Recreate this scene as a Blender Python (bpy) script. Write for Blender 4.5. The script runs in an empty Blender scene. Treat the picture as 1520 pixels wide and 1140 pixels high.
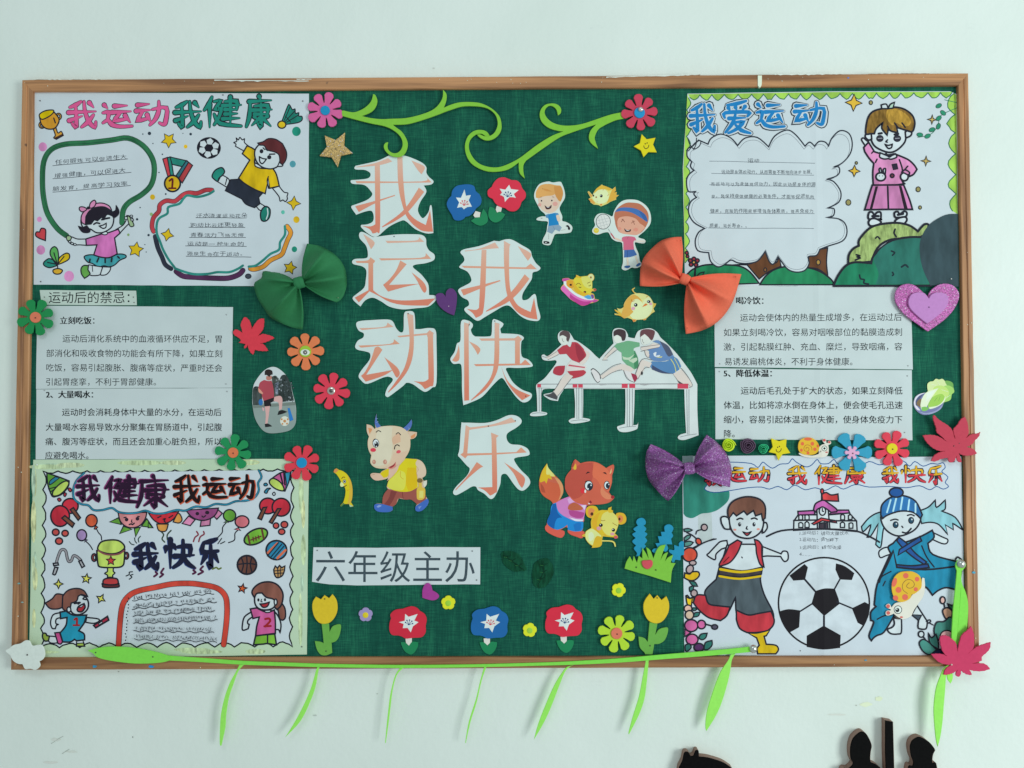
import bpy, bmesh, math, random
from mathutils import Vector, Matrix, noise
random.seed(7)
C = bpy.context.scene.collection
scn = bpy.context.scene

# ---------------------------------------------------------------- camera, light, exposure
CAM = Vector((0.033474, -1.192380, 1.440155))
FW = Vector((-0.00497195, 0.99949457, 0.0313987)); RI = Vector((0.99997967, 0.00509478, -0.00383339)); UP = Vector((0.00399142, -0.031379, 0.99949959))
cd = bpy.data.cameras.new('camera'); cam = bpy.data.objects.new('camera', cd); C.objects.link(cam)
cam.matrix_world = Matrix(((RI.x, UP.x, -FW.x, CAM.x), (RI.y, UP.y, -FW.y, CAM.y), (RI.z, UP.z, -FW.z, CAM.z), (0, 0, 0, 1)))
cd.sensor_width = 36; cd.lens = 36 * 1150 / 1520; cd.clip_start = .05; cd.clip_end = 100
scn.camera = cam
w = bpy.data.worlds.new('World'); scn.world = w; w.use_nodes = True
w.node_tree.nodes['Background'].inputs[0].default_value = (.73, .90, .955, 1)
w.node_tree.nodes['Background'].inputs[1].default_value = .505
def area(name, loc, aim, size, power, col):
    l = bpy.data.lights.new(name, 'AREA'); l.shape = 'RECTANGLE'; l.size, l.size_y = size; l.energy = power; l.color = col
    o = bpy.data.objects.new(name, l); C.objects.link(o); o.location = loc
    o.rotation_euler = (Vector(aim) - Vector(loc)).to_track_quat('-Z', 'Y').to_euler(); return o
area('window_light', (2.5, -2.1, 1.3), (0.2, 0, 1.4), (1.0, 1.3), 53, (.79, .95, .95))
area('ceiling_light', (-.3, -2.3, 3.1), (0, 0, 1.4), (1.2, .6), 11, (.76, .95, 1.0))
scn.view_settings.view_transform = 'Standard'; scn.view_settings.look = 'None'
scn.view_settings.exposure = 0; scn.view_settings.gamma = 1
KR, KG, KB = .61, .765, .83          # how a white surface in the middle of the board is lit

# ---------------------------------------------------------------- measuring: survey pixel -> point on the plane z metres in front of the wall
def P(x, y, z):
    d = FW + RI * ((x - 760) / 1150) + UP * ((570 - y) / 1150)
    return CAM + d * ((-z - CAM.y) / d.y)
BOARD, SHEET, INK, OVER, RIM = .008, .0088, .00884, .0125, .0166
BASE = [INK]                        # where the next marks on the sheet in hand begin

FOLD = P(1221, 800, SHEET).x
# ---------------------------------------------------------------- materials
def hexc(h):
    h = {'K': '20232e', 'W': 'b6cad2'}.get(h, h)
    if len(h) == 3: h = ''.join(c * 2 for c in h)
    return [int(h[i:i + 2], 16) for i in (0, 2, 4)]
def lin(v):
    v /= 255; return v / 12.92 if v <= .04045 else ((v + .055) / 1.055) ** 2.4
def albedo(h):
    r, g, b = hexc(h)
    return (min(lin(r) / KR, .9), min(lin(g) / KG, .9), min(lin(b) / KB, .9), 1)
MAT = {}
def mat(h, kind='ink'):
    k = (h, kind)
    if k in MAT: return MAT[k]
    m = bpy.data.materials.new(kind + '_' + str(h)); MAT[k] = m; m.use_nodes = True
    N, L = m.node_tree.nodes, m.node_tree.links
    b = N['Principled BSDF']; col = albedo(h) if isinstance(h, str) else h
    geo = N.new('ShaderNodeNewGeometry')
    amp, scale, stretch, rough, spec = {'ink': (.10, 60, (1, 1, 1), .6, .1), 'marker': (.30, 70, (1, 1, .35), .55, .12), 'pencil': (.45, 260, (1, 1, .3), .8, .1),
        'foam': (.05, 220, (1, 1, 1), .75, .25), 'paper': (.03, 30, (1, 1, 1), .75, .2), 'print': (.05, 40, (1, 1, 1), .45, .2),
        'text': (.25, 300, (1, 1, 1), .7, .05), 'plastic': (.02, 50, (1, 1, 1), .25, .5), 'glitter': (.1, 50, (1, 1, 1), .45, .5), 'metal': (.05, 50, (1, 1, 1), .25, .5)}[kind]
    mp = N.new('ShaderNodeMapping'); mp.inputs['Scale'].default_value = stretch; L.new(geo.outputs['Position'], mp.inputs['Vector'])
    if kind == 'marker': mp.inputs['Rotation'].default_value = (0, .5, 0)
    n = N.new('ShaderNodeTexNoise'); n.inputs['Scale'].default_value = scale; n.inputs['Detail'].default_value = 3; L.new(mp.outputs[0], n.inputs['Vector'])
    mr = N.new('ShaderNodeMapRange'); mr.inputs[1].default_value = .3; mr.inputs[2].default_value = .7; mr.inputs[3].default_value = 1 - amp; mr.inputs[4].default_value = 1 + amp * .6
    L.new(n.outputs[0], mr.inputs[0])
    hs = N.new('ShaderNodeHueSaturation'); hs.inputs['Color'].default_value = col; L.new(mr.outputs[0], hs.inputs['Value'])
    out = hs.outputs[0]
    if kind == 'glitter':
        v = N.new('ShaderNodeTexVoronoi'); v.inputs['Scale'].default_value = 900; L.new(geo.outputs['Position'], v.inputs['Vector'])
        sx = N.new('ShaderNodeSeparateXYZ'); L.new(v.outputs['Color'], sx.inputs[0])
        r1 = N.new('ShaderNodeMapRange'); r1.inputs[1].default_value = 0; r1.inputs[2].default_value = 1; r1.inputs[3].default_value = .45; r1.inputs[4].default_value = 1.55; L.new(sx.outputs[0], r1.inputs[0])
        r2 = N.new('ShaderNodeMapRange'); r2.inputs[1].default_value = .94; r2.inputs[2].default_value = .99; L.new(sx.outputs[1], r2.inputs[0])
        h2 = N.new('ShaderNodeHueSaturation'); L.new(out, h2.inputs['Color']); L.new(r1.outputs[0], h2.inputs['Value'])
        mx = N.new('ShaderNodeMix'); mx.data_type = 'RGBA'; L.new(r2.outputs[0], mx.inputs[0]); L.new(h2.outputs[0], mx.inputs[6]); mx.inputs[7].default_value = (.85, .75, .85, 1); out = mx.outputs[2]
        bp = N.new('ShaderNodeBump'); bp.inputs['Strength'].default_value = .6; bp.inputs['Distance'].default_value = .0006; L.new(sx.outputs[2], bp.inputs['Height']); L.new(bp.outputs[0], b.inputs['Normal'])
    if kind in ('paper', 'marker', 'foam', 'print', 'ink'):     # sheets lie a little wavy
        n2 = N.new('ShaderNodeTexNoise'); n2.inputs['Scale'].default_value = 7 if kind != 'foam' else 25; n2.inputs['Detail'].default_value = 2; L.new(geo.outputs['Position'], n2.inputs['Vector'])
        bp = N.new('ShaderNodeBump'); bp.inputs['Strength'].default_value = .6; bp.inputs['Distance'].default_value = .011 if kind != 'foam' else .0015
        hgt = n2.outputs[0]
        if kind != 'foam':      # the right-hand posters were folded once down the middle
            sp = N.new('ShaderNodeSeparateXYZ'); L.new(geo.outputs['Position'], sp.inputs[0])
            ma = N.new('ShaderNodeMath'); ma.operation = 'SUBTRACT'; L.new(sp.outputs[0], ma.inputs[0]); ma.inputs[1].default_value = FOLD
            mb = N.new('ShaderNodeMath'); mb.operation = 'ABSOLUTE'; L.new(ma.outputs[0], mb.inputs[0])
            mc = N.new('ShaderNodeMapRange'); mc.interpolation_type = 'LINEAR'; mc.inputs[2].default_value = .009; mc.inputs[3].default_value = .09; mc.inputs[4].default_value = 0; L.new(mb.outputs[0], mc.inputs[0])
            md = N.new('ShaderNodeMath'); md.operation = 'ADD'; L.new(mc.outputs[0], md.inputs[0]); L.new(hgt, md.inputs[1]); hgt = md.outputs[0]
        L.new(hgt, bp.inputs['Height']); L.new(bp.outputs[0], b.inputs['Normal'])
    L.new(out, b.inputs['Base Color']); b.inputs['Roughness'].default_value = rough; b.inputs['Specular IOR Level'].default_value = spec
    if kind == 'metal': b.inputs['Metallic'].default_value = .9
    return m
def ramp_mat(name, top, mid, low):   # printed colour running from top to bottom of one letter
    if name in MAT: return MAT[name]
    m = bpy.data.materials.new(name); MAT[name] = m; m.use_nodes = True; N, L = m.node_tree.nodes, m.node_tree.links
    t = N.new('ShaderNodeTexCoord'); s = N.new('ShaderNodeSeparateXYZ'); r = N.new('ShaderNodeValToRGB')
    L.new(t.outputs['Generated'], s.inputs[0]); L.new(s.outputs[2], r.inputs[0]); L.new(r.outputs[0], N['Principled BSDF'].inputs['Base Color'])
    e = r.color_ramp.elements; e[0].color = albedo(low); e[1].color = albedo(top); x = e.new(.62); x.color = albedo(mid); e[0].position = .15; e[-1].position = .98
    N['Principled BSDF'].inputs['Roughness'].default_value = .5; return m

# ---------------------------------------------------------------- objects
def thing(name, label, cat, px, py, z, group=None):
    o = bpy.data.objects.new(name, None); C.objects.link(o); o.empty_display_size = .01
    o.location = P(px, py, z); o['label'] = label; o['category'] = cat
    if group: o['group'] = group
    return o
def tag(o, label, cat, group=None):
    o['label'] = label; o['category'] = cat
    if group: o['group'] = group
    return o
def origin(o):
    v = Vector((0, 0, 0))
    while o is not None: v = v + o.location; o = o.parent
    return v
def mesh(name, verts, faces, mats, idx=None, parent=None, smooth=False, at=None):
    me = bpy.data.meshes.new(name); o0 = origin(parent)
    if at is None: at = sum((Vector(v) for v in verts), Vector()) / max(1, len(verts))
    me.from_pydata([Vector(v) - at for v in verts], [], faces)
    for m in (mats if isinstance(mats, list) else [mats]): me.materials.append(m)
    if idx: me.polygons.foreach_set('material_index', idx)
    if smooth: me.polygons.foreach_set('use_smooth', [True] * len(me.polygons))
    me.update()
    o = bpy.data.objects.new(name, me); C.objects.link(o); o.parent = parent; o.location = at - o0
    return o
def pts_of(s, fr=None, n=4, closed=True):
    """'x,y x,y! ...' -> smooth curve through the points; ! marks a sharp corner"""
    raw = [];
    for t in s.split():
        sh = t.endswith('!'); a, b = t.rstrip('!').split(','); raw.append((float(a), float(b), sh))
    if fr: raw = [(fr[0] + a / fr[2], fr[1] + b / fr[2], c) for a, b, c in raw]
    if n == 0 or len(raw) < 3: return [(a, b) for a, b, c in raw]
    m = len(raw); out = []
    for i in range(m if closed else m - 1):
        p1, p2 = raw[i], raw[(i + 1) % m]
        p0 = raw[(i - 1) % m] if (closed or i > 0) else p1
        p3 = raw[(i + 2) % m] if (closed or i < m - 2) else p2
        if p1[2]: p0 = p1
        if p2[2]: p3 = p2
        if p1[2] and p2[2]: out.append((p1[0], p1[1])); continue
        for k in range(n):
            t = k / n; t2, t3 = t * t, t * t * t
            out.append(tuple(.5 * (2 * p1[j] + (p2[j] - p0[j]) * t + (2 * p0[j] - 5 * p1[j] + 4 * p2[j] - p3[j]) * t2 + (3 * p1[j] - p0[j] - 3 * p2[j] + p3[j]) * t3) for j in (0, 1)))
    if not closed: out.append(raw[-1][:2])
    return out
def area2(p): return sum(p[i][0] * p[(i + 1) % len(p)][1] - p[(i + 1) % len(p)][0] * p[i][1] for i in range(len(p)))
def slab(name, pts, zb, zf, m, parent=None, at=None, bev=0):
    """a cut sheet: outline at its front face, its own thickness back to zb"""
    if area2(pts) > 0: pts = pts[::-1]          # anticlockwise as seen from the front
    F = [P(x, y, zf) for x, y in pts]; n = len(F)
    dz = Vector((0, zf - zb, 0))
    if bev:
        G = []
        for i in range(n):
            a, b, c = F[i - 1], F[i], F[(i + 1) % n]
            t = (c - a); t = t.normalized() if t.length > 1e-9 else Vector((1, 0, 0)); nn = Vector((-t.z, 0, t.x))
            G.append(b + nn * bev)
        V = G + [f + Vector((0, bev, 0)) for f in F] + [f + dz for f in F]; rings = 3
    else: V = F + [f + dz for f in F]; rings = 2
    fs = [list(range(n))]
    for r in range(rings - 1):
        for i in range(n):
            j = (i + 1) % n; fs.append([r * n + j, r * n + i, r * n + n + i, r * n + n + j])
    fs.append([rings * n - n + i for i in range(n)][::-1])
    return mesh(name, V, fs, m, parent=parent, at=at)

class Ink:
    """flat print and marker work on one sheet; every stroke lies a hair above the one before"""
    def __init__(s, fr=(0, 0, 1), z=None, kind='ink', step=8e-6):
        s.fr = fr; s.z = z or BASE[0]; s.kind = kind; s.step = step; s.V = []; s.F = []; s.lw = 1.55 if kind in ('ink', 'marker') else 1; s.I = []; s.M = []
    def mi(s, h, kind=None):
        m = mat(h, kind or s.kind)
        if m not in s.M: s.M.append(m)
        return s.M.index(m)
    def poly(s, p, h, kind=None):
        if len(p) < 3: return
        if area2(p) > 0: p = p[::-1]
        b = len(s.V); s.V += [P(x, y, s.z) for x, y in p]; s.F.append(list(range(b, b + len(p)))); s.I.append(s.mi(h, kind)); s.z += s.step
    def line(s, p, w, h, closed=False, kind=None, taper=False):
        q = [p[0]]
        for a in p[1:]:
            if math.dist(a, q[-1]) > .05: q.append(a)
        if closed and math.dist(q[0], q[-1]) < .05: q.pop()
        n = len(q)
        if n < 2: return
        b = len(s.V); mi = s.mi(h, kind); r = w / 2
        for i in range(n):
            a = q[i - 1] if (i or closed) else q[0]; c = q[(i + 1) % n] if (i < n - 1 or closed) else q[-1]
            d0 = (q[i][0] - a[0], q[i][1] - a[1]); d1 = (c[0] - q[i][0], c[1] - q[i][1])
            l0 = math.hypot(*d0) or 1; l1 = math.hypot(*d1) or 1
            tx, ty = d0[0] / l0 + d1[0] / l1, d0[1] / l0 + d1[1] / l1; l = math.hypot(tx, ty)
            if l < 1e-6: tx, ty, l = d1[0], d1[1], l1
            tx /= l; ty /= l; rr = r
            if 0 < i < n - 1 or closed: rr = r / max(.6, l / 2)
            if taper: rr *= 1.15 - .45 * abs(2 * i / (n - 1) - 1) if taper == 1 else 1.2 - .8 * i / (n - 1)
            x, y = q[i]; s.V += [P(x - ty * rr, y + tx * rr, s.z), P(x + ty * rr, y - tx * rr, s.z)]
        for i in range(n if closed else n - 1):
            j = (i + 1) % n; s.F.append([b + 2 * i, b + 2 * j, b + 2 * j + 1, b + 2 * i + 1]); s.I.append(mi)
        if not closed and w > 1.1:
            for k, (x, y) in enumerate((q[0], q[-1])):
                rr = r * (.7 if taper == 1 else (1.2 if k == 0 else .4) if taper else 1); b = len(s.V)
                s.V += [P(x + rr * math.cos(t * math.pi / 4), y - rr * math.sin(t * math.pi / 4), s.z + .3 * s.step * (k + 1)) for t in range(8)]
                s.F.append(list(range(b, b + 8))); s.I.append(mi)
        s.z += s.step
    def ell(s, cx, cy, rx, ry, h, w=0, rot=0, lc='K', kind=None):
        n = 60 if max(rx, ry) > 25 else 24 if max(rx, ry) > 3 else 10
        p = []
        for i in range(n):
            t = 2 * math.pi * i / n; a, b = rx * math.cos(t), ry * math.sin(t); c, d = math.cos(rot), math.sin(rot)
            p.append((cx + a * c - b * d, cy + a * d + b * c))
        if h != '-': s.poly(p, h, kind)
        if w: s.line(p, w, lc, True)
    def star(s, cx, cy, r, n, rot, inner, h, w=0, lc='K'):
        p = []
        for i in range(2 * n):
            t = math.radians(rot) + math.pi * i / n; q = r if i % 2 == 0 else r * inner; p.append((cx + q * math.sin(t), cy - q * math.cos(t)))
        if h != '-': s.poly(p, h)
        if w: s.line(p, w, lc, True)
    def run(s, txt, fr=None):
        """one drawing command a line, in the close-up frame fr = (x0, y0, scale)"""
        fr = fr or s.fr; k = fr[2]
        for ln in txt.strip().splitlines():
            t = ln.split()
            if not t or t[0][0] == '#': continue
            c = t[0]; kind = None
            if ':' in t[1]: t[1], kind = t[1].split(':')
            if c == 'F': s.poly(pts_of(' '.join(t[2:]), fr), t[1], kind)
            elif c == 'O':
                p = pts_of(' '.join(t[3:]), fr)
                if t[1] != '-': s.poly(p, t[1], kind)
                s.line(p, float(t[2]) * s.lw, 'K', True)
            elif c == 'L': s.line(pts_of(' '.join(t[3:]), fr, closed=False), float(t[2]) * (s.lw if float(t[2]) < 2.5 else 1), t[1], kind=kind)
            elif c == 'T': s.line(pts_of(' '.join(t[3:]), fr, closed=False), float(t[2]), t[1], kind=kind, taper=2)
            elif c == 'C':
                v = [float(q) for q in t[3].split(',')]
                s.ell(fr[0] + v[0] / k, fr[1] + v[1] / k, v[2] / k, v[3] / k, t[1], float(t[2]) * s.lw, v[4] if len(v) > 4 else 0, kind=kind)
            elif c == 'S':
                v = [float(q) for q in t[3].split(',')]
                s.star(fr[0] + v[0] / k, fr[1] + v[1] / k, v[2] / k, int(v[3]), v[4], v[5], t[1], float(t[2]) * s.lw)
        return s
    def build(s, name, parent, label=None):
        o = mesh(name, s.V, s.F, s.M, s.I, parent)
        if label: o['label'] = label
        if name in STUFF: o['kind'] = 'stuff'
        return o
STUFF = ('dot_drawings', 'squiggle_drawings', 'circle_drawings', 'ruled_lines', 'goal_drawing')
def F(x0, y0, w): return (x0, y0, 1520 / w)
def draw(name, parent, fr, txt, z=None, kind='ink', label=None, step=8e-6):
    return Ink(fr, z, kind, step).run(txt).build(name, parent, label)

# ---------------------------------------------------------------- printed and handwritten lines (built-in font, cut to flat glyph shapes)
def glyph_text(name, parent, lines, h='10161c', z=None, thin=0, jit=0, res=2, kind='text', shear=0):
    """lines: (text, x, y, size, pitch, slope)"""
    V, Fc, k = [], [], 0; z = z or BASE[0]
    for (txt, x, y, size, pitch, slope) in lines:
        cu = bpy.data.curves.new('t', 'FONT'); cu.offset = thin; cu.resolution_u = res
        cu.space_character = 1; cu.body = txt
        if shear: cu.shear = shear
        ob = bpy.data.objects.new('t', cu); C.objects.link(ob)
        bpy.context.view_layer.update()
        me = ob.evaluated_get(bpy.context.evaluated_depsgraph_get()).to_mesh()
        b = len(V); rnd = {}
        for v in me.vertices:
            u, t = v.co.x, v.co.y; ci = int(u + .02)
            if jit:
                if ci not in rnd: rnd[ci] = (random.uniform(-.1, .1) * jit, random.uniform(-.15, .15) * jit, random.uniform(-.25, .25) * jit, random.uniform(.8, 1.05))
                dx, dy, sh, sc = rnd[ci]; lu = u - ci - .5; t = t * sc + dy + lu * sh; u = ci + .5 + lu * sc + dx + (t - .4) * sh * .6
            X = x + u * pitch; Y = y + u * pitch * slope - t * size
            V.append(P(X, Y, z))
        Fc += [[b + i for i in p.vertices] for p in me.polygons]
        bpy.data.objects.remove(ob); bpy.data.curves.remove(cu)
    o = mesh(name, V, Fc, mat(h, kind), parent=parent); o['kind'] = 'stuff'; return o

HAN = {
 '我': '46,4 28,16 8,24|4,42 96,38|28,18 30,88 16,80|6,70 50,54|56,4 60,40 74,76 92,92 96,74|88,50 70,74 48,92|74,8 88,24',
 '运': '42,14 82,12|34,38 94,34|62,38 44,68 84,62|76,50 92,76|10,10 20,22|6,40 24,38 20,68|6,78 22,68 34,84 60,92 98,90',
 '动': '8,20 42,16|4,42 46,38|24,42 10,76 42,68|36,56 46,82|52,36 92,30 90,80 84,92 72,86|70,6 70,40 60,72 44,94',
 '健': '22,4 14,26 2,44|16,26 16,96|28,18 44,16 32,40 46,40 40,66 28,88|28,56 44,84 98,92|56,18 86,17 86,42|50,30 98,28|56,42 86,42|56,56 88,54|50,70 94,68|70,4 70,84',
 '康': '50,2 56,12|14,18 94,14|18,18 16,60 4,94|34,32 80,30 80,56|26,44 96,42|34,56 80,56|57,24 57,90 46,84|34,64 42,70|52,68 24,90|80,62 66,70|60,66 92,92',
 '爱': '82,4 50,12 18,16|22,24 28,32|46,22 50,30|78,20 68,32|10,52 12,38 90,36 86,48|24,54 80,52|46,42 36,68 12,94|40,66 72,64 50,84 22,96|46,72 66,88 96,96',
 '快': '20,4 20,96|6,30 4,46|30,24 38,36|44,28 84,26 84,56|34,58 98,54|62,6 62,56 52,78 30,94|64,58 76,80 98,94',
 '乐': '84,6 56,14 24,18|24,18 18,48 90,44|56,26 56,92 42,82|32,60 12,86|74,58 92,80'}
def lettering(name, parent, chars, layers, z=None, label=None):
    """brush lettering, one part a character: chars = (character, x0, y0, x1, y1); layers = (colour, width, dx, dy) bottom to top"""
    for ci, (c, x0, y0, x1, y1) in enumerate(chars):
        k = Ink(z=(z or BASE[0]) + 3e-6 * (ci % 3), step=1.2e-5)
        for (h, w, dx, dy) in layers:
            for st in HAN[c].split('|'):
                p = pts_of(st, None, 3, False)
                p = [(x0 + dx + a / 100 * (x1 - x0), y0 + dy + b / 100 * (y1 - y0)) for a, b in p]
                if '/' in h:      # upper half one colour, lower half the other
                    up, lo = h.split('/'); ym = (y0 + y1) / 2 + 2
                    if len(p) == 2: p = [(p[0][0] + (p[1][0] - p[0][0]) * i / 4, p[0][1] + (p[1][1] - p[0][1]) * i / 4) for i in range(5)]
                    a = [q for q in p if q[1] < ym]; b = [q for q in p if q[1] >= ym - 3]
                    if len(a) > 1: k.line(a, w, up)
                    if len(b) > 1: k.line(b, w, lo)
                else: k.line(p, w, h, taper=1 if len(p) > 2 else 2 if w > 4 else False)
        k.build('lettered_character', parent, label)
def scallop(pts, depth, per=1, n=6):
    """arcs between cusps, bulging to the right-hand side of the direction of travel"""
    out = []
    for i in range(len(pts) - 1):
        (ax, ay), (bx, by) = pts[i], pts[i + 1]; dx, dy = bx - ax, by - ay
        for k in range(n):
            t = k / n; q = math.sin(math.pi * t) * depth * random.uniform(.85, 1.15) if 0 < k else 0
            l = math.hypot(dx, dy); out.append((ax + dx * t - dy / l * q, ay + dy * t + dx / l * q))
    return out
def steps(ax, ay, bx, by, n): return [(ax + (bx - ax) * i / n + (random.uniform(-2, 2) if 0 < i < n else 0) * (1 if abs(bx - ax) > abs(by - ay) else 0), ay + (by - ay) * i / n + (random.uniform(-2, 2) if 0 < i < n else 0) * (0 if abs(bx - ax) > abs(by - ay) else 1)) for i in range(n + 1)]
def pin(parent, x, y, z, r=1.3, h='3a3538'):
    V, fs = [], []; c = P(x, y, z); R = r * .00103
    for k, (rr, yy) in enumerate(((1, 0), (.9, -.5), (.5, -.9))):
        V += [c + Vector((R * rr * math.cos(t * math.pi / 4), yy * R, R * rr * math.sin(t * math.pi / 4))) for t in range(8)]
    for k in range(2):
        for i in range(8): fs.append([8 * k + i, 8 * k + (i + 1) % 8, 8 * k + 8 + (i + 1) % 8, 8 * k + 8 + i])
    fs.append(list(range(16, 24)))
    return mesh('pin', V, fs, mat(h, 'plastic'), parent=parent, smooth=False)
# ================================================================ the wall and the notice board
def nt(name):
    m = bpy.data.materials.new(name); m.use_nodes = True; return m, m.node_tree.nodes, m.node_tree.links, m.node_tree.nodes['Principled BSDF']
m_wall, N, L, b = nt('painted_wall')
g = N.new('ShaderNodeNewGeometry'); n1 = N.new('ShaderNodeTexNoise'); n1.inputs['Scale'].default_value = 3.2; n1.inputs['Detail'].default_value = 3; L.new(g.outputs['Position'], n1.inputs['Vector'])
cr = N.new('ShaderNodeValToRGB'); e = cr.color_ramp.elements; e[0].position = .3; e[0].color = (.83, .84, .755, 1); e[1].position = .7; e[1].color = (.905, .90, .82, 1); L.new(n1.outputs[0], cr.inputs[0])
# a few scuffs and yellow spots, each with its own outline
n2 = N.new('ShaderNodeTexNoise'); n2.inputs['Scale'].default_value = 9; n2.inputs['Detail'].default_value = 5; n2.inputs['Roughness'].default_value = .7
mp = N.new('ShaderNodeMapping'); mp.inputs['Scale'].default_value = (1, 1, 2.5); mp.inputs['Location'].default_value = (3.1, 0, .4); L.new(g.outputs['Position'], mp.inputs[0]); L.new(mp.outputs[0], n2.inputs['Vector'])
r2 = N.new('ShaderNodeMapRange'); r2.inputs[1].default_value = .66; r2.inputs[2].default_value = .80; r2.inputs[4].default_value = .35; L.new(n2.outputs[0], r2.inputs[0])
mx = N.new('ShaderNodeMix'); mx.data_type = 'RGBA'; L.new(r2.outputs[0], mx.inputs[0]); L.new(cr.outputs[0], mx.inputs[6]); mx.inputs[7].default_value = (.52, .53, .50, 1)
L.new(mx.outputs[2], b.inputs['Base Color']); b.inputs['Roughness'].default_value = .55; b.inputs['Specular IOR Level'].default_value = .3
n3 = N.new('ShaderNodeTexNoise'); n3.inputs['Scale'].default_value = 5; n3.inputs['Detail'].default_value = 8; n3.inputs['Roughness'].default_value = .55; L.new(g.outputs['Position'], n3.inputs['Vector'])
bp = N.new('ShaderNodeBump'); bp.inputs['Strength'].default_value = .5; bp.inputs['Distance'].default_value = .010; L.new(n3.outputs[0], bp.inputs['Height'])
n4 = N.new('ShaderNodeTexNoise'); n4.inputs['Scale'].default_value = 150; n4.inputs['Detail'].default_value = 3; L.new(g.outputs['Position'], n4.inputs['Vector'])
bq = N.new('ShaderNodeBump'); bq.inputs['Strength'].default_value = .5; bq.inputs['Distance'].default_value = .0006; L.new(n4.outputs[0], bq.inputs['Height']); L.new(bp.outputs[0], bq.inputs['Normal']); L.new(bq.outputs[0], b.inputs['Normal'])

m_cloth, N, L, b = nt('green_cloth')
g = N.new('ShaderNodeNewGeometry')
def streak(sc, scale, det=2):
    mp = N.new('ShaderNodeMapping'); mp.inputs['Scale'].default_value = sc; L.new(g.outputs['Position'], mp.inputs[0])
    n = N.new('ShaderNodeTexNoise'); n.inputs['Scale'].default_value = scale; n.inputs['Detail'].default_value = det; L.new(mp.outputs[0], n.inputs['Vector']); return n.outputs[0]
h1 = streak((.04, 1, 1), 1300); v1 = streak((1, 1, .04), 1300); big = streak((1, 1, 1), 6, 3); bx = streak((1, 1, .3), 60, 2)
def mth(op, a, b_):
    n = N.new('ShaderNodeMath'); n.operation = op
    for i, q in enumerate((a, b_)):
        if isinstance(q, (int, float)): n.inputs[i].default_value = q
        else: L.new(q, n.inputs[i])
    return n.outputs[0]
wv = mth('ADD', mth('MULTIPLY', h1, .55), mth('MULTIPLY', v1, mth('ADD', mth('MULTIPLY', bx, .9), .1)))
wv = mth('ADD', wv, mth('MULTIPLY', big, .08))
cr = N.new('ShaderNodeValToRGB'); e = cr.color_ramp.elements
e[0].position = .18; e[0].color = albedo('06332c'); e[1].position = .94; e[1].color = albedo('226e54'); x = e.new(.56); x.color = albedo('0f4a3e')
L.new(wv, cr.inputs[0]); L.new(cr.outputs[0], b.inputs['Base Color']); b.inputs['Roughness'].default_value = .85; b.inputs['Specular IOR Level'].default_value = .15
bp = N.new('ShaderNodeBump'); bp.inputs['Strength'].default_value = .5; bp.inputs['Distance'].default_value = .0008; L.new(wv, bp.inputs['Height']); L.new(bp.outputs[0], b.inputs['Normal'])

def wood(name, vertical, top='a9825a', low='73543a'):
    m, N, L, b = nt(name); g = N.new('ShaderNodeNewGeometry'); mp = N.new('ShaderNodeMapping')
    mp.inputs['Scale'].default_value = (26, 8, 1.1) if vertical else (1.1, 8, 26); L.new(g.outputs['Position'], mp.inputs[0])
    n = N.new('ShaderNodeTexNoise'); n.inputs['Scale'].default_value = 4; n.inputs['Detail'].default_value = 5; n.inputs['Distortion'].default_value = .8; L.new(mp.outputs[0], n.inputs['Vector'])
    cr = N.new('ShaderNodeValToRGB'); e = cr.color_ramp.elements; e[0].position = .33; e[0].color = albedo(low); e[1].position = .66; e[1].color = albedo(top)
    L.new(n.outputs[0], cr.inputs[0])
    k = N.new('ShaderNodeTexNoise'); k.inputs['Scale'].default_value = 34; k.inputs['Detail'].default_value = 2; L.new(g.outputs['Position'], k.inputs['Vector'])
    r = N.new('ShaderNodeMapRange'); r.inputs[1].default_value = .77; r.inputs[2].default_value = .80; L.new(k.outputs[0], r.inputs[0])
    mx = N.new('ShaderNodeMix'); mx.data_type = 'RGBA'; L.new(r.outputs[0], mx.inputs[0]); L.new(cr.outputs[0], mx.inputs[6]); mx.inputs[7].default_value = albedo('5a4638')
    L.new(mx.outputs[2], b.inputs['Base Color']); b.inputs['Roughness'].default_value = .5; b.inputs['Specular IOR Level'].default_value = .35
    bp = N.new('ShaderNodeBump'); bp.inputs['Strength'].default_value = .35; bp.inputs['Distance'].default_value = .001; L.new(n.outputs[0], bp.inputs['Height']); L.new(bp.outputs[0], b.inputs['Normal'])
    return m
mesh('wall', [(-4, 0, -.2), (4, 0, -.2), (4, 0, 3.6), (-4, 0, 3.6), (-4, .12, -.2), (4, .12, -.2), (4, .12, 3.6), (-4, .12, 3.6)],
     [[0, 1, 2, 3], [5, 4, 7, 6], [1, 5, 6, 2], [4, 0, 3, 7], [3, 2, 6, 7], [4, 5, 1, 0]], m_wall)['kind'] = 'structure'

board = thing('notice_board', 'large wooden framed notice board covered in dark green woven cloth', 'notice board', 740, 992, 0)
slab('cloth_panel', [(40, 124), (1430, 116), (1444, 984), (28, 986)], .0005, BOARD, m_cloth, board)
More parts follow.
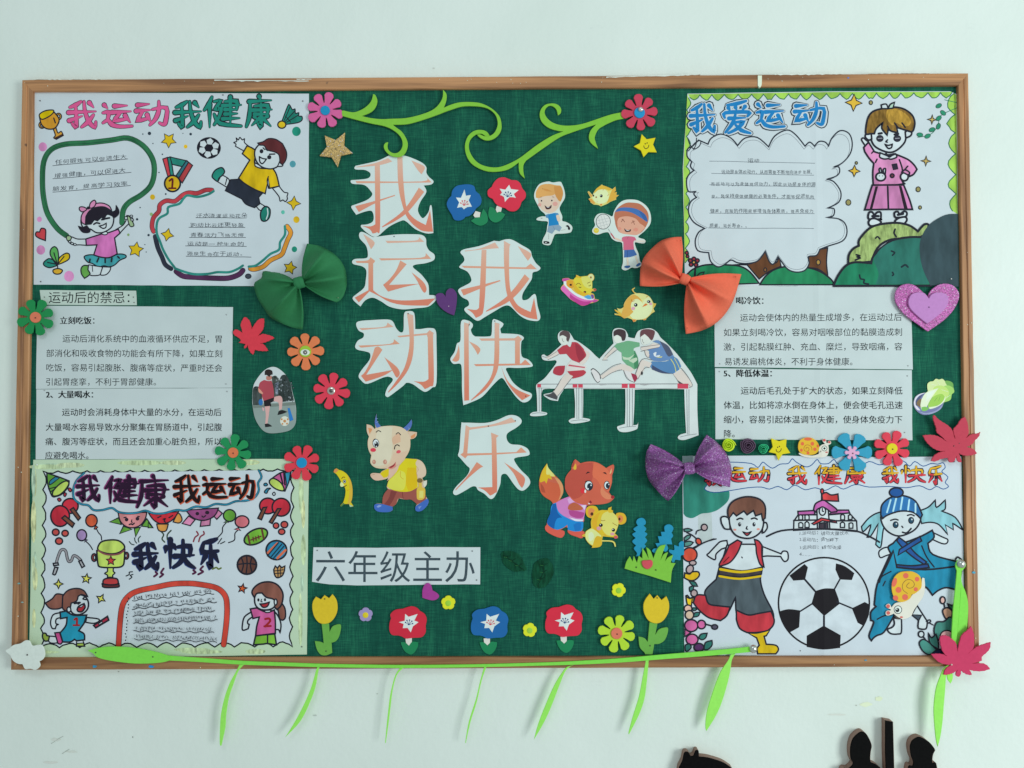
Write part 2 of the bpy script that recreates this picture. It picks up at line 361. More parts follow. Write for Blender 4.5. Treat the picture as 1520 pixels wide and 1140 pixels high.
# frame: four mitred moulded rails; o = outer corner, i = inner corner of the front face
OUT = [(32, 118), (1438, 108), (1455, 990), (15, 995)]; INN = [(48.5, 135.5), (1422.5, 126.5), (1437, 974), (37, 977)]
ZF = .014
for k, (nm, vert) in enumerate((('top', 0), ('right', 1), ('bottom', 0), ('left', 1))):
    a, b_, c, d = OUT[k], OUT[(k + 1) % 4], INN[(k + 1) % 4], INN[k]
    n = 60; V, fs = [], []
    prof = [(0, .0), (0, .0115), (.05, .0135), (.42, .0142), (.47, .0130), (.53, .0130), (.58, .0142), (.94, .0140), (1, .0128), (1, BOARD - .004)] if vert else \
           [(0, .0), (0, .0118), (.06, .0136), (.5, .0144), (.94, .0139), (1, .0125), (1, BOARD - .004)]
    for i in range(n + 1):
        t = i / n
        for j, (u, z) in enumerate(prof):
            o_ = (a[0] + (b_[0] - a[0]) * t, a[1] + (b_[1] - a[1]) * t); n_ = (d[0] + (c[0] - d[0]) * t, d[1] + (c[1] - d[1]) * t)
            A, B = P(*o_, ZF), P(*n_, ZF); q = A.lerp(B, u); w_ = noise.noise((i * .35, k * 9, 0)) * .0004 * (1 if u < .5 else .6)
            q = Vector((q.x + (w_ if vert else 0), -z, q.z + (0 if vert else w_))); V.append(q)
    m = len(prof)
    for i in range(n):
        for j in range(m - 1): fs.append([i * m + j, i * m + j + 1, (i + 1) * m + j + 1, (i + 1) * m + j])
    fs.append([j for j in range(m)]); fs.append([n * m + j for j in range(m)][::-1])
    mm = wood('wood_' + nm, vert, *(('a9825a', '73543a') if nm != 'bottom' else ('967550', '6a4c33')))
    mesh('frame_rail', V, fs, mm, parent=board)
# worn white filler along the top edge, paint spots on the frame
for k, (x0, x1, y0, y1, dp) in enumerate(((50, 90, 118.3, 118.2, 1.2), (100, 150, 118.2, 118.2, 2.0), (318, 458, 119.5, 121, 2.6), (440, 462, 118.2, 118.3, 1.5), (900, 1010, 115, 112.4, 2.6), (1010, 1040, 112.2, 111, 1.6), (1150, 1250, 111.2, 110.2, 2.2), (1290, 1380, 109.6, 108.7, 1.2))):
    top = [(x0 + (x1 - x0) * i / 24, y0 + (y1 - y0) * i / 24 - (1.2 if dp > 0 else -.8)) for i in range(25)]
    bot = [(x, y + .5 + dp * .8 * abs(noise.noise((x * .13, y, k)))*1.6) for x, y in top][::-1]
    if dp < 0: bot = [(x, y - 1.0) for x, y in bot]
    slab('paint_edge', top + bot, .0110, .0149, mat('ccd6d2', 'paper'), board)
for (x, y, r, h) in ((140, 989.5, 4, '2f86b0'), (224, 989.5, 5, '2a86c8'), (1285, 980, 2.4, '4a8aa8'), (1446, 850, 3.2, '4a9ab8'), (1259, 115.5, 2, '5a7ac0'), (28, 866, 2.5, '6a9a9a'), (33, 894, 2, '7aa0a0')):
    p = [(x + r * math.cos(t * .7) * random.uniform(.6, 1.1), y + .55 * r * math.sin(t * .7) * random.uniform(.6, 1.2)) for t in range(9)]
    slab('paint_spot', p, .0135, .0148, mat(h, 'ink'), board)
for _ in range(34):
    s = random.choice((0, 0, 0, 2, 1, 3)); t = random.random(); a, b_ = OUT[s], OUT[(s + 1) % 4]; c, d = INN[(s + 1) % 4], INN[s]; u = random.uniform(.15, .6)
    ox, oy = a[0] + (b_[0] - a[0]) * t, a[1] + (b_[1] - a[1]) * t; ix, iy = d[0] + (c[0] - d[0]) * t, d[1] + (c[1] - d[1]) * t
    x, y = ox + (ix - ox) * u, oy + (iy - oy) * u; l = random.uniform(.4, 1.6)
    slab('paint_spot', [(x, y), (x + .7, y + .2), (x + .9, y + l), (x + .2, y + l)], .0135, .0148, mat('e0dccb', 'paper'), board)
tag(slab('tape_strip', pts_of('1125,112! 1131,112! 1130.6,126 1128,130! 1125,127!', n=2), .0112, .0151, mat('cfdcc8', 'paper')), 'short white paper strip stuck upright on the top frame rail', 'strip')
# old marks on the wall paint
wall_o = bpy.data.objects['wall']
kw = Ink(z=.0004, kind='paper')
for (x, y, rx, ry, h) in ((1286, 1046, 10, 3.6, 'd4d8c0'), (1304, 1037, 6, 3.4, 'd5d9be'), (82, 1098, 8, 2.6, 'b9c9c6'), (107, 1116, 9, 1.8, 'b9cac6'), (75, 1132, 14, 1.6, 'bbcac7'), (467, 1062, 3, 1.6, 'a8bab8'), (176, 997, 1.6, 1, '9aaaa8'), (197, 1094, .8, 1.6, '8a9a98'), (1271, 1047, 1.6, 1, 'a0b0ac'), (644, 101, 2, 1, 'b0c0be'), (1243, 1061, 16, 1.4, 'bccbc8'), (560, 1030, 1.2, .9, 'a0b2ae')):
    n = 14; kw.poly([(x + rx * random.uniform(.65, 1.15) * math.cos(t * 6.283 / n), y + ry * random.uniform(.6, 1.2) * math.sin(t * 6.283 / n)) for t in range(n)], h, 'paper')
kw.line(pts_of('76,1104 82,1100 88,1096 94,1093', None, 3, False), .7, '9aaba8'); kw.line(pts_of('92,1119 98,1115 103,1112', None, 3, False), .7, '8fa09c')
o_ = kw.build('paint_mark', wall_o); o_['kind'] = 'stuff'
# ================================================================ POSTER, top left
def sheet(name, label, cat, corners, parent_pt=None, col='b2c6d0', zb=.0083, zf=SHEET, group=None, wob=.5):
    c = [tuple(map(float, q.split(','))) for q in corners.split()]
    t = thing(name, label, cat, sum(a for a, _ in c) / len(c), sum(b for _, b in c) / len(c), BOARD, group)
    out = []
    for i in range(len(c)):
        a, b_ = c[i], c[(i + 1) % len(c)]; n = max(2, int(math.dist(a, b_) / 22))
        for k in range(n):
            s = k / n; e = noise.noise((a[0] + k * .7, a[1] * .3, i)) * wob * (0 if k == 0 else 1)
            out.append((a[0] + (b_[0] - a[0]) * s + (e if abs(b_[1] - a[1]) > abs(b_[0] - a[0]) else 0), a[1] + (b_[1] - a[1]) * s + (0 if abs(b_[1] - a[1]) > abs(b_[0] - a[0]) else e)))
    slab('paper', out, zb, zf, mat(col, 'paper'), t)
    return t
p1 = sheet('hand_drawn_poster', 'hand drawn poster with skipping girl and football boy under pink and green lettering', 'poster', '51.5,137 458.5,139 458,425 50,422.5', group='hand drawn sports posters')
lettering('lettering', p1, [('我', 100, 149, 144, 192), ('运', 150, 152, 197, 191), ('动', 200, 148, 251, 188)], [('K', 7.2, 0, 0), ('c4568c', 5.4, 0, 0)], label='pink brush lettering')
lettering('lettering', p1, [('我', 258, 149, 300, 192), ('健', 302, 142, 359, 191), ('康', 364, 142, 405, 191)], [('K', 7.8, 0, 0), ('1f7d70', 4.9, 0, 0)], label='green brush lettering')
A = F(0, 90, 240); Bf = F(220, 90, 240); G = F(20, 260, 240); H = F(220, 260, 240)
draw('trophy_drawing', p1, A, '''
C c8963a 1.1 395,605,30,32
C W 1 395,605,14,20
C c8963a 1.1 550,525,28,31
C W 1 550,525,13,16
O c8963a 1.1 497,635! 520,700 505,725 530,740! 595,703! 575,665 545,680 525,625!
O c8932c 1.3 372,530! 390,600 440,640 510,638 548,590 552,540 503,478!
O dcb400 1.2 373,532 375,500 430,470 498,465 500,490 460,525 400,552
L K 1.3 505,540 520,585
L 3a2a28 1.6 520,730 590,695
''', kind='marker')
k = Ink(G)
k.line([(a, b) for a, b in pts_of('99,350 85,339 71,318 65,295 63,270 65,240 76,222 97,214 130,212 165,208 190,205 212,216 226,235 229,255 224,275 210,289 192,300 183,312 181,331', None, 4, False)], 8.2, 'K')
k.line([(a, b) for a, b in pts_of('99,350 85,339 71,318 65,295 63,270 65,240 76,222 97,214 130,212 165,208 190,205 212,216 226,235 229,255 224,275 210,289 192,300 183,312 181,331', None, 4, False)], 7.2, '2a6b48', kind='marker')
k.line([(a, b) for a, b in pts_of('92,343 77,322 67,300 64,270 66,243 77,223 97,215 130,213 165,209 190,206 211,218 224,237 227,255 222,274 206,289 190,299 183,310', None, 4, False)], .7, '1a3a34')
k.build('skipping_rope_drawing', p1)
draw('girl_drawing', p1, G, '''
O 3f9aa6:marker 1.2 665,765 740,748 850,775 985,742 1050,750 1055,775 1000,800 950,845 900,862 850,852 800,862 740,830 695,815
O W 1.1 745,850! 705,845 700,880 715,935 760,945 815,935 830,900 835,862!
O W 1.1 840,862! 825,905 820,938 870,935 905,900 915,865!
O 5a9a4a:marker 1.2 705,850! 660,850 635,880 640,930 668,970! 705,945 720,925 700,890!
L K .8 745,905 740,850
O W 1.1 680,600! 600,600 545,580 520,600 515,625 560,655 620,655 690,660!
O W 1.1 965,510! 1030,470 1060,420 1065,380 1110,395 1125,430 1080,460 1000,545!
O 8fb08a 1 500,600 500,575 530,570 545,590 530,612 510,615
C W .8 530,625,12,10
C W .8 552,642,12,10
C W .8 578,652,12,10
O 8fb08a 1 1070,395 1090,390 1130,460 1125,480 1100,482 1085,455
C W .8 1058,403,14,14
C W .8 1108,385,13,10
C W .8 1115,420,14,10
O c070b4:marker 1.3 680,600! 840,550 880,545 985,508! 1002,545! 950,590! 975,740! 900,775 820,770 755,750! 785,655! 685,660!
C W 1 858,545,27,16
O W 1.3 635,420 700,330 850,290 930,350 942,420 920,490 850,535 780,540 720,505 660,500
O 201e2a 1 680,465! 670,380 700,330 780,300 860,310 920,350 930,385! 880,370 850,420! 830,395! 790,430! 760,420! 730,460!
O 201e2a 1 930,345! 960,330 965,285! 990,330 985,370 945,400 925,375!
O 201e2a 1 610,480! 650,490 690,475! 720,520 700,540 650,535 620,500!
O c886b0 1.1 675,465! 640,440 640,380 680,325 750,275 830,262 900,290 925,340! 860,300 780,302 715,335 680,390!
O c886b0 1.1 690,320 650,345 620,325 625,300 660,300
O c886b0 1.1 715,300 725,260 760,235 775,260 760,295 730,310
C K 1 705,308,12,10
L K 1.6 755,462 780,448 810,455
L K 1.8 830,418 870,408 902,402
O W 1.2 805,478! 840,500 868,490 872,452! 840,470
L K 1.5 720,790 715,815
L K 1.5 800,780 785,815
L K 1.5 862,785 862,822
L K 1.5 925,780 920,812
L K 1.5 980,765 995,780
''')
draw('plant_drawing', p1, G, '''
O 4f9a52:marker 1.2 415,840! 350,760 350,700 385,672 415,700 425,770!
O 237f74:marker 1.2 410,850! 340,870 290,850 285,820 330,785 370,795!
O d8ae18:marker 1.2 420,840! 430,780 490,735 525,745 520,790 460,825!
O d0a030 1.2 375,915 375,890 420,878 460,895 440,925 400,930
L K 1.1 415,880 412,840 380,730
L K 1.1 412,840 320,820
L K 1.1 415,840 475,765
O b5404a:marker 1.2 300,615! 235,590 208,565 215,535 245,535! 262,500 300,510 303,560!
''')
draw('medal_drawing', p1, Bf, '''
O b5404a:marker 1.1 137,925! 180,910! 225,1090! 195,1130!
O 237f74:marker 1.1 180,912! 212,905! 240,1085! 215,1110!
O 237f74:marker 1.1 205,905! 365,942! 330,1000! 225,975!
O 2f6a78:marker 1.1 358,940! 380,955! 290,1110! 262,1080!
O 9a3c40:marker 1.1 380,955! 417,985! 320,1150! 285,1110!
C dba71c:marker 1.7 228,1155,74,76
L 5a2020 3 200,1130 228,1115 225,1195
L 5a2020 2.6 195,1200 258,1200
''')
k = Ink(Bf); k.ell(310, 219.6, 17.4, 15.6, '1c1d28', 1)
for i in range(6):
    t = math.pi / 3 * i + .15 + math.pi / 6; k.poly([(310 + 10.7 * math.cos(t) + 5.4 * math.cos(t + a), 219.6 + 9.6 * math.sin(t) + 5.2 * math.sin(t + a)) for a in [j * math.pi / 2.5 for j in range(5)]], 'W')
k.build('football_drawing', p1)
draw('boy_drawing', p1, Bf, '''
O W 1.1 820,805! 905,852! 942,802! 905,770 905,735 885,745 862,722 848,745 828,728 832,758 805,770 825,785
O W 1.1 690,1072! 762,1120 738,1190! 655,1140!
O 1f7d70:marker 1.3 600,1085 630,1030 690,1005 718,1040 700,1075 665,1105 652,1135 620,1115
L K 1 725,1165 742,1100
O W 1.1 1015,1370! 1050,1340! 1112,1378! 1085,1420 1040,1400!
O 1f7d70:marker 1.3 1055,1440 1075,1390 1110,1370 1145,1400 1140,1470 1105,1508 1065,1500
L W 1 1120,1390 1125,1440 1110,1490
O W 1.1 1168,1200! 1230,1180! 1275,1235 1312,1245 1305,1275 1308,1300 1290,1325 1265,1310 1240,1320 1228,1275
O 262e3c:marker 1.2 850,1115! 775,1120! 725,1222! 880,1300! 920,1350 1000,1382! 1050,1345! 1038,1285! 1075,1245!
O deac14:marker 1.4 930,800! 885,875! 955,935! 850,1105! 900,1150 1000,1210 1100,1250! 1130,1105! 1140,1200! 1232,1180! 1205,1070 1170,1012! 1050,1010 1000,960 1010,850
L K 1.1 1130,1200 1118,1130 1130,1090
O W 1.2 1005,960! 1005,990 1050,1010 1080,1005! 1040,980
O W 1.4 1000,880 1015,820 1070,780 1180,800 1240,870 1240,940 1215,995 1150,1018 1070,1000 1020,950
O W 1.2 1235,950! 1262,955 1262,990 1215,995!
O 56282c:marker 1.1 1028,775! 1080,762 1130,733 1200,740 1262,780! 1300,860 1295,930 1262,980! 1238,960! 1230,890 1190,860 1120,840 1090,800 1050,795!
C K 0 1065,852,18,20
C K 0 1138,908,20,20
L K 1.2 1080,820 1095,835
L K 1.4 1140,880 1190,878
L K 1.2 1105,830 1120,845
O W 1.3 1045,903! 1050,950 1075,968 1112,925! 1075,920
''')
draw('shuttlecock_drawing', p1, Bf, '''
O 1f7d70:marker 1.1 1250,590! 1310,430 1330,418 1355,460 1380,455 1385,495 1415,490 1415,520 1445,525 1445,560 1400,585 1290,600!
L K .9 1280,560 1335,430
L K .9 1290,570 1380,470
L K .9 1300,580 1415,510
L K .8 1290,520 1340,580
C dab020:marker 1.3 1256,602,38,34
''')
k = Ink(H)
def rp(s): return pts_of(s, H, 4, False)
for (s, w_, h) in (('600,140 540,140 460,170 380,165 320,190 250,245 170,240 110,280 100,340 50,400 35,480 50,530', 5.4, 'a83c46'), ('65,575 90,680 130,770 160,840 215,880', 5.4, '2a3040'),
                   ('262,905 330,950 450,960 600,968 750,968 850,935 890,895', 6.4, '4a2a4e'), ('1305,480 1340,540 1310,610 1280,690 1250,750 1150,800 1080,860 1000,885 960,880', 5.6, 'c98a32')):
    k.line(rp(s), w_ + 1.6, 'K'); k.line(rp(s), w_, h, kind='marker')
for s in ('615,150 560,182 460,205 370,190 330,222 290,270 190,300 180,360 110,400 82,450 80,540 110,620 140,700 190,790 250,870', '250,875 330,905 430,930 560,928 650,912 760,912 840,882 890,850', '1285,480 1285,560 1240,630 1230,700 1150,740 1080,800 1010,850 945,860'):
    k.line(rp(s), 3.6, '2a7f78', kind='marker')
k.build('cloud_border_drawing', p1)
k = Ink()
for (x, y, r, h) in ((63.5, 218, 6.8, 'd088bc'), (58.5, 325.5, 4, 'd088bc'), (60.5, 371, 7, 'd088bc'), (102.5, 410, 8, 'd088bc'), (440, 195, 7, '1f8c78'), (434.5, 243.5, 5, '52a0b0'), (275.5, 217.5, 3, 'd9a822'), (226.4, 292.5, 4, 'd9a822'), (224.5, 318, 2.6, '7aa06a'), (190.5, 348.5, 2, '7aa06a'),
                     (420, 315, 3, '54b0a0'), (440, 326, 5, 'd9a822'), (437, 370, 4.3, '1f8c78')): k.ell(x, y, r * .92, r, h, kind='marker')
for (x, y, r) in ((221.8, 198, 2.6), (212, 199, 1), (283, 199, 2), (227, 213, .9), (241, 229, 1.1), (236, 256, 1), (246, 288, 1.3), (203.5, 325.5, 1.8), (220.5, 349, 1.8), (208, 308, 1), (215, 363, .8), (217, 374, .8), (271.5, 198, .7)): k.ell(x, y, r, r, '2a3a48')
k.ell(368.5, 410, 4.2, 3.4, '3a4450', 1.2)
for (x, y, r, n, rot, inn) in ((250.5, 208, 11.5, 5, -35, .5), (201.5, 370.5, 11.5, 5, 10, .52), (430.5, 397.5, 10, 5, 14, .52), (248.5, 348.5, 9.6, 4, 12, .5), (436, 301.5, 10.5, 4, 5, .45)):
    ks = Ink(z=BASE[0] + 2e-5); ks.star(x, y, r, n, rot, inn, 'd9ae1e', 1.2); ks.build('star_drawing', p1)
k.build('dot_drawings', p1)
def ul(k, x0, y0, x1, y1, w_=.8, h='2c3440'): k.line([(x0 + (x1 - x0) * i / 8, y0 + (y1 - y0) * i / 8 + random.uniform(-.25, .25)) for i in range(9)], w_, h)
glyph_text('handwriting', p1, [('任何锻炼可以促进生大', 82, 243.5, 8, 10.7, -.075), ('增强健康，可以促进大', 80, 263.5, 8, 10.7, -.075), ('脑发育，提高学习效率', 78, 283.5, 8, 11.2, -.08),
    ('汗水浇灌运动花朵', 291, 322.5, 7.2, 9.6, 0), ('跑动比云还更轻盈', 283, 336.5, 7.2, 10, 0), ('青春活力飞扬无悔', 282, 351.5, 7.2, 10.1, 0), ('运动是一种生命的', 278, 364.5, 7.2, 10.6, 0), ('源泉生命在于运动。', 276.5, 379.5, 7.2, 9.9, 0)], '222c38', jit=.55, thin=0)
k = Ink()
for v in ((78, 246, 190, 236), (78, 265.6, 195, 256), (78, 285.5, 194, 275.5), (290.5, 323, 366, 323.5), (280, 337.5, 364, 337.5), (281, 352.5, 365, 352.5), (275, 365, 366, 365.5), (276, 380.5, 373, 381.5)): ul(k, *v)
k.build('ruled_lines', p1)
for (x, y) in ((59.5, 149.5), (331, 141), (449.5, 150), (60.5, 418)): pin(p1, x, y, SHEET + .0004, 1)

# ================================================================ POSTER, bottom left
p2 = sheet('hand_drawn_poster', 'hand drawn poster with scalloped pale green border and red goal full of writing', 'poster', '49.4,682.5 458.5,681 457,820 455.5,971.5 180,976 43,976 46,830', col='a9c8b0', group='hand drawn sports posters')
k = Ink()
for _ in range(26):   # pale green and yellow crayon rubbed over the border
    s = random.random(); e_ = random.choice('tblr')
    x, y = (60 + 385 * s, random.uniform(686, 693)) if e_ == 't' else (60 + 385 * s, random.uniform(963, 970)) if e_ == 'b' else (random.uniform(48, 54), 700 + 250 * s) if e_ == 'l' else (random.uniform(445, 452), 700 + 250 * s)
    rx, ry = (random.uniform(14, 34), random.uniform(2, 4)) if e_ in 'tb' else (random.uniform(2, 4), random.uniform(14, 34))
    k.ell(x, y, rx, ry, random.choice(['b6ceaa', 'aecba4', 'bfd0a2', 'a6c9b4']), kind='pencil')
top = scallop(steps(64, 699.5, 434, 696, 17), 3.2); rgt = scallop(steps(436.5, 699, 434, 958, 10), 4.4); bot = scallop(steps(434, 960, 60, 961.5, 13), 6.5); lft = scallop(steps(60, 960, 64, 700, 10), 5.2)
loop = top + rgt + bot + lft
k.poly(loop, 'b3c7d2', 'paper'); k.line(loop, 2, '141c22', True); k.build('scalloped_border', p2); BASE[0] = INK + .0003
bn = '125,702 114,713 109,726 110,740 120,748 131,750 139,757 152,757 166,754 176,760 190,762 204,761 216,758 228,762 243,762 262,757 275,758 290,752 306,753 320,748 336,749 350,744 366,743 378,738 384,728 383,717 388,708 384,698'
k = Ink(); pp = pts_of(bn, None, 4, False)
FA = F(0, 680, 240); FB = F(220, 680, 240)
k.run('''
O 5d9c3c:marker 1.2 1115,560! 1030,600! 1140,625!
O 5d9c3c:marker 1.2 1160,640! 1125,710! 1240,670!
O 5d9c3c:marker 1.2 1262,660! 1275,740! 1320,650!
O 5d9c3c:marker 1.2 1330,640! 1440,655! 1380,570!
O d2868c:marker 1.3 1110,510! 1130,590 1180,640 1250,655 1320,630 1365,570 1380,510!
C 2a2030 0 1190,578,18,18
C 2a2030 0 1292,570,18,18
L K 1.4 1215,625 1235,618 1245,625 1262,612
L K 1 1240,580 1235,600 1245,603
L K 1.2 1165,560 1185,555
L K 1.2 1310,550 1295,548
''', FA)
k.run('''
O c79048:marker 1.2 80,620! 95,675 130,690 170,680 188,620!
O c79048:marker 1.2 235,600! 290,610 318,580 300,530 275,515!
O b82f3c:marker 1.3 5,520! 50,580 110,615 180,608 240,570 285,505!
L K 1.3 90,560 120,545
L K 1.3 195,560 230,540
L K 1.3 140,575 160,570 150,590 160,600
O c884ac:marker 1.2 380,545! 320,615! 395,635! 440,580!
O c884ac:marker 1.2 500,575! 490,642! 580,632! 585,570!
O c884ac:marker 1.2 610,540! 645,575! 697,520! 650,480!
O 8d4a80:marker 1.3 355,490! 400,545 460,578 530,585 600,560 640,520 660,470!
C 2a2030 0 462,522,18,17
C 2a2030 0 555,512,20,17
L K 1.2 505,545 520,555 540,540
O 5d9c3c:marker 1 0,605! 40,655! 0,655!
''', FB)
k.build('smiling_face_drawings', p2)
k = Ink(z=BASE[0] + .0006)
k.poly(pts_of(bn.replace('384,698', '384,698!').replace('125,702', '125,702!'), None, 4, True), 'b3c7d2', 'paper')
k.line(pp, 3.4, '1b2c36'); k.line(pp, 2.1, '2b7f9e', kind='marker'); k.build('banner_drawing', p2)
lettering('lettering', p2, [('我', 114, 705, 149, 746), ('健', 156, 706, 207, 749), ('康', 202, 706, 253, 756)], [('7e3a72', 7, -1, -.4), ('2a1830', 5.6, 0, 0)], z=BASE[0] + .0008, label='dark purple brush lettering')
lettering('lettering', p2, [('我', 257, 704, 297, 748), ('运', 299, 706, 337, 741), ('动', 339, 703, 378, 742)], [('b8583e', 7, 1, .8), ('1e1518', 5.4, 0, 0)], z=BASE[0] + .0008, label='black brush lettering with orange edge')
lettering('lettering', p2, [('我', 198, 805, 236, 847), ('快', 244, 799, 289, 845), ('乐', 295, 797, 327, 844)], [('2f4a8a', 8.2, -.4, .3), ('1d2138', 7, 0, 0)], label='navy brush lettering')
draw('party_hat_drawing', p2, FA, '''
O 5d9c3c:marker 1.4 440,140! 560,180 650,215! 640,270 580,340 510,365! 485,350 450,250
O 2b7f9e:marker 1 470,215 520,175! 560,185! 490,240! 465,250
O a9c862:marker 1.4 500,355 500,310 560,245 620,215 648,235 620,290 560,345
L K 1 455,290 530,270
L K 1 470,320 510,295
O 9c3040 1 640,295 655,280 675,300 660,318
O 9c3040 1 605,325 625,335 612,362 598,350
O 9c3040 1 540,385 560,375 575,395 555,408
''')
draw('party_hat_drawing', p2, FB, '''
O b35a90:marker 1.4 1140,210! 1240,140 1340,120! 1330,200 1285,310! 1200,290
O 2b7f9e:marker 1 1285,140! 1300,240! 1285,300! 1320,230! 1340,125!
L K 1.6 1240,140 1265,240
L K 1.6 1275,135 1285,250
O a9c862:marker 1.4 1140,215 1175,190 1240,225 1275,280 1265,308 1200,290 1150,250
O 2b7f9e 1 1090,240 1110,235 1122,252 1105,262 1088,256
O 2b7f9e 1.1 1095,310 1120,285 1150,285 1130,300 1115,330 1095,325
O - 1 1168,335 1185,320 1195,340 1180,352
''')
draw('table_tennis_bat_drawings', p2, FA, '''
C b32f40:marker 1.6 660,450,75,70
O 6a4636:marker 1.4 660,485! 690,465! 757,560! 735,585!
C b32f40:marker 1.6 565,545,88,98
O 6a4636:marker 1.4 580,565! 610,540! 700,615! 680,650!
C b8504c:marker 1.5 524,697,32,30
C b8504c:marker 1.5 612,707,30,28
C b8504c:marker 1.5 555,780,33,30
''')
draw('table_tennis_bat_drawings', p2, FB, '''
C b32f40:marker 1.6 1125,450,78,74
O 6a4636:marker 1.4 1080,465! 1115,460! 1065,580! 1030,565!
C b32f40:marker 1.6 1250,462,85,84
O 6a4636:marker 1.4 1215,475! 1248,475! 1165,615! 1138,600!
C b8504c:marker 1.4 1202,635,26,26
C b8504c:marker 1.4 1280,625,32,30
C b8504c:marker 1.4 1255,692,30,26
''')
draw('balloon_drawings', p2, FA, '''
L K 1.1 905,660 925,700 950,730 955,770
C c05a3c:marker 1.4 860,588,54,58
O c05a3c 1 885,665! 900,635! 918,650! 895,670!
L K 1.1 810,785 845,820 870,860
C a08cc0:marker 1.4 768,725,46,52
O a08cc0 1 795,790! 805,765! 822,770!
''')
draw('balloon_drawings', p2, FB, '''
L K 1.1 735,605 700,650 695,700 650,750
C 5d9c3c:marker 1.4 765,540,58,56
O 5d9c3c 1 710,605! 740,590! 755,605!
L K 1.1 840,680 815,710 810,770 755,795
C c8707c:marker 1.4 882,598,65,56
O c8707c 1 810,670! 845,655! 870,682!
''')
draw('skipping_rope_drawing', p2, FA, '''
L K 4.6 525,1000 545,930 570,870 600,860 620,880 630,930 645,970 670,965 690,920 720,925 760,960
L 8a8f98 2.6 525,1000 545,930 570,870 600,860 620,880 630,930 645,970 670,965 690,920 720,925 760,960
O 9aa4ac 1.4 500,990! 545,985! 550,1005! 505,1012!
O 9aa4ac 1.4 515,1025! 545,1030! 520,1095 495,1090!
O 9aa4ac 1.4 740,970! 765,960! 795,1015! 770,1030!
''')
draw('trophy_drawing', p2, FA, '''
C 9a4444 1.5 885,935,24,36
C W 1 888,935,9,20
C 9a4444 1.5 1188,918,22,32
C W 1 1185,918,9,18
O a9c862:marker 1.6 910,870! 920,990 950,1025 1100,1028 1155,1010 1168,960 1172,860!
O a9c862:marker 1.6 918,850 950,790 1030,770 1110,775 1160,810 1168,850 1110,890 1030,900 950,880
L 7a4a50 1.6 925,870 980,900 1050,910 1120,900 1165,870
S b8443c 1.1 1042,965,46,5,0,.42
O a9c862:marker 1.3 1010,1030! 1065,1030! 1065,1065 1080,1080 1060,1100 1060,1120! 1010,1120! 1010,1100 985,1085 1010,1065
''')
FC = F(0, 840, 240); FD = F(220, 840, 240)
draw('trophy_base_drawing', p2, FC, '''
O 5a2c30 1.4 965,180 970,165 1100,160 1118,175 1110,200 1000,205 965,195
O a83c40 1.5 970,165 975,130 1020,115 1090,118 1110,140 1105,170 1050,178 1000,175
''')
draw('ball_drawings', p2, FB, '''
C 6cae3c:marker 1.7 1012,738,118,66,-.45
L 5a3a30 3 940,730 955,805
L 5a3a30 3 1068,670 1085,755
L 5a3a30 1.3 965,770 1060,735
L 5a3a30 1.3 985,745 990,780
L 5a3a30 1.3 1010,740 1015,772
L 5a3a30 1.3 1035,730 1042,760
C 2a7fa6:marker 1.7 1205,865,97,90
L c06a4c 3.4 1125,890 1215,800
L 1c3040 1.2 1150,935 1255,810
L 1c3040 1.2 1175,945 1275,830
L c06a4c 3.6 1215,940 1290,865
L 1c3040 1.2 1120,920 1225,795
C 5e4038:marker 1.8 928,1004,90,88
L K 1.3 842,1000 930,990 1015,1000
L K 1.3 925,918 930,1000 920,1088
L K 1.3 875,935 895,1000 880,1065
L K 1.3 975,930 960,1000 975,1070
O a88a5a:pencil 1.4 1180,1050! 1195,1015! 1215,1035! 1235,1010! 1255,1030! 1285,1015! 1280,1060! 1260,1105 1215,1125 1190,1100
L K .9 1190,1060 1270,1050
L K .9 1195,1085 1265,1080
L K .9 1215,1035 1220,1115
L K .9 1245,1030 1245,1110
''')
k = Ink(FC)
k.run('''
L 1f2a30 1.1 1185,95 1215,80 1215,60 1245,55
L 1f2a30 1.1 1215,125 1240,105 1225,90 1250,80
L 5a2040 1.6 1450,95 1480,75 1465,55 1480,30
''')
k.run('''
L 4a2040 2 55,100 85,75 70,55 95,25
L 4a2040 2 110,105 140,80 120,65 145,25
L 4a2040 2 420,75 445,60 425,40 445,20
L 4a2040 2 470,80 515,55 490,35 515,5
L 5a7030 1.5 605,30 640,15 660,30 685,20
''', FD)
k.run('''
L 7a3040 1.4 425,785 440,745 470,720 455,690
L 7a3040 1.4 475,785 490,740 525,715 520,690
L 2a4030 1.3 120,690 145,720 130,760 155,790
L 2a4030 1.3 215,680 180,720 180,765
L 1f2a30 1 655,805 690,755
L 1f2a30 1 680,805 720,785
''', FB)
k.run('''
L 2a4040 1 1215,785 1235,808 1260,815
L 2a4040 1 1265,750 1270,780 1285,800
L 2a4040 1 1320,735 1300,760 1305,790
''', FA)
k.build('squiggle_drawings', p2)
for fr_, q in ((FC, 'S c8cc5c 1.3 812,120,48,5,8,.42'), (FC, 'S c8cc5c 1.3 550,170,44,4,0,.4'), (FC, 'S c8cc5c 1.3 948,308,46,4,30,.4'), (FD, 'S c05a2c 1.3 885,212,46,5,12,.4')): draw('star_drawing', p2, fr_, q)
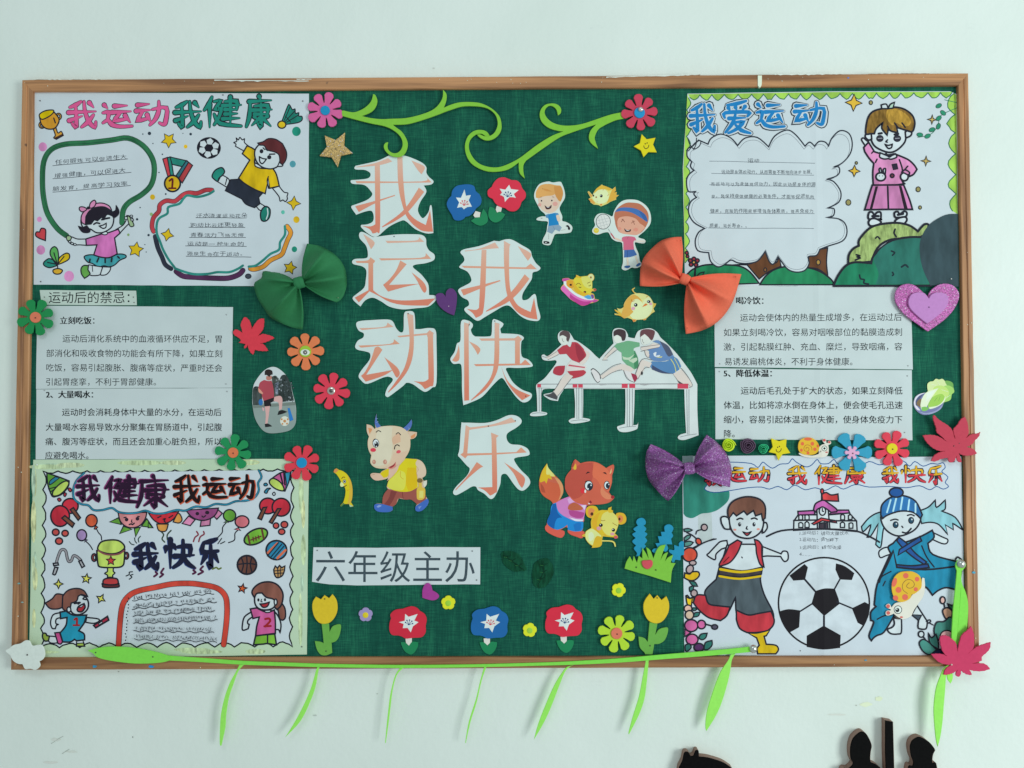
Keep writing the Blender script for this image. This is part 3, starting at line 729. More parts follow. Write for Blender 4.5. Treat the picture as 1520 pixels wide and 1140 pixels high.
draw('running_girl_drawing', p2, FC, '''
O W 1.4 565,440! 500,460 475,530 490,585 520,590! 530,560 548,550! 525,540 530,500 575,485!
O W 1.3 460,660! 530,670 540,720 480,725 455,705!
O 8fae48:marker 1.5 400,670 405,635 430,635 440,655! 465,660! 455,705! 420,705
O b04a84:marker 1.4 515,630! 560,625! 588,715! 570,735 545,730!
O 8fae48:marker 1.4 720,755! 720,725! 785,720! 795,755!
O W 1 722,700! 780,700! 785,725! 720,728!
O 2089a8:marker 1.6 565,435! 620,425! 680,460 740,465 815,462! 790,540! 740,610! 790,640 795,695! 720,705! 700,690! 660,715 590,715! 565,630! 620,560 630,485! 570,495!
O W 1.4 815,485! 920,498 930,520 880,540 805,530!
O W 1.6 670,300 740,270 800,290 830,340 825,400 790,440 740,458 690,450 660,400
O 7a5248:marker 1.4 590,400 578,330 600,270 650,225 730,212 790,235 825,290! 770,270 735,285! 720,330 670,350! 660,400! 640,400 620,425!
O 7a5248:marker 1.4 590,270! 530,265 490,310 425,350! 470,400 540,405 585,390!
C W 1.3 648,410,18,24
L K 2 700,352 750,345
L K 1.4 735,360 755,345
L K 1.4 800,290 780,310 810,318
O 9c2c34 1.6 725,410! 740,380 790,355! 800,390 770,430 735,428
O W .8 735,392! 765,370 788,362! 770,385
O 9c2c44:marker 1.6 880,560! 1010,475! 1022,510! 900,582!
O W .8 925,545! 960,520! 965,535! 930,555!
L 8c2428 3 700,505 722,495 722,550
L 8c2428 2.6 690,558 745,558
''')
draw('standing_girl_drawing', p2, FD, '''
O 7a5248:marker 1.5 1215,390! 1225,440 1235,495 1265,510 1290,480 1285,400 1255,350!
O W 1.5 1190,430! 1225,480 1248,550 1240,630! 1225,600 1195,600!
O 6fae3c:marker 1.6 1010,655! 990,742! 1080,735 1120,730 1205,742! 1190,640!
L K 1.4 1122,650 1122,730
O W 1.5 975,430! 905,480 885,560 890,605 940,590! 950,550! 935,540 940,510 985,475!
O b85a94:marker 1.6 960,405! 1020,395! 1080,425 1130,435 1185,415! 1195,520 1195,635! 1110,645 1010,658! 1020,570 1045,480! 985,495!
O W 1.2 1090,420! 1105,438 1145,435 1155,415!
O W 1.6 1000,300 1020,260 1080,250 1170,290 1200,330 1190,380 1140,410 1060,410 1010,370
O 7a5248:marker 1.6 975,250 1000,200 1060,160 1140,150 1210,175 1255,230 1268,290 1250,370 1210,410! 1185,385! 1205,340! 1170,310 1110,295 1070,255! 1020,260 1000,300!
C W 1.3 1198,340,14,28
C K 0 1036,320,11,16
C K 0 1098,318,11,16
L K 1 1065,315 1060,335 1072,338
O 9c2c34 1.4 1050,358! 1090,355 1140,340! 1120,380 1080,390
L 8c2428 3.2 1100,500 1135,495 1145,520 1100,570
L 8c2428 3 1092,568 1152,565
''')
k = Ink(z=BASE[0] + .0002)
g1 = '176,958 178,925 182,898 192,884 206,877 230,872 255,867 280,866 300,868 322,873 334,884 337,900 336,925 332,957'
k.line(pts_of(g1, None, 4, False), 8.6, 'K'); k.line(pts_of(g1, None, 4, False), 7.2, 'b84438', kind='marker')
for i, (x0, x1, y0, y1) in enumerate(((196, 318, 891.5, 881), (196, 322, 904, 893.5), (197, 319, 914.5, 907), (198, 323, 925.5, 920.5), (198, 318, 937, 939), (199, 322, 949, 953))):
    k.line([(x0 + (x1 - x0) * j / 40, y0 + (y1 - y0) * j / 40 + 1.1 * math.sin(j * 1.15 + i)) for j in range(41)], 1.1, '1b222c')
    x = x0 + 2
    while x < x1 - 4:
        if random.random() < .9:
            yb = y0 + (y1 - y0) * (x - x0) / (x1 - x0) - 2.2
            for _ in range(3):
                q = [(x + random.uniform(0, 3.2), yb - random.uniform(0, 5.6)) for _ in range(2)]; k.line([(q[0]), (q[0][0] + random.uniform(-.6, 1.4), q[0][1] + random.uniform(.6, 2.6)), (q[1])], .55, '1b222c')
        x += random.uniform(3.2, 4.4)
for j in range(14): k.ell(191 - j * .35 + random.uniform(-1.5, 1.5), 888 + j * 4.8, 1, 1.2, '1b222c')
k.build('goal_drawing', p2)
pin(p2, 448, 960, SHEET + .0004, .9); pin(p2, 55, 690, SHEET + .0004, 1.2, 'dfe6e8')

BASE[0] = INK
# ================================================================ POSTER, top right
p3 = sheet('hand_drawn_poster', 'hand drawn poster with green scalloped edge, blue lettering and child in pink uniform', 'poster', '1020.5,139 1240,135.5 1410,135.5 1420.5,140 1422.5,423 1180,425 1017,423 1013.5,250', col='b1c5ce', group='hand drawn sports posters')
k = Ink()
def edge_scallops(cusps, out, depth, h, lc):
    arc = scallop(cusps, depth)
    k.poly(arc + out, h, 'marker'); k.line(arc, 1.4, lc)
edge_scallops(steps(1413, 137.5, 1021, 141, 21), [(1021, 139.8), (1240, 136.5), (1413, 136.3)], -7.8, '8ebf52', '2d6a4c')
edge_scallops(steps(1417, 138, 1419.5, 318, 6), [(1421.6, 318), (1419.6, 141), (1416, 138)], 11, '8ebf52', '2d6a4c')
edge_scallops(steps(1017.2, 390, 1019.6, 142, 12), [(1020.2, 141), (1014.2, 252), (1016.4, 390)], 5.5, '8ebf52', '2d6a4c')
k.build('green_scalloped_edge', p3)
I4 = F(1230, 270, 240); I6 = F(930, 330, 320); I3 = F(1230, 110, 240)
k = Ink()
k.run('''
O 1f7a52:marker 1.6 425,370! 470,330 560,300 700,300 800,310 870,350 935,430! 600,442! 430,442!
O 5a3c26:marker 1.3 700,300! 850,300! 935,400! 1000,350 1090,310! 1075,240! 1060,280 1030,290! 975,205! 940,250 880,290 790,298!
O 5a3c26:marker 1.3 1285,240! 1360,190! 1418,180! 1410,280 1420,380! 1350,330 1270,320!
C 7a5a30 1 978,335,10,14
C 9a8040 1 1352,282,14,18
O 1f7a52:marker 1.6 940,440! 980,380 1050,330 1150,310 1280,320 1370,350 1440,400 1465,440!
L K 2 485,320 480,400
C 8c2c3c 1.4 475,258,14,13
C 8c2c3c 1.4 450,270,13,13
C 8c2c3c 1.4 455,298,13,13
C 8c2c3c 1.4 490,300,13,13
C 8c2c3c 1.4 500,270,13,13
C c8a040 1 475,282,10,10
C 8c2c3c 1.2 425,215,10,12
C 8c2c3c 1.2 430,240,10,10
O 1f7a52 1.2 490,390! 515,360 548,350! 530,390! 
''', I6)
k.build('flower_and_tree_drawing', p3)
k = Ink(z=BASE[0] + .00022)
out = '1037,208! 1051,214! 1056,205 1070,199 1085,205 1095,216! 1106,205 1124,204 1141,218! 1150,202 1168,193 1181,200 1195,217! 1202,211 1209,217! 1216,210 1225,211 1230,217! 1235,205 1247,194 1260,198 1265,212 1262,228 1250,242 1237,248! 1245,248 1246,256 1240,262 1227,266! 1238,270 1248,285 1245,300 1228,309! 1238,310 1237,320 1227,323! 1245,325 1255,333 1257,347 1250,358 1230,365 1217,370! 1212,379 1200,381 1201,391 1195,401 1183,404 1170,400 1160,388 1155,381! 1148,392 1142,388 1136,373! 1125,387 1110,391 1095,390 1085,386 1075,393 1065,396 1055,388 1052,375! 1036,372 1032,358 1037,345 1046,339! 1030,330 1022,315 1025,300 1034,293! 1030,288 1033,284! 1022,284 1019,270 1022,260 1030,253! 1025,247 1027,240! 1020,232 1021,221 1028,217'
op = pts_of(out, None, 4, True); k.poly(op, 'b1c5ce', 'paper'); k.line(op, 2, '28303c', True)
cx_, cy_ = 1137, 298
k.line([(x + (cx_ - x) * .035 + .6, y + (cy_ - y) * .045 + .8) for x, y in op], .55, '505a66', True)
k.run('L 28303c 1 1022,224 1032,212 1040,209 1038,217 1030,221 1024,214 1021,205\nL 28303c .9 1034,205 1033,215 1029,222', (0, 0, 1))
k.build('cloud_border_drawing', p3); BASE[0] = INK + .0003
lettering('lettering', p3, [('我', 1024, 153, 1063, 199), ('爱', 1072, 148, 1116, 200), ('运', 1121, 151, 1166, 192), ('动', 1178, 150, 1227, 188)], [('28303c', 12, 0, 0), ('b1c5ce', 9, 0, 0), ('1f76b4', 5.4, -.5, -.3)], label='blue brush lettering with black outline')
glyph_text('handwriting', p3, [('运动', 1109.5, 240.5, 7, 9, 0), ('运动是身体的动力，从而需要不断地向进步发展。', 1071, 257.5, 7, 6.3, .004), ('而运动可以为身体提供动力，因此运动是身体的源', 1055, 275.5, 7, 7.1, .004),
    ('泉，是保持身体健康的必要条件，才能够促进肌肉', 1055, 293.5, 7, 7.0, .004), ('健美，克服的作用能够增强身体素质，提高免疫力', 1054, 315.5, 7, 7.0, .002), ('质量，延长寿命。。', 1053, 337.3, 7, 6.6, 0)], '2c3844', jit=.5, thin=0)
k = Ink()
for v in ((1053, 239, 1210, 242.5), (1056, 257.3, 1208, 260), (1053, 274.3, 1210, 277.5), (1056, 293.6, 1210, 295.5), (1053, 316.6, 1209, 317), (1051, 338.5, 1208, 339)): ul(k, *v, .7, '5a6874')
k.build('ruled_lines', p3)
for (x, y, r, i_, h) in ((1267.3, 152.5, 12.5, .42, 'dba83c'), (1268.2, 253.8, 8.5, .42, 'dba83c'), (1383.6, 177.5, 7, .3, 'b8a864'), (1374.5, 239, 7.5, .3, 'b8a864')): k = Ink(); k.star(x, y, r, 4, 3, i_, h, 1.6); k.build('star_drawing', p3)
k = Ink(z=BASE[0] + .0001)
for (x, y, r) in ((1292.7, 152.3, 2.6), (1271.2, 241.8, 1.8), (1363, 281, 3.2), (1259.4, 300.5, 3.6), (1365.8, 308, 2.2)): k.ell(x, y, r, r * 1.15, '8a8a5a', 1.3)
k.build('circle_drawings', p3); k = Ink()
k.line(pts_of('1053,134 1402,148 1396,172 1390,190 1380,200 1362,204', None, 4, False)[4:], .9, '2f7a62')
for (x, y, a) in ((1393.5, 157, -.5), (1400, 167.5, .7), (1393.5, 175.5, -.7), (1393, 187.5, -1.2), (1383.5, 192.5, -.4), (1365.5, 200, .1), (1377, 202, -.5)): k.ell(x, y, 4.6, 3, '2a8064', .6, a)
k.build('leaf_sprig_drawing', p3)
draw('child_drawing', p3, I3, '''
O W 1.6 350,680! 310,620 325,600 350,620 375,640 370,660!
O c084b4:marker 1.8 330,690! 375,640! 430,730! 480,745 560,760 620,750! 740,800 800,850 830,895! 800,940 765,960! 740,920! 700,915! 690,1000 715,1030! 600,1045 420,1045! 415,930 425,840! 380,790 340,730!
L K 1.4 405,745 420,730 465,742
L K 1.6 440,830 455,800
L K 1.6 665,805 690,880 695,930
O W 1.6 485,740! 480,780 520,798 560,795 590,800 640,780 630,750! 570,775!
L K 1.6 540,745 570,780 610,750
O W 1.8 400,560 420,480 560,440 700,480 725,560 715,640 640,715 560,735 450,690 405,630
O W 1.8 405,610! 375,620 345,590 355,560 400,555!
O W 1.8 725,600! 770,580 780,545 745,530 720,545!
O 7a6230:pencil 1.8 355,470! 350,560 400,560 430,560! 450,510 510,455! 500,510 550,575! 560,520! 600,540 650,550! 640,500! 700,520 780,545! 800,520 810,450 780,380 700,325 600,310 500,325 420,350 375,400
F a3863a:pencil 560,330 640,330 720,370 770,430 760,480 700,490 640,460 600,480 560,440 540,390
L K 1.6 555,490 575,530 
L K 1.6 620,460 650,500
L K 1.6 690,460 720,500
O W 1.5 495,290! 500,325! 560,325! 545,285 520,282!
O 9fc4b4 1.5 560,325! 580,285 620,265! 605,320!
C 2a2c3a 1 482,605,30,28
C 2a2c3a 1 645,605,32,28
L 8a94a0 .7 462,605 505,602
L 8a94a0 .7 625,605 668,602
L K 2.2 470,560 500,555
L K 2.2 620,568 655,562
L K 1.4 555,618 538,635 552,640
O W 1.6 530,660! 560,670 598,660! 590,690 560,698
O 2a2438 1 597,850! 640,843! 650,890! 610,898!
C W 1.8 490,965,45,38
O W 1.6 482,930! 475,895 490,885 500,925!
O W 1.6 515,930! 515,895 535,890 532,935!
C K 0 477,957,5,5
C K 0 508,957,5,5
C 5a3040 1.4 598,955,18,18
C W 1.8 712,965,36,38
O c084b4:marker 1.6 690,920! 720,900 760,925 750,950!
L K 1.4 715,900 745,865
''')
draw('child_drawing', p3, I4, '''
O b478aa:marker 1.8 412,30! 385,110 340,262! 560,258 788,258! 760,165 705,28!
F 241c28 440,42! 465,42! 410,258! 385,258!
F 241c28 660,38! 685,38! 745,256! 710,256!
L K 1.8 555,45 562,255
O W 2 380,290 410,285 430,310 460,285 490,290 490,350 480,350 380,350
L K 2.4 410,322 470,322
O W 2 375,385 395,350 440,345 492,375 470,400 400,415
O W 2 620,290 650,280 670,305 710,278 735,290 725,325 660,335 625,330
L K 2.4 650,310 700,300
O W 2 625,370 660,340 720,330 735,360 700,400 640,398
''', z=BASE[0] + .0004)
draw('hill_drawing', p3, I4, '''
O 8aa66a:pencil 2.2 185,770! 190,690 230,630 285,600! 290,540 380,440 480,400 640,385 760,410 840,465! 900,400 940,410 900,500! 860,520! 700,530 560,550 460,620 400,750!
L K 1.6 440,530 460,515 480,535
L K 1.8 625,445 615,480 635,515
L K 1.8 260,685 290,695 268,705 295,715 250,735
O 1b7456:marker 2.2 50,965! 90,880 160,790 250,755 400,765! 420,700 500,620 620,545 760,520 880,520! 900,700 960,965! 960,975! 50,978!
F 24655c:marker 420,740! 480,640 600,560 760,530 870,530! 870,700 940,960! 700,962 440,962! 470,860
L 1c2c34 1.6 590,650 620,665 600,690
L 1c2c34 1.8 685,800 720,780 745,800
L 1c2c34 1.6 290,875 300,910 335,920 330,950 375,960
L 1c2c34 1.6 600,850 610,870 600,880
F 2f444c:marker 1216,300! 1100,310 960,390 880,500 855,620 880,800 955,972! 1224,985! 1222,640!
''', z=BASE[0] + .0006)
pin(p3, 1412, 414, SHEET + .002, 1, 'c8d0d0')

BASE[0] = INK
# ================================================================ POSTER, bottom right
p4 = sheet('hand_drawn_poster', 'hand drawn poster with big football, school building and blue wavy lettering banner', 'poster', '1013,677 1140,676 1300,678.5 1427,677.5 1430,820 1432,972.5 1200,973.5 1016,972 1014,820', col='b1c5d1', group='hand drawn sports posters')
J2 = F(940, 630, 240); J3 = F(1160, 650, 280); J4 = F(1000, 800, 240); J5 = F(1220, 820, 260); J6 = F(860, 750, 200)
draw('tree_drawing', p4, J2, '''
F a7bcc0 605,780! 735,780! 745,1100! 615,1100!
F 7e9a9e 465,300! 560,292! 560,420! 465,420!
F 2c7d70:marker 468,430! 620,420 740,520 880,590! 905,640 890,720 800,800 720,830 640,840 560,880 500,870 472,840!
''')
k = Ink(z=BASE[0] + .00006)
bl = '1040,690 1060,688 1085,686 1115,688 1125,694 1132,686 1138,690 1147,695 1158,689 1170,688 1176,681 1182,686 1196,693 1205,690 1213,682 1218,688 1230,688 1238,682 1246,690 1275,693 1290,685 1305,690 1318,687 1340,684 1350,692 1358,685 1370,692 1382,688 1392,689 1400,687 1403,694 1398,700 1407,708 1403,716 1408,722 1400,726 1390,722 1380,727 1365,721 1345,724 1320,722 1290,723 1270,719 1252,726 1240,721 1225,728 1210,724 1195,727 1180,720 1168,727 1155,722 1142,726 1130,723 1110,724 1085,728 1060,731 1046,726 1050,716'
q = pts_of(bl, None, 3, True); k.poly(q, 'b1c5d1', 'paper'); k.line(q, 1.3, '20528c', True)
k.build('banner_drawing', p4)
lettering('lettering', p4, [('我', 1046, 694, 1072, 722), ('运', 1078, 692, 1108, 716), ('动', 1112, 692, 1143, 716), ('我', 1169, 691, 1198, 720), ('健', 1209, 690, 1250, 720), ('康', 1253, 690, 1286, 719), ('我', 1310, 692, 1334, 718), ('快', 1337, 691, 1374, 717), ('乐', 1376, 690, 1400, 720)],
    [('2a2030', 5.2, 0, 0), ('d8a028/b83844', 2.7, 0, 0)], z=BASE[0] + .0001, label='red and yellow outlined lettering')
draw('school_building_drawing', p4, J3, '''
O W 1.5 98,745! 100,670! 135,620! 265,620! 385,620! 545,605! 605,670! 610,755! 350,735
O a85aa0:marker 1.5 132,592! 265,585! 270,618! 135,622!
O a85aa0:marker 1.5 440,582! 540,582! 550,605! 385,612! 
O W 1.5 285,560! 375,560! 390,735! 290,735!
O a85aa0:marker 1.5 258,580! 275,530 330,502 350,505! 440,570 445,595! 400,600! 340,560 290,575 280,600!
O b83c40:marker 1.5 325,455! 360,440 400,460 455,452! 460,510! 400,508 330,502!
L K 1.8 325,500 325,425
C b83c40 1.3 328,430,12,20
C W 1.4 330,590,26,34
L K 1.2 330,568 330,590 340,592
O b83c40:marker 1.3 245,690! 320,645! 440,668! 445,685! 330,668! 262,700!
O W 1.3 140,625! 140,660! 170,660! 170,630 155,620
O W 1.3 190,625! 190,660! 222,660! 222,630 205,620
O W 1.3 140,688! 140,722! 172,722! 172,692 155,682
O W 1.3 190,685! 190,722! 222,722! 222,690 205,675
O W 1.3 478,625! 478,660! 508,660! 508,628 492,618
O W 1.3 540,625! 540,658! 568,658! 568,628 555,620
O W 1.3 475,688! 475,722! 508,722! 508,690 492,680
O W 1.3 545,690! 545,728! 575,728! 575,692 560,685
O 3a3440 1.3 305,690! 345,682! 345,735! 305,735!
O 3a3440 1.3 352,684! 372,684! 375,735! 352,735!
L K 1.5 100,665 290,662
L K 1.5 392,668 605,668
L K 1.7 -120,795 0,748 200,735 400,736 600,750 720,800 790,840
''', z=BASE[0] + .00005)
glyph_text('handwriting', p4, [('1.运动后：请勿大量饮水', 1186, 793.5, 6.6, 6.9, .004), ('2.运动后：请勿蹲下', 1186, 803, 6.6, 6.8, .002), ('3.运动后：请勿洗澡', 1186, 814.5, 6.6, 7.2, .002), ('4.……', 1186, 824.5, 6.6, 7.2, 0)], '39424c', jit=.8, thin=.0)
k = Ink(); k.ell(1223, 895, 67.5, 67.3, 'b3c7d2', 2.6, 0, '1c1c22')
k.run('''
F 1c1b20 1088,345! 1230,235! 1262,265! 1235,385! 1125,392!
F 1c1b20 1330,490! 1420,465 1515,468! 1550,560! 1560,610! 1415,725! 1295,610!
F 1c1b20 995,680! 1080,660 1190,672! 1180,830! 1082,885! 1010,740!
F 1c1b20 1250,910! 1410,815! 1570,905! 1565,1018 1560,1025! 1400,1040 1250,1015!
L K 1.9 1232,380 1330,492
L K 1.5 1190,680 1300,610
L K 2 1413,725 1413,820
''', J4)
k.run('''
F 1c1b20 122,95! 200,120 282,180! 260,240! 155,235! 118,150!
F 1c1b20 260,485! 372,430! 408,450! 408,540 365,640! 310,610!
F 1c1b20 20,635! 152,740! 152,828! 60,840! 20,840!
L K 1.5 155,235 108,320
L K 1.5 130,430 262,485
L K 1.5 18,545 18,640
''', J5)
k.build('large_football_drawing', p4)
# a plain boy in a red vest and grey trousers, kicking
draw('kicking_boy_drawing', p4, J4, '''
O W 1.5 500,15! 440,25 400,60 330,135! 315,155 380,195 395,180! 400,140 450,95! 510,75!
O W 1.5 830,70! 1010,140! 1030,115 1070,125 1075,190 1040,212 1005,165! 880,160! 830,165!
O 46565f:marker 1.6 430,262! 835,270! 815,380 850,520 930,680 940,760! 800,800 640,780 590,700 582,545! 530,660 480,740! 330,650 300,560 300,480 400,380!
O ad3642:marker 1.6 200,545! 230,525 300,530! 330,610 430,630 530,640! 500,720 440,768! 330,740 240,670 185,600!
O ad3642:marker 1.6 590,670! 700,715 800,700 915,680! 945,760 930,820 880,865! 780,880 690,880! 620,840 590,760!
O 3b383e:marker 1.4 430,262! 630,300 835,270! 825,330! 640,360 425,335!
O d9ae18:marker 1.5 690,880! 780,885 905,855! 870,910! 850,915! 870,990! 960,1000 985,1040 960,1080! 790,1080! 785,1030 805,1000! 780,930!
O d9ae18:marker 1.4 185,600! 150,590 115,540 130,530! 160,560 190,545!
O W 1.5 500,60! 600,50! 750,50! 835,70! 830,265! 640,300 435,262! 470,160!
O ad3642:marker 1.5 600,10! 640,30! 600,130 530,220 440,255! 430,235 490,130 520,60!
O ad3642:marker 1.5 760,5! 800,20 830,60! 830,160 850,265! 810,235 780,140 775,80!
L d9ae18 2.4 438,285 630,312 825,285
L d9ae18 2 430,350 620,375 818,350
L 5a1c24 1 470,220 520,170
L K 1.2 640,170 645,178
''', z=BASE[0] + .00006)
draw('kicking_boy_drawing', p4, J2, '''
O W 1.6 830,930! 825,880 860,865 905,885! 910,985! 860,980
O W 1.6 1215,930! 1250,925 1260,970 1235,1010 1215,1020!
O W 1.7 905,860 960,800 1080,780 1200,810 1225,900 1210,990 1150,1050 1070,1072 970,1045 915,970
O 6d4c40:marker 1.6 895,890! 890,800 930,730 1010,690 1100,680 1190,705 1240,770 1240,880! 1215,900! 1205,840! 1150,860! 1130,810! 1070,850! 1040,815! 970,860! 940,830!
C K 0 1000,940,15,20
C K 0 1135,940,15,20
C W 0 1005,933,5,6
C W 0 1140,933,5,6
L K 1.6 975,895 1005,882 1030,890
L K 1.6 1110,888 1140,880 1165,892
L K 1.3 1070,960 1062,980 1075,985
O a83c40 1.3 1030,1010! 1070,1020 1110,1008! 1070,1045
C c88a84 0 955,990,16,10
C c88a84 0 1175,985,16,10
''', z=BASE[0] + .00075)
# a plain child in a blue woolly hat, scarf and long blue coat
draw('child_in_blue_drawing', p4, J3, '''
O 7cb8c6:marker 1.4 830,590! 760,610 700,650 645,715! 660,755 720,700 690,800! 720,790 780,690! 760,860! 800,880 820,740 850,680!
O 7cb8c6:marker 1.4 1100,590! 1180,560 1240,500! 1250,560 1320,500! 1320,570 1290,590! 1400,640 1465,745! 1400,700 1380,690! 1385,740! 1320,700! 1340,780! 1270,700 1200,680 1130,690!
O W 1.4 880,880! 830,885 790,910 785,940 800,965 840,950 900,930!
O W 1.4 1215,760! 1300,800 1340,820 1330,850 1290,850 1200,810!
O W 1.7 805,620 900,560 1060,540 1120,620 1110,690 1060,750 960,790 880,770 820,710
O 2a6fae:marker 1.6 800,620! 810,540 880,480 980,465 1080,510 1135,620! 1120,650! 1060,600 960,590 860,620 815,650!
L 9ccfe0 1.6 850,600 880,500
L 9ccfe0 1.6 900,590 925,485
L 9ccfe0 1.6 960,575 975,480
L 9ccfe0 1.6 1020,580 1030,500
L 9ccfe0 1.6 1080,600 1080,530
C 1f4f90 1.6 925,440,56,38
C 20485f 1 920,700,20,24
C 20485f 1 1045,665,20,24
C W 0 926,692,6,7
C W 0 1051,657,6,7
L K 1.4 880,665 915,655 940,662
L K 1.4 1015,625 1045,618 1070,628
L K 1.4 970,712 978,722
L K 1.6 975,760 1010,765 1045,730
O 1c7ea2:marker 1.7 935,810! 960,850 1110,800 1215,745! 1230,800 1180,850! 1220,940 1430,1000! 1450,1070! 1440,1150! 780,1150! 830,1040 880,930! 860,880 900,850!
O 1f4f90:marker 1.5 945,800! 1010,850 1080,930 1170,1000! 1150,1020! 1060,960 980,890 930,830!
O 1f4f90:marker 1.5 1115,795! 1130,830! 940,945! 950,900!
L K 1.4 1130,870 1170,960 1230,1040
O 1f3f78:marker 1.5 920,1020! 1050,1030 1180,1015! 1190,1045! 1050,1060 925,1055!
''', z=BASE[0] + .00005)
draw('child_in_blue_drawing', p4, J5, '''
O 1c7ea2:marker 1.7 620,-15! 560,120 480,280 455,455! 470,470! 425,520 425,590! 450,610 410,720 430,765! 450,740 480,720 540,690 620,560! 700,430 870,360! 900,300 960,370! 1010,330 1080,305 1165,325! 1170,120! 900,150 650,130!
O W 1.6 620,570! 630,620 610,650 570,670 600,705 660,708 690,690 690,570!
O W 1.6 825,460! 870,530 915,600! 905,660 860,665 835,650 840,590! 780,540!
O 3a4a58 1.3 780,540! 865,545! 840,592!
L K 1.2 905,600 935,585 945,600 925,615
L K 1.2 930,610 965,630
L K 1.3 500,260 520,210 600,165
L K 1.3 480,580 540,550 600,545
L K 1.2 530,290 550,250
''', z=BASE[0] + .0006)
draw('flower_border_drawing', p4, J4, '''
L K 1.2 180,85 260,45 340,15 400,0
C c8503c:marker 1.5 152,148,68,66
C a09498 1.3 180,225,32,22
O d8a81c:marker 1.5 105,320! 150,330 175,310 230,310 240,345 200,385 150,390 100,365!
C a09498 1.4 152,285,32,40,.5
O 2c6e68:marker 1.2 145,395! 200,405 225,445! 180,440
O 2c6e68:marker 1.2 190,440! 180,480 150,492! 150,455
C a09498 1.4 192,510,30,32
O d8ae1e:marker 1.4 115,540! 150,560 175,550! 165,640! 130,620
C c8a89c:marker 1.4 135,655,36,34
O 2c6e68 1.2 170,650! 200,648 222,660! 190,675
C d8b4a0:marker 1.5 148,715,40,42
O 2c6e68:marker 1.2 185,735! 200,695 248,690! 230,725
C b86098:marker 1.6 165,815,62,56
O b86098:marker 1.4 105,850! 160,880! 105,918!
C b86098:marker 1.5 262,805,38,40
L K 1.6 295,800 365,820
C 4a4a5e 1.4 386,828,28,22
C b86098:marker 1.5 173,945,56,50
O 2c6e68:marker 1.3 235,930! 260,895 315,887! 300,930 265,948
C 4a2c5a:marker 1.5 237,1020,46,38
O 2c6e68:marker 1.3 285,1040! 300,975 360,955! 360,1000 320,1040
O 2c6e68:marker 1.3 110,1050! 110,1000 150,985! 165,1020 130,1055
''', z=BASE[0] + .0003)
draw('leaf_border_drawing', p4, J6, '''
O 4f8580:marker 1.2 1180,270! 1230,262 1275,280! 1230,300 1185,295!
O 4f8580:marker 1.2 1182,370! 1220,340 1258,338! 1240,375 1185,405!
O 4f8580:marker 1.2 1182,420! 1240,405 1285,420! 1250,455 1188,468!
L K 1.3 1215,310 1270,335 1330,385
C c8503c:marker 1.3 1345,408,28,38,-.5
C a09498 1.3 1410,250,34,36
L K 1.2 1380,275 1330,290 1315,325
L K 1.3 1300,485 1400,425 1520,380
''', z=BASE[0] + .0006)
draw('leaf_border_drawing', p4, J5, '''
C c8a8a4 1.6 1048,415,22,30
L K 1.5 1060,445 1068,485
O d89c84:marker 1.5 1050,500 1090,480 1130,510 1125,560 1090,585 1060,550
O 3d8078:marker 1.5 975,660 1000,605 1060,600 1110,560 1150,600 1140,680 1060,690 1010,760 980,720
C c8a0a4 1.4 1085,725,58,48
C W 1.5 862,710,24,26
L K 1.5 880,730 905,765
O 3d8078:marker 1.4 845,790 880,755 940,790 1000,850! 940,888 880,860
O 3d8078:marker 1.4 925,700! 950,740 990,710! 1010,780 1010,840! 940,790
O 202a50:marker 1.2 950,880! 1000,845 1060,840! 1060,890! 960,900!
O 2c5a50 1.3 1090,445! 1130,460 1145,450! 1140,500 1110,480
L K 1.5 1160,60 1180,40 1210,60
''', z=BASE[0] + .0007)
pin(p4, 1416, 685, SHEET + .0004, 1.2)
pin(p4, 1188, 966, SHEET + .0004, .8)

# ================================================================ printed text sheets
t1 = sheet('title_strip', 'white paper strip printed 运动后的禁忌 above the left text sheets', 'paper strip', '59,430.5 202,431.5 203,453 160,453 62,452.5', col='a9c2bd')
glyph_text('printed_text', t1, [('运动后的禁忌：', 71.5, 448.5, 18.6, 19.1, 0)], '141c22', thin=0)
for q in ((66, 441), (198, 441), (199, 449)): pin(t1, *q, SHEET + .0003, .8)
t2 = sheet('text_sheet', 'printed text sheet with short heading 立刻吃饭, directly under the title strip', 'text sheet', '55,453.6 345.8,455.8 344.5,575.5 200,576 53.5,577.5', col='aec3c8')
glyph_text('heading', t2, [('立刻吃饭：', 88.2 + q, 480.3, 12, 11.9, 0) for q in (0, .35, .7)], '141b22')
glyph_text('printed_text', t2, [('运动后消化系统中的血液循环供应不足，胃', 92.4, 507.2, 12.2, 12.55, .0025), ('部消化和吸收食物的功能会有所下降，如果立刻', 68.2, 528.8, 12.2, 12.5, .0025), ('吃饭，容易引起腹胀、腹痛等症状，严重时还会', 67.8, 550.2, 12.2, 12.5, .003), ('引起胃痉挛，不利于胃部健康。', 67.4, 571.4, 12.2, 12.3, 0)])
for q in ((336, 467), (335.5, 570)): pin(t2, *q, SHEET + .0003, .9, '8a949a')
t3 = sheet('text_sheet', 'printed text sheet headed 2、大量喝水, above the poster with pale green border', 'text sheet', '54,578 150,576.8 344.5,576 344,681 200,681.5 53,682', col='b0c5ca', zb=.0081, zf=.0086)
glyph_text('heading', t3, [('2、大量喝水：', 67.8 + q, 590, 12, 12, 0) for q in (0, .35, .7)], '141b22')
glyph_text('printed_text', t3, [('运动时会消耗身体中大量的水分，在运动后', 91.6, 616.4, 12.2, 12.5, 0), ('大量喝水容易导致水分聚集在胃肠道中，引起腹', 67.4, 638.6, 12.2, 12.5, 0), ('痛、腹泻等症状，而且还会加重心脏负担，所以', 67.0, 660, 12.2, 12.5, 0), ('应避免喝水。', 66.6, 680.6, 12.2, 12.1, 0)])
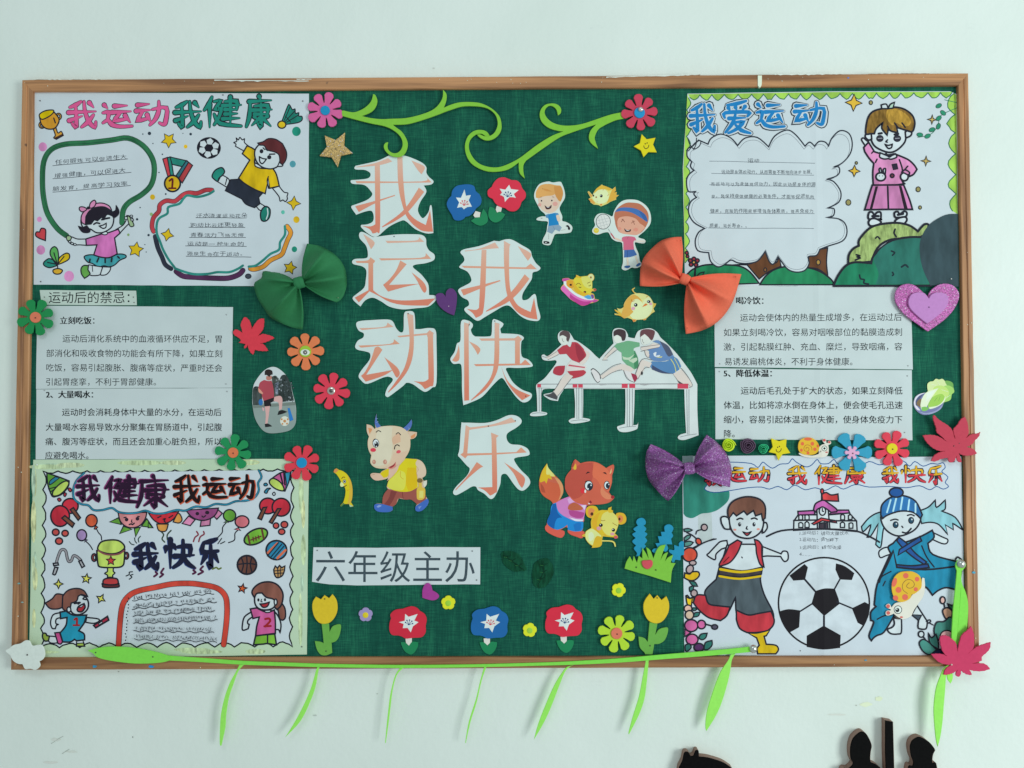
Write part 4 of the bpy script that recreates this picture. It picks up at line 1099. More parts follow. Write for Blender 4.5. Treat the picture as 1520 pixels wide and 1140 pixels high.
for q in ((337, 581), (66, 579.5)): pin(t3, *q, SHEET + .0003, .9, '8a949a')
t4 = sheet('text_sheet', 'printed text sheet headed 喝冷饮, partly covered by the orange bow', 'text sheet', '1060.5,424.5 1352,424 1355,548.5 1200,546.5 1061,544.8', col='adc2c7')
glyph_text('heading', t4, [('喝冷饮：', 1091.5 + q, 450.8, 12.2, 12.4, 0) for q in (0, .35, .7)], '141b22')
glyph_text('printed_text', t4, [('运动会使体内的热量生成增多，在运动过后', 1098.2, 476.2, 12.4, 12.68, -.004), ('如果立刻喝冷饮，容易对咽喉部位的黏膜造成刺', 1073.7, 498.2, 12.4, 12.68, -.003), ('激，引起黏膜红肿、充血、糜烂，导致咽痛，容', 1073.6, 519.6, 12.4, 12.68, -.002), ('易诱发扁桃体炎，不利于身体健康。', 1075, 541.4, 12.4, 12.4, 0)])
for q in ((1068.5, 540), (1348, 543)): pin(t4, *q, SHEET + .0003, .9, '8a949a')
t5 = sheet('text_sheet', 'printed text sheet headed 5、降低体温, beside the cabbage cutout', 'text sheet', '1061.5,546.5 1200,548.5 1353.5,549.5 1354.5,653.5 1200,653 1062,652', col='adc2c7', zb=.0081, zf=.0086)
glyph_text('heading', t5, [('5、降低体温：', 1073.6 + q, 558.6, 12.2, 12.3, 0) for q in (0, .35, .7)], '141b22')
glyph_text('printed_text', t5, [('运动后毛孔处于扩大的状态，如果立刻降低', 1099.2, 584.6, 12.4, 12.68, 0), ('体温，比如将凉水倒在身体上，便会使毛孔迅速', 1074, 606, 12.4, 12.68, 0), ('缩小，容易引起体温调节失衡，使身体免疫力下', 1073.8, 627.4, 12.4, 12.68, 0), ('降。', 1073.8, 648.4, 12.4, 12.4, 0)])
for q in ((1068, 551.5), (1347, 558), (1343, 642)): pin(t5, *q, SHEET + .0003, .9, '8a949a')
t6 = sheet('title_strip', 'white paper strip printed 六年级主办 in large grey characters', 'paper strip', '465.3,812.5 560,813.2 640,812 713,812.3 712.7,867.5 640,867.8 530,869 490,867.5 463.2,863.5', col='b4c8cf')
glyph_text('printed_text', t6, [('六年级主办', 466.6, 859.8, 50, 48, .002)], '3d4e58', thin=0, res=4)
for q in ((471, 817), (471, 861), (701, 818), (707.5, 861)): pin(t6, *q, SHEET + .0003, 1, '5a6268')
# ================================================================ the six large cut-out characters
m_or = ramp_mat('orange_print', 'd2a798', 'c8927a', 'c07660')
def big(label, fr, outline, strokes, pins=()):
    o_ = pts_of(outline, fr, 4); cx = sum(a for a, _ in o_) / len(o_); cy = sum(b_ for _, b_ in o_) / len(o_)
    t = thing('cutout_character', label, 'paper character', cx, cy, BOARD, 'large white cutout characters with orange strokes')
    slab('paper', o_, .0084, .0090, mat('b9d0d2', 'paper'), t)
    V, fs = [], []; z = .00906
    for s in strokes.split('|'):
        p = pts_of(s, fr, 4)
        if area2(p) > 0: p = p[::-1]
        b_ = len(V); V += [P(x, y, z) for x, y in p]; fs.append(list(range(b_, len(V)))); z += 1.2e-5
    mesh('printed_strokes', V, fs, m_or, parent=t)
    for q in pins: pin(t, *q, .0091, .9)
Q = F(490, 220, 240)
big('white cutout character 我 highest of the left column, under the vine curl', Q, '550,70! 440,120 240,165! 228,185 245,200 330,205 380,240 350,285 200,300! 192,312 215,335 320,345 380,400 395,440 340,490 205,540! 200,560 245,625! 330,595 390,590 410,640 400,690 350,715 295,720! 290,740 340,790 400,830! 450,825 550,740 660,685 710,685 800,760 900,800 968,798! 970,770 957,560 940,540 925,600 880,655 850,640 825,580 850,500 905,410 880,350! 950,340 972,310 930,270 905,230 905,180 870,140 790,100 700,70 620,65',
 '240,176! 420,140 545,92! 585,125! 460,160 250,180!|240,308! 860,312 900,265! 955,322! 250,330!|420,140! 468,140! 470,740 440,790 400,802! 370,760 300,730! 380,735 425,715!|235,545! 440,490 610,438! 610,448! 440,510 270,600!|632,80! 680,80! 690,330 720,560 790,660 900,722! 940,580! 968,785! 850,770 730,660 670,500 640,330|835,370! 885,410! 740,590 620,680 490,745! 490,735! 650,620 740,520|765,115! 870,160 890,190 860,245! 820,200')
big('white cutout character 运 left of the small dark purple heart', Q, '275,800 310,788 400,835! 440,832 600,812 760,808 860,815 900,850 905,910 930,960 980,1000 975,1050 900,1080 800,1095 780,1120 850,1180 900,1240 925,1290 930,1380! 985,1385 1000,1410 985,1440 920,1490 800,1505 680,1515 560,1490 480,1440 400,1405 330,1430 285,1488! 220,1430 215,1400 250,1370 320,1310 335,1240 340,1150 300,1110 220,1090 208,1060 240,1040 330,1035 355,1010 340,920 280,850',
 '310,805! 400,865 418,900 385,950! 350,880|520,870! 800,868 835,835! 885,880! 540,892!|460,1035! 850,1030 900,985! 950,1040! 480,1055!|240,1060! 350,1055 380,1025! 425,1060! 405,1085! 405,1335! 480,1390 600,1425 760,1430 990,1412! 920,1480! 700,1475 560,1445 460,1390 370,1345! 270,1450! 232,1405! 360,1335! 360,1080! 250,1078!|660,1055! 720,1090! 555,1285! 840,1275! 700,1305 545,1348! 498,1285! 560,1230 620,1150|765,1165! 870,1250 905,1310 900,1350 880,1355 850,1310 820,1250', ((585, 351),))
big('white cutout character 动 lowest of the left column, above the winking bull', F(490, 400, 240), '245,520 270,487 400,475 540,470 590,490 620,550 660,590 690,570 695,420 730,392 790,410 800,560! 850,560 930,550 990,570 1000,700 1000,1060 960,1110 900,1150 850,1130 780,1080 720,1065 680,1100 560,1190 535,1198 518,1175 540,1110 590,1040 560,1010 500,1015 350,1075 290,1040 268,1000 300,940 370,850 375,790 330,770 260,755 235,725 260,670 310,640 315,600 270,575',
 '270,552! 500,540 540,500! 598,540! 300,570!|265,715! 560,700 600,655! 655,700! 290,735!|420,735! 455,725 492,755! 340,990! 590,945! 500,1000 335,1055! 290,1000! 330,960 380,860|510,825! 620,910 655,970 640,1010 620,1012 590,960 550,890|630,625! 910,598! 935,570! 978,600! 968,640 975,1050 940,1100 890,1125! 850,1080 785,1050! 880,1055 925,1030! 918,640! 910,615! 650,638!|722,410! 782,430! 785,750 740,930 640,1070 545,1160! 545,1150! 620,1050 700,920 742,750 745,600', ((606, 465.5),))
big('white cutout character 我 at the top of the right column, under the trumpet flowers', F(640, 340, 240), '590,110! 640,115! 700,97 760,100 850,150 930,200 950,260 985,320 1028,365 1000,395 955,410 945,470 900,540 860,610 860,665 910,660 960,615 985,625 1000,720 1025,810 1020,850 985,865 900,850 830,810 770,750 730,720 680,725 600,770 500,830 450,860 415,855 370,820 320,775 315,745 355,715 345,670 290,640 255,590 265,560 310,535 370,500 375,460 340,400 270,365 270,345 310,300 305,260 275,220 310,190 450,160',
 '315,203! 450,185 600,125! 638,180! 500,190 320,210!|285,345! 890,360! 935,325! 995,378! 310,365!|475,195! 520,195! 510,560 492,760 470,810 420,835! 390,790 335,750! 420,760 450,740!|278,570! 500,518 645,480! 655,488! 500,545 305,625!|685,110! 755,150! 735,180 735,480 760,620 820,720 935,780! 968,645! 1000,850! 900,830 800,770 730,660 700,540 685,300|880,425! 925,468! 820,600 700,700 515,778! 515,770! 680,660 780,560|815,160! 920,215 940,250 910,298! 860,230')
big('white cutout character 快 in the middle of the right column, left of the hurdlers', F(650, 460, 200), '262,130 340,120 390,155 392,190 372,225 390,275 420,300! 560,300 605,275 615,120 660,110 735,150 730,185 705,215 715,265! 900,275 965,305 965,330 940,370 945,520 1020,560 1070,620 1040,645 900,655 775,655 785,710 850,820 950,900 1050,940 1055,990 1010,1035 950,1040 880,980 800,870 740,780 700,775 620,850 500,980 380,1040 300,1070 285,1060 272,900 270,700 255,610 180,610 145,575 145,540 190,470 215,380 255,340',
 '295,140! 360,160! 348,190 352,1020! 297,1025!|235,395! 245,470 240,560 200,585 160,570! 210,490|352,355! 440,400 480,450 450,508! 420,450|465,322! 865,320! 905,290! 950,330! 925,360! 925,605! 870,605! 870,345! 490,348!|405,612! 940,605! 985,560! 1050,622! 430,635!|640,140! 705,160! 692,200 690,560 650,740 540,900 375,1025! 375,1015! 500,890 600,750 635,560|715,640! 780,790 880,890 1045,965! 950,1020! 850,920 770,800', ((734.5, 476.5), (780.5, 588)))
big('white cutout character 乐 at the foot of the right column, left of the fox tail', F(640, 600, 200), '340,230 370,208 600,212 740,180 870,125 960,130 1015,170 1015,215 960,265 860,330 855,400 900,450 1000,460 1080,495 1110,545 1090,580 950,605 945,650 1010,740 1100,830 1115,900 1050,970 990,965 930,900 860,800 820,785 790,810 780,900 740,1000 700,1060 660,1065 600,1010 530,970 505,930 460,930 400,965 300,1020 260,1020 248,985 290,920 400,810 435,730 400,690 330,610 303,575 320,500',
 '390,235! 440,262! 700,225 905,150! 960,200! 750,240 430,290! 408,555! 680,550! 960,540! 1015,485! 1078,545! 700,570! 410,580! 385,612! 330,568! 362,545!|675,320! 762,355! 735,380! 745,930 720,1000 665,1032! 600,970 525,940! 690,935! 682,400!|515,652! 588,705! 540,730 400,850 275,975! 275,960! 400,820|822,655! 980,760 1055,830 1050,900 1025,945! 990,900 930,780', ((765, 624.5), (725, 632.5)))

# ================================================================ foam flowers, stars, hearts, leaves
def petals(cx, cy, R, n, rot, wd=.25, notch=.42, neck=.6):
    out = []
    for i in range(n):
        a = math.radians(rot) + 2 * math.pi * i / n; j = 1 + .03 * math.sin(i * 2.3 + rot)
        for r, t in ((neck, -wd * .74), (.8, -wd), (.93, -wd * .78), (.995, -wd * .3), (.995, wd * .3), (.93, wd * .78), (.8, wd), (neck, wd * .74)):
            out.append((cx + R * j * (r * math.sin(a) + t * math.cos(a)), cy - R * j * (r * math.cos(a) - t * math.sin(a))))
        b_ = a + math.pi / n
        for q in (-.05, .05): out.append((cx + R * notch * math.sin(b_ + q), cy - R * notch * math.cos(b_ + q)))
    return out
def disc(cx, cy, r, n=18): return [(cx + r * math.cos(2 * math.pi * i / n), cy + r * math.sin(2 * math.pi * i / n)) for i in range(n)]
def dome(name, cx, cy, r, z, h, m, parent):
    V, fs = [], []; c = P(cx, cy, z); R = r * .00103; n = 14
    for k in range(5):
        t = k / 4.4 * math.pi / 2; V += [c + Vector((R * math.cos(t) * math.cos(a * 2 * math.pi / n), -h * math.sin(t), R * math.cos(t) * math.sin(a * 2 * math.pi / n))) for a in range(n)]
    for k in range(4):
        for i in range(n): fs.append([k * n + i, k * n + (i + 1) % n, k * n + n + (i + 1) % n, k * n + n + i])
    fs.append(list(range(4 * n, 5 * n)))
    return mesh(name, V, fs, m, parent=parent, smooth=True)
def flower(label, cx, cy, R, h, n=8, rot=0, mid=None, rm=7, zb=None, kind='foam', cat='flower', wd=.25, neck=.6, pinh='4a3030', group='large foam flowers', name='foam_flower', notch=.42):
    zb = zb or OVER - .002; t = thing(name, label, cat, cx, cy, zb - .001, group)
    slab('petals', petals(cx, cy, R, n, rot, wd, notch, neck), zb, zb + .0022, mat(h, kind), t, bev=.0004)
    if mid:
        slab('centre', disc(cx, cy, rm), zb + .0021, zb + .0042, mat(mid, 'foam'), t, bev=.0004)
        if pinh: pin(t, cx + .6, cy + .8, zb + .0043, 1.1, pinh)
    return t
flower('pink foam flower with blue centre beside the curling vine', 482.5, 163.5, 27, 'bd5c94', rot=15, mid='1b84b4', pinh=None)
t = flower('crimson foam flower with blue centre and silver pin at the end of the vine', 949.5, 167, 27, 'b03c54', rot=-5, mid='1f86bc', rm=8, pinh=None)
dome('silver_pin', 951, 162.6, 4, OVER + .0024, .004, mat('c8ccca', 'metal'), t)
flower('green foam flower with coral centre overlapping the left frame rail', 52, 471, 27.5, '1a8048', rot=-19, mid='e07258', rm=8, zb=RIM - .0015)
flower('green foam flower with coral centre between the left text sheets and the poster below', 345.5, 672, 27, '1c8450', rot=8, mid='e2714c', rm=7.7)
t = flower('orange foam flower with lime centre, below the green bow', 453, 521.5, 27.5, (.95, .24, .09, 1), rot=-2, mid='8cb83a', rm=8.6, pinh=None)
k = Ink(z=OVER + .0024); k.ell(453, 523, 6.8, 4.6, 'd8dcd4'); k.ell(453, 523, 3.2, 3.4, '5a6468'); k.build('eye', t); dome('pin', 453, 523, 2, OVER + .0025, .002, mat('9aa0a0', 'metal'), t)
t = flower('rose red foam flower with metal stud centre, right of the oval photograph', 491.5, 580, 27.5, 'c83a50', rot=10, pinh=None)
dome('metal_stud', 491.5, 580, 6.4, OVER + .0002, .0025, mat('b0b4b0', 'metal'), t); dome('stud_head', 491.5, 580, 3, OVER + .0022, .0018, mat('5a5c5c', 'metal'), t)
flower('crimson foam flower with blue centre above the party hat drawing', 447.5, 687, 27, 'c43a4a', rot=-20, mid='1a84b8', rm=7.8, pinh=None)
flower('lime green foam flower with coral centre beside the right tulip', 915.5, 940.5, 28, '9fca34', rot=12, mid='e0705a', rm=8.4)
flower('crimson foam flower with yellow centre under the right text sheet', 1324.5, 666, 27, 'c23c50', rot=20, mid='e0c020', rm=8)
t = flower('blue six petal foam flower with small pink flower centre', 1265, 671.5, 30, '2f8fb2', n=6, rot=-30, wd=.32, neck=.62, notch=.27)
k_ = slab('small_pink_flower', petals(1265, 672, 10.5, 6, -28, .27, .5, .6), OVER, OVER + .0022, mat('d79cc0', 'foam'), t, bev=.0003); pin(t, 1266, 673, OVER + .0024, 1.1, '6a4a5a')
def small_flower(label, cx, cy, R, h, mid, rot=0):
    t = thing('small_flower', label, 'flower', cx, cy, .0085, 'small five petal flower stickers')
    p = [(cx + R * (1 - .17 * (1 - abs(math.cos(2.5 * a))) ** 1.6) * math.sin(a + rot), cy - R * (1 - .17 * (1 - abs(math.cos(2.5 * a))) ** 1.6) * math.cos(a + rot)) for a in [2 * math.pi * i / 50 for i in range(50)]]
    slab('petals', p, .009, .0106, mat(h, 'foam'), t, bev=.0006); dome('centre', cx, cy + .6, R * .42, .0105, .0008, mat(mid, 'foam'), t)
small_flower('small lilac flower with yellow centre, right of the left tulip', 542.5, 912.5, 10.6, '8c88b8', 'd6bc2c')
small_flower('small yellow flower with green centre, under the purple folded heart', 665.3, 894.8, 10.6, 'd8d028', '8ac040')
small_flower('small yellow flower between the blue and the right red trumpet flowers', 786.2, 935.4, 10.6, 'd8d42c', '90c044', .2)
small_flower('small yellow flower above the lime daisy and beside the right tulip', 918.3, 876, 10.6, 'd6d22a', '84bc40', .4)
def star_thing(label, cx, cy, h, outline, fr, kind='foam', smile=0, zb=None):
    zb = zb or OVER - .002; t = thing('star', label, 'star', cx, cy, zb - .001)
    slab('star_shape', pts_of(outline, fr, 0), zb, zb + .002, mat(h, kind), t, bev=.0004)
    if smile:
        k = Ink(z=zb + .0021); x, y = cx, cy
        k.line(pts_of('-3.5,0 -2.5,3.5 .5,4.6 3.5,2.2 4.2,-1', (x, y, 1), 4, False), 1, '3a3420'); k.ell(x - 1.2, y - 2.6, .9, 1, '3a3420'); k.ell(x + 1.6, y - 3.8, .9, 1, '3a3420'); k.build('smile', t)
    return t
t = star_thing('gold glitter star below the pink flower', 499, 221, 'a8935a', '265,640 370,682 455,612 448,735 530,805 418,830 387,937 330,845 217,832 285,745', F(440, 100, 240), 'glitter'); pin(t, 498.5, 221, OVER + .0002, .9)
star_thing('yellow smiling star below the crimson flower at top right', 959, 216, 'd8c21c', '332,627 380,675 463,660 440,725 475,798 395,795 350,843 325,780 258,742 315,712', F(900, 100, 240), smile=1)
star_thing('yellow smiling star between the rolled paper roses and the snail', 1155.5, 666.5, 'd9c01c', '670,705 740,730 805,712 800,775 838,833 770,843 735,898 712,838 650,825 685,780', F(1030, 530, 260), smile=1)

def heart_thing(label, fr, outline, h, kind='foam', zb=None):
    p = pts_of(outline, fr, 4); zb = zb or .0095; cx = sum(a for a, _ in p) / len(p); cy = sum(b_ for _, b_ in p) / len(p)
    t = thing('heart', label, 'heart', cx, cy, zb - .001); slab('heart_shape', p, zb, zb + .0018, mat(h, kind), t, bev=.0004); return t
t = heart_thing('small dark purple heart between the two columns of large characters', F(490, 400, 240), '990,240! 1020,222 1060,225 1085,255! 1090,210 1120,178 1160,185 1190,230 1190,300 1180,370 1165,432! 1100,405 1040,360 1005,310', '54346f'); pin(t, 666, 454.5, .0114, .8, 'c8b8cc')
heart_thing('small magenta heart lying on its side under the grey lettering strip', F(450, 780, 240), '1120,680! 1120,610 1140,560 1170,542 1200,560 1215,612! 1255,635 1278,665 1255,695 1215,705 1165,695', '93388c', 'foam')
t = heart_thing('large glittery purple heart with smaller lilac heart on top, at the right frame', F(1220, 400, 260), '918,240! 940,190 1000,140 1070,122 1140,140 1185,190 1190,250 1150,340 1060,440 920,538! 840,480 720,390 650,300 636,220 665,155 730,125 800,135 860,180', 'a2529c', 'glitter', zb=.0125)
slab('lilac_heart', pts_of('930,252! 955,215 1010,198 1070,210 1100,250 1085,320 1020,390 915,470! 840,410 770,340 752,280 775,220 830,198 890,205', F(1220, 400, 260), 4), .0150, .0175, mat('a77ab8', 'foam'), t, bev=.0005); pin(t, 1379, 456, .0176, 1, '5a3a6a')

def leaf_thing(label, fr, outline, h, zb, veins=()):
    p = pts_of(outline, fr, 3); cx = sum(a for a, _ in p) / len(p); cy = sum(b_ for _, b_ in p) / len(p)
    q = []
    for i, (x, y) in enumerate(p):     # serrated edge
        q.append((x, y)); nx, ny = p[(i + 1) % len(p)]
        if i % 2 == 0 and math.dist((x, y), (nx, ny)) > 1.6: l = math.dist((x, y), (nx, ny)); q.append(((x + nx) / 2 + (ny - y) / l * .45, (y + ny) / 2 - (nx - x) / l * .45))
    t = thing('maple_leaf', label, 'maple leaf', cx, cy, zb - .001, 'red maple leaf cutouts'); slab('leaf_blade', q, zb, zb + .0018, mat(h, 'foam'), t, bev=.0003); return t
leaf_thing('small red maple leaf above the oval photograph', F(220, 420, 240), '795,460! 820,437 855,450 885,470! 878,430 868,400 875,370 900,325 920,325 950,355 965,400 972,435! 995,395 1030,350 1060,335 1088,335! 1085,400 1075,440 1060,460 1025,505! 1070,480 1110,485 1160,500 1185,517! 1140,540 1090,560 1045,568! 1080,575 1110,610 1127,637! 1080,640 1030,635 1000,625! 990,660 982,672 960,650 940,610 935,570! 925,600 905,615 900,600 915,575! 850,560! 870,540 850,515 810,490', 'c23848', .0095)
t = leaf_thing('dark red maple leaf on the right frame rail under the cabbage bowl', F(1240, 550, 240), '918,440! 930,418 960,450 1000,480 1050,510 1090,545 1105,575 1120,635! 1130,640! 1115,590 1112,550 1150,510 1180,460 1218,435! 1240,480 1250,530 1255,590! 1240,620 1225,640! 1270,605 1310,595 1345,590 1363,578! 1350,620 1310,660 1290,690 1230,720! 1290,735 1320,760 1333,780! 1290,795 1230,800 1185,790 1160,775! 1180,830 1190,860! 1165,862 1145,840 1140,800! 1120,850 1085,865 1065,850 1060,820! 1000,830 940,855 900,850! 930,800 980,770 1040,758! 980,755 930,735 890,705 850,660 825,610! 880,605 940,610 990,630 1055,675! 1000,620 955,580 950,540 935,500', 'a83a4e', RIM - .001); pin(t, 1416, 662, RIM + .001, .9); pin(t, 1424, 658, RIM + .001, .7)
t = leaf_thing('crimson maple leaf over the bottom right corner of the frame', F(1220, 820, 260), '950,885! 1000,880 1050,885 1090,905! 1050,860 1030,790 1028,735 1060,720! 1100,730 1140,760 1165,790 1178,870! 1190,800 1215,720 1260,680 1295,640! 1318,700 1322,770 1315,830 1260,888! 1330,830 1400,800 1465,780! 1460,830 1430,870 1390,905 1390,940! 1300,965! 1400,965 1440,985 1460,1012! 1400,1030 1330,1030 1280,1020! 1300,1050 1300,1065! 1260,1060 1225,1040 1210,1020! 1205,1060 1190,1080 1165,1070 1165,1045 1180,1020! 1150,1040 1100,1060 1060,1062! 1070,1020 1110,985 1140,975! 1060,970 1000,940', 'b0355c', .0196); pin(t, 1412.5, 986.5, .0216, 1.3, 'b8b8b0')

# ================================================================ vines, garland, grass, tulips
def cut(name, label, cat, outline, h, zb=.0095, th=.002, fr=None, kind='foam', part='foam_shape', group=None, n=4, bev=.0004):
    p = pts_of(outline, fr, n); cx = sum(a for a, _ in p) / len(p); cy = sum(b_ for _, b_ in p) / len(p)
    t = thing(name, label, cat, cx, cy, zb - .001, group); slab(part, p, zb, zb + th, mat(h, kind), t, bev=bev); return t
cut('foam_vine', 'green foam vine curling right from the pink flower', 'vine', '508,164 519,166 528,166 541,160 550.5,150.5 553.7,139.5! 557,141 560,149 557.6,158.4 550.5,166.3 537,172! 550,175 566,176.6 582,176 602.6,175 626,169.5 645,161 656,147 657.6,133! 662.6,139.5 662.3,149 658.7,159.7! 669,155.3 682,151.8 700,151.3 715,153.5 730,161 741,172 744.5,185 743,195 737,203 729,207.5 720,208 712,204 708,199.5! 713,199.5 719,202 727,201.5 734,196.5 738,188 738.5,180 735,170 726,162 715,158.5 700,157.3 685,158 670,162.5 660,166 650,170 630,177 605,184 583,185! 588,189 597,196 604,208 605,217 602,226 597,231 590,233 580,231 572,224 569.5,217 572,212 576,211! 575,217 577,223 583,227 590,226.5 595,222 597.5,215 596,206 590,198 580,191 568,186.5 550,183 530,178 508,172!', '74b53c', .0112, .002)
cut('foam_vine', 'green foam vine with round loops running left from the crimson flower', 'vine', '728,203! 722,195 712,192.5 702,195 694,203 690,216 692,230 699,242 711,250 725,254.5 740,254.5 755,251 770,241! 770,250 772,258 779,265! 777,255 777,245 781,238! 795,228 812,216 832,203 850,196 866,190.5 885,184.5! 877,193 874,203 877,212 888,221! 884,210 883,203 888,192 897,186 905,182 915,178 926,176! 926,166! 910,169 898,172.5 885,177 865,183.5 850,186 835,186 822,182.5 813,176 808.5,168 810,161 815,157 821,158 826,163 828,171! 832,168 833,162 829,156 821,153.3 810,155 803,162 801,172 805,182 815,190 828,194 836,195! 820,201 800,213 785,224 771,234.5 755,243 740,248 725,247.5 712,243 703,235 697,224 696,214 699,206 706,200 714,198.5 719,201 724,205!', '72b43a', .0092, .0018)
GF = RIM - .0012
t = thing('leaf_garland', 'long lime green foam garland with hanging leaves along the bottom frame rail', 'garland', 620, 988, GF)
mg = mat('72cc4c', 'foam')
st = Ink(); pa = pts_of('228,975 250,977 300,980 360,984 430,986.5 480,988 590,989.5 700,988.5 800,986 850,984.3 920,980.5 980,975.5 1050,970 1100,965.5 1117,963.5', None, 4, False)
def band(p, ws):
    L_, R_ = [], []; n = len(p)
    for i in range(n):
        a, c = p[max(i - 1, 0)], p[min(i + 1, n - 1)]; l = math.dist(a, c) or 1; tx, ty = (c[0] - a[0]) / l, (c[1] - a[1]) / l
        u = i / (n - 1) * (len(ws) - 1); j = min(int(u), len(ws) - 2); w_ = (ws[j] + (ws[j + 1] - ws[j]) * (u - j)) / 2
        L_.append((p[i][0] + ty * w_, p[i][1] - tx * w_)); R_.append((p[i][0] - ty * w_, p[i][1] + tx * w_))
    return L_ + R_[::-1]
slab('stem', band(pa, [9, 6.5, 5.5, 5.2, 4.6, 4.2, 4.6, 6, 7, 7.5, 8]), GF, GF + .0018, mg, t, bev=.0003)
slab('leaf', pts_of('130,966! 145,962 165,960 195,961.5 225,966.5 250,974 252,980 235,984 200,985 165,981 145,976 138,970', None, 4), GF + .0019, GF + .0038, mg, t, bev=.0003)
def fl(s, x0, y0, w): return pts_of(s, F(x0, y0, w), 4)
for p in (fl('1125,85! 1150,82! 1120,115 1095,180 1075,240 1062,320 1058,380 1040,465! 1033,460 1033,400 1038,320 1055,240 1080,170 1110,115', 0, 960, 480),
          fl('1495,85! 1512,78! 1497,110 1482,190 1457,260 1412,350 1340,427! 1390,345 1430,268 1463,190 1485,112', 0, 960, 480),
          band(pts_of('598,990 588,1002 581,1028 577,1060 572,1103', None, 4, False), [3.6, 2.2, 1.9, 2.8, 2.6, 1]), band(pts_of('721,988 714,1010 707,1040 697,1072 691,1103', None, 4, False), [3.4, 2.2, 2, 2.8, 2.4, 1]),
          fl('725,580! 765,568! 715,605 670,710 620,840 570,950 503,1065! 530,965 580,835 640,700 700,605', 680, 860, 340),
          fl('1245,530! 1265,530! 1262,580 1250,700 1235,800 1200,900 1135,1028! 1132,1015 1160,910 1200,780 1225,650 1240,570', 680, 860, 340),
          fl('480,262! 515,255! 490,300 480,360 463,450 420,600 370,720 297,838! 290,800 300,700 340,560 400,400 460,305', 990, 920, 300)):
    slab('leaf', p, GF - .0025, GF - .0009, mat('86dc5c', 'foam'), t, bev=.0003)
dome('clear_pin', 1118, 963, 6, GF + .0018, .005, mat('a8b8b4', 'metal'), t)
for q in ((142, 968.5), (227, 975)): pin(t, *q, GF + .004, 1)
t = thing('leaf_garland', 'short lime green foam strap hanging from a clear pin on the right frame rail', 'garland', 1425, 900, GF)
R5 = F(1220, 820, 260)
slab('strap', pts_of('1205,62 1240,80 1252,110 1235,140 1215,160! 1200,400 1185,600 1168,800! 1122,800! 1140,500 1160,300 1172,160! 1160,120 1172,80', R5, 4), GF, GF + .0018, mg, t, bev=.0003)
slab('leaf', pts_of('1212,150! 1215,260 1250,350 1270,450 1265,600 1250,700 1210,800! 1165,800! 1180,650 1192,500 1205,330 1202,200', R5, 4), GF - .0022, GF - .0005, mg, t, bev=.0003)
slab('leaf', pts_of('990,128 955,155 930,210 900,300 885,430 890,550 900,650 912,705! 930,640 945,540 955,420 965,300 972,200 985,150', F(1200, 960, 320), 4), .0178, .0194, mat('86dc5c', 'foam'), t, bev=.0003)
slab('leaf', pts_of('975,190! 1018,190! 1018,225 1005,260! 985,235', F(1200, 960, 320), 4), .0178, .0194, mat('86dc5c', 'foam'), t, bev=.0003)
dome('clear_pin', 1426.5, 837, 6.4, GF + .0018, .005, mat('a8b8b4', 'metal'), t)
# blue toy trees behind the grass
g6 = F(860, 750, 200)
for lab, s in (('tall blue foam bush at the left behind the grass', '695,142 730,152 750,185 745,215 725,228! 755,265 735,300! 768,325 740,360! 765,400 735,440! 750,465 715,500 690,540 675,580! 640,575! 650,540 615,490 640,455! 597,410 635,370! 597,328 640,300! 610,268 660,230! 642,195 655,160'),
               ('middle blue foam bush behind the grass', '1010,215 1045,230 1062,265 1040,310! 1058,345 1035,380! 1048,442! 985,440! 1002,490 975,525 940,510! 880,560! 820,520 840,490! 880,480 858,430! 905,425! 885,350! 930,350! 920,300! 965,300! 958,250 975,225'),
               ('right blue foam bush behind the grass, tucked under the football poster', '1180,410! 1150,405 1122,430 1120,465 1070,450 1070,505 1015,500 1015,530 1050,560 1030,600 1050,645! 1070,645! 1085,615 1140,620 1145,570 1182,560!')):
    t = cut('foam_bush', lab, 'bush', s, '1f86ae', .0086 if 'right' in lab else .0095, .0018 if 'right' not in lab else .0009, g6, group='blue foam bushes behind the grass', bev=.0002)
t = cut('foam_grass', 'lime green foam grass tuft with spiky top beside the football poster', 'grass', '510,715! 530,640 570,575! 600,635! 615,570! 650,650! 670,570! 710,600! 710,480! 750,540 780,600! 755,475! 800,510 835,600! 870,510 910,460 975,445! 940,540 915,620! 950,555 1000,530! 965,635! 1000,590 1058,560! 1030,650! 1085,655! 1045,740 1032,875! 800,800 650,758', '70b43e', .0118, .002, g6)
for q in ((944.5, 842), (973.5, 846)): pin(t, *q, .0139, 1.2, '3a5a2a')
cut('heart_button', 'small red heart shaped button in the middle of the foam grass', 'button', '705,640 720,625 765,622 810,620 828,640 825,680 800,710 765,722 730,705 710,675', 'b84a56', .0139, .0024, g6, bev=.0008)
def tulip(label, flowerp, stem, fr, pins, group='yellow foam tulips'):
    p = pts_of(flowerp, fr, 4); cx, cy = p[0]; t = thing('foam_tulip', label, 'tulip', cx, cy + 50, .0088, group)
    slab('stem_and_leaves', pts_of(stem, fr, 4), .0092, .0108, mat('5fa046', 'foam'), t, bev=.0004); slab('blossom', p, .0109, .0128, mat('dcb228', 'foam'), t, bev=.0005)
    for q in pins: pin(t, *q, .0129 if q[1] < 920 else .011, 1)
tulip('yellow tulip at the bottom left of the green cloth', '262,213! 305,242! 337,203! 375,260 385,340 365,410 320,465 265,482 210,470 165,410 148,330 155,270 182,228! 228,253!', '235,475! 305,475! 310,560! 335,510 375,490 410,488 418,520 400,600 370,645 328,660! 335,755! 310,768 270,780 225,770 190,720 172,645! 220,650 255,665! 245,560', F(440, 850, 240), ((482, 889), (484, 966.5)))
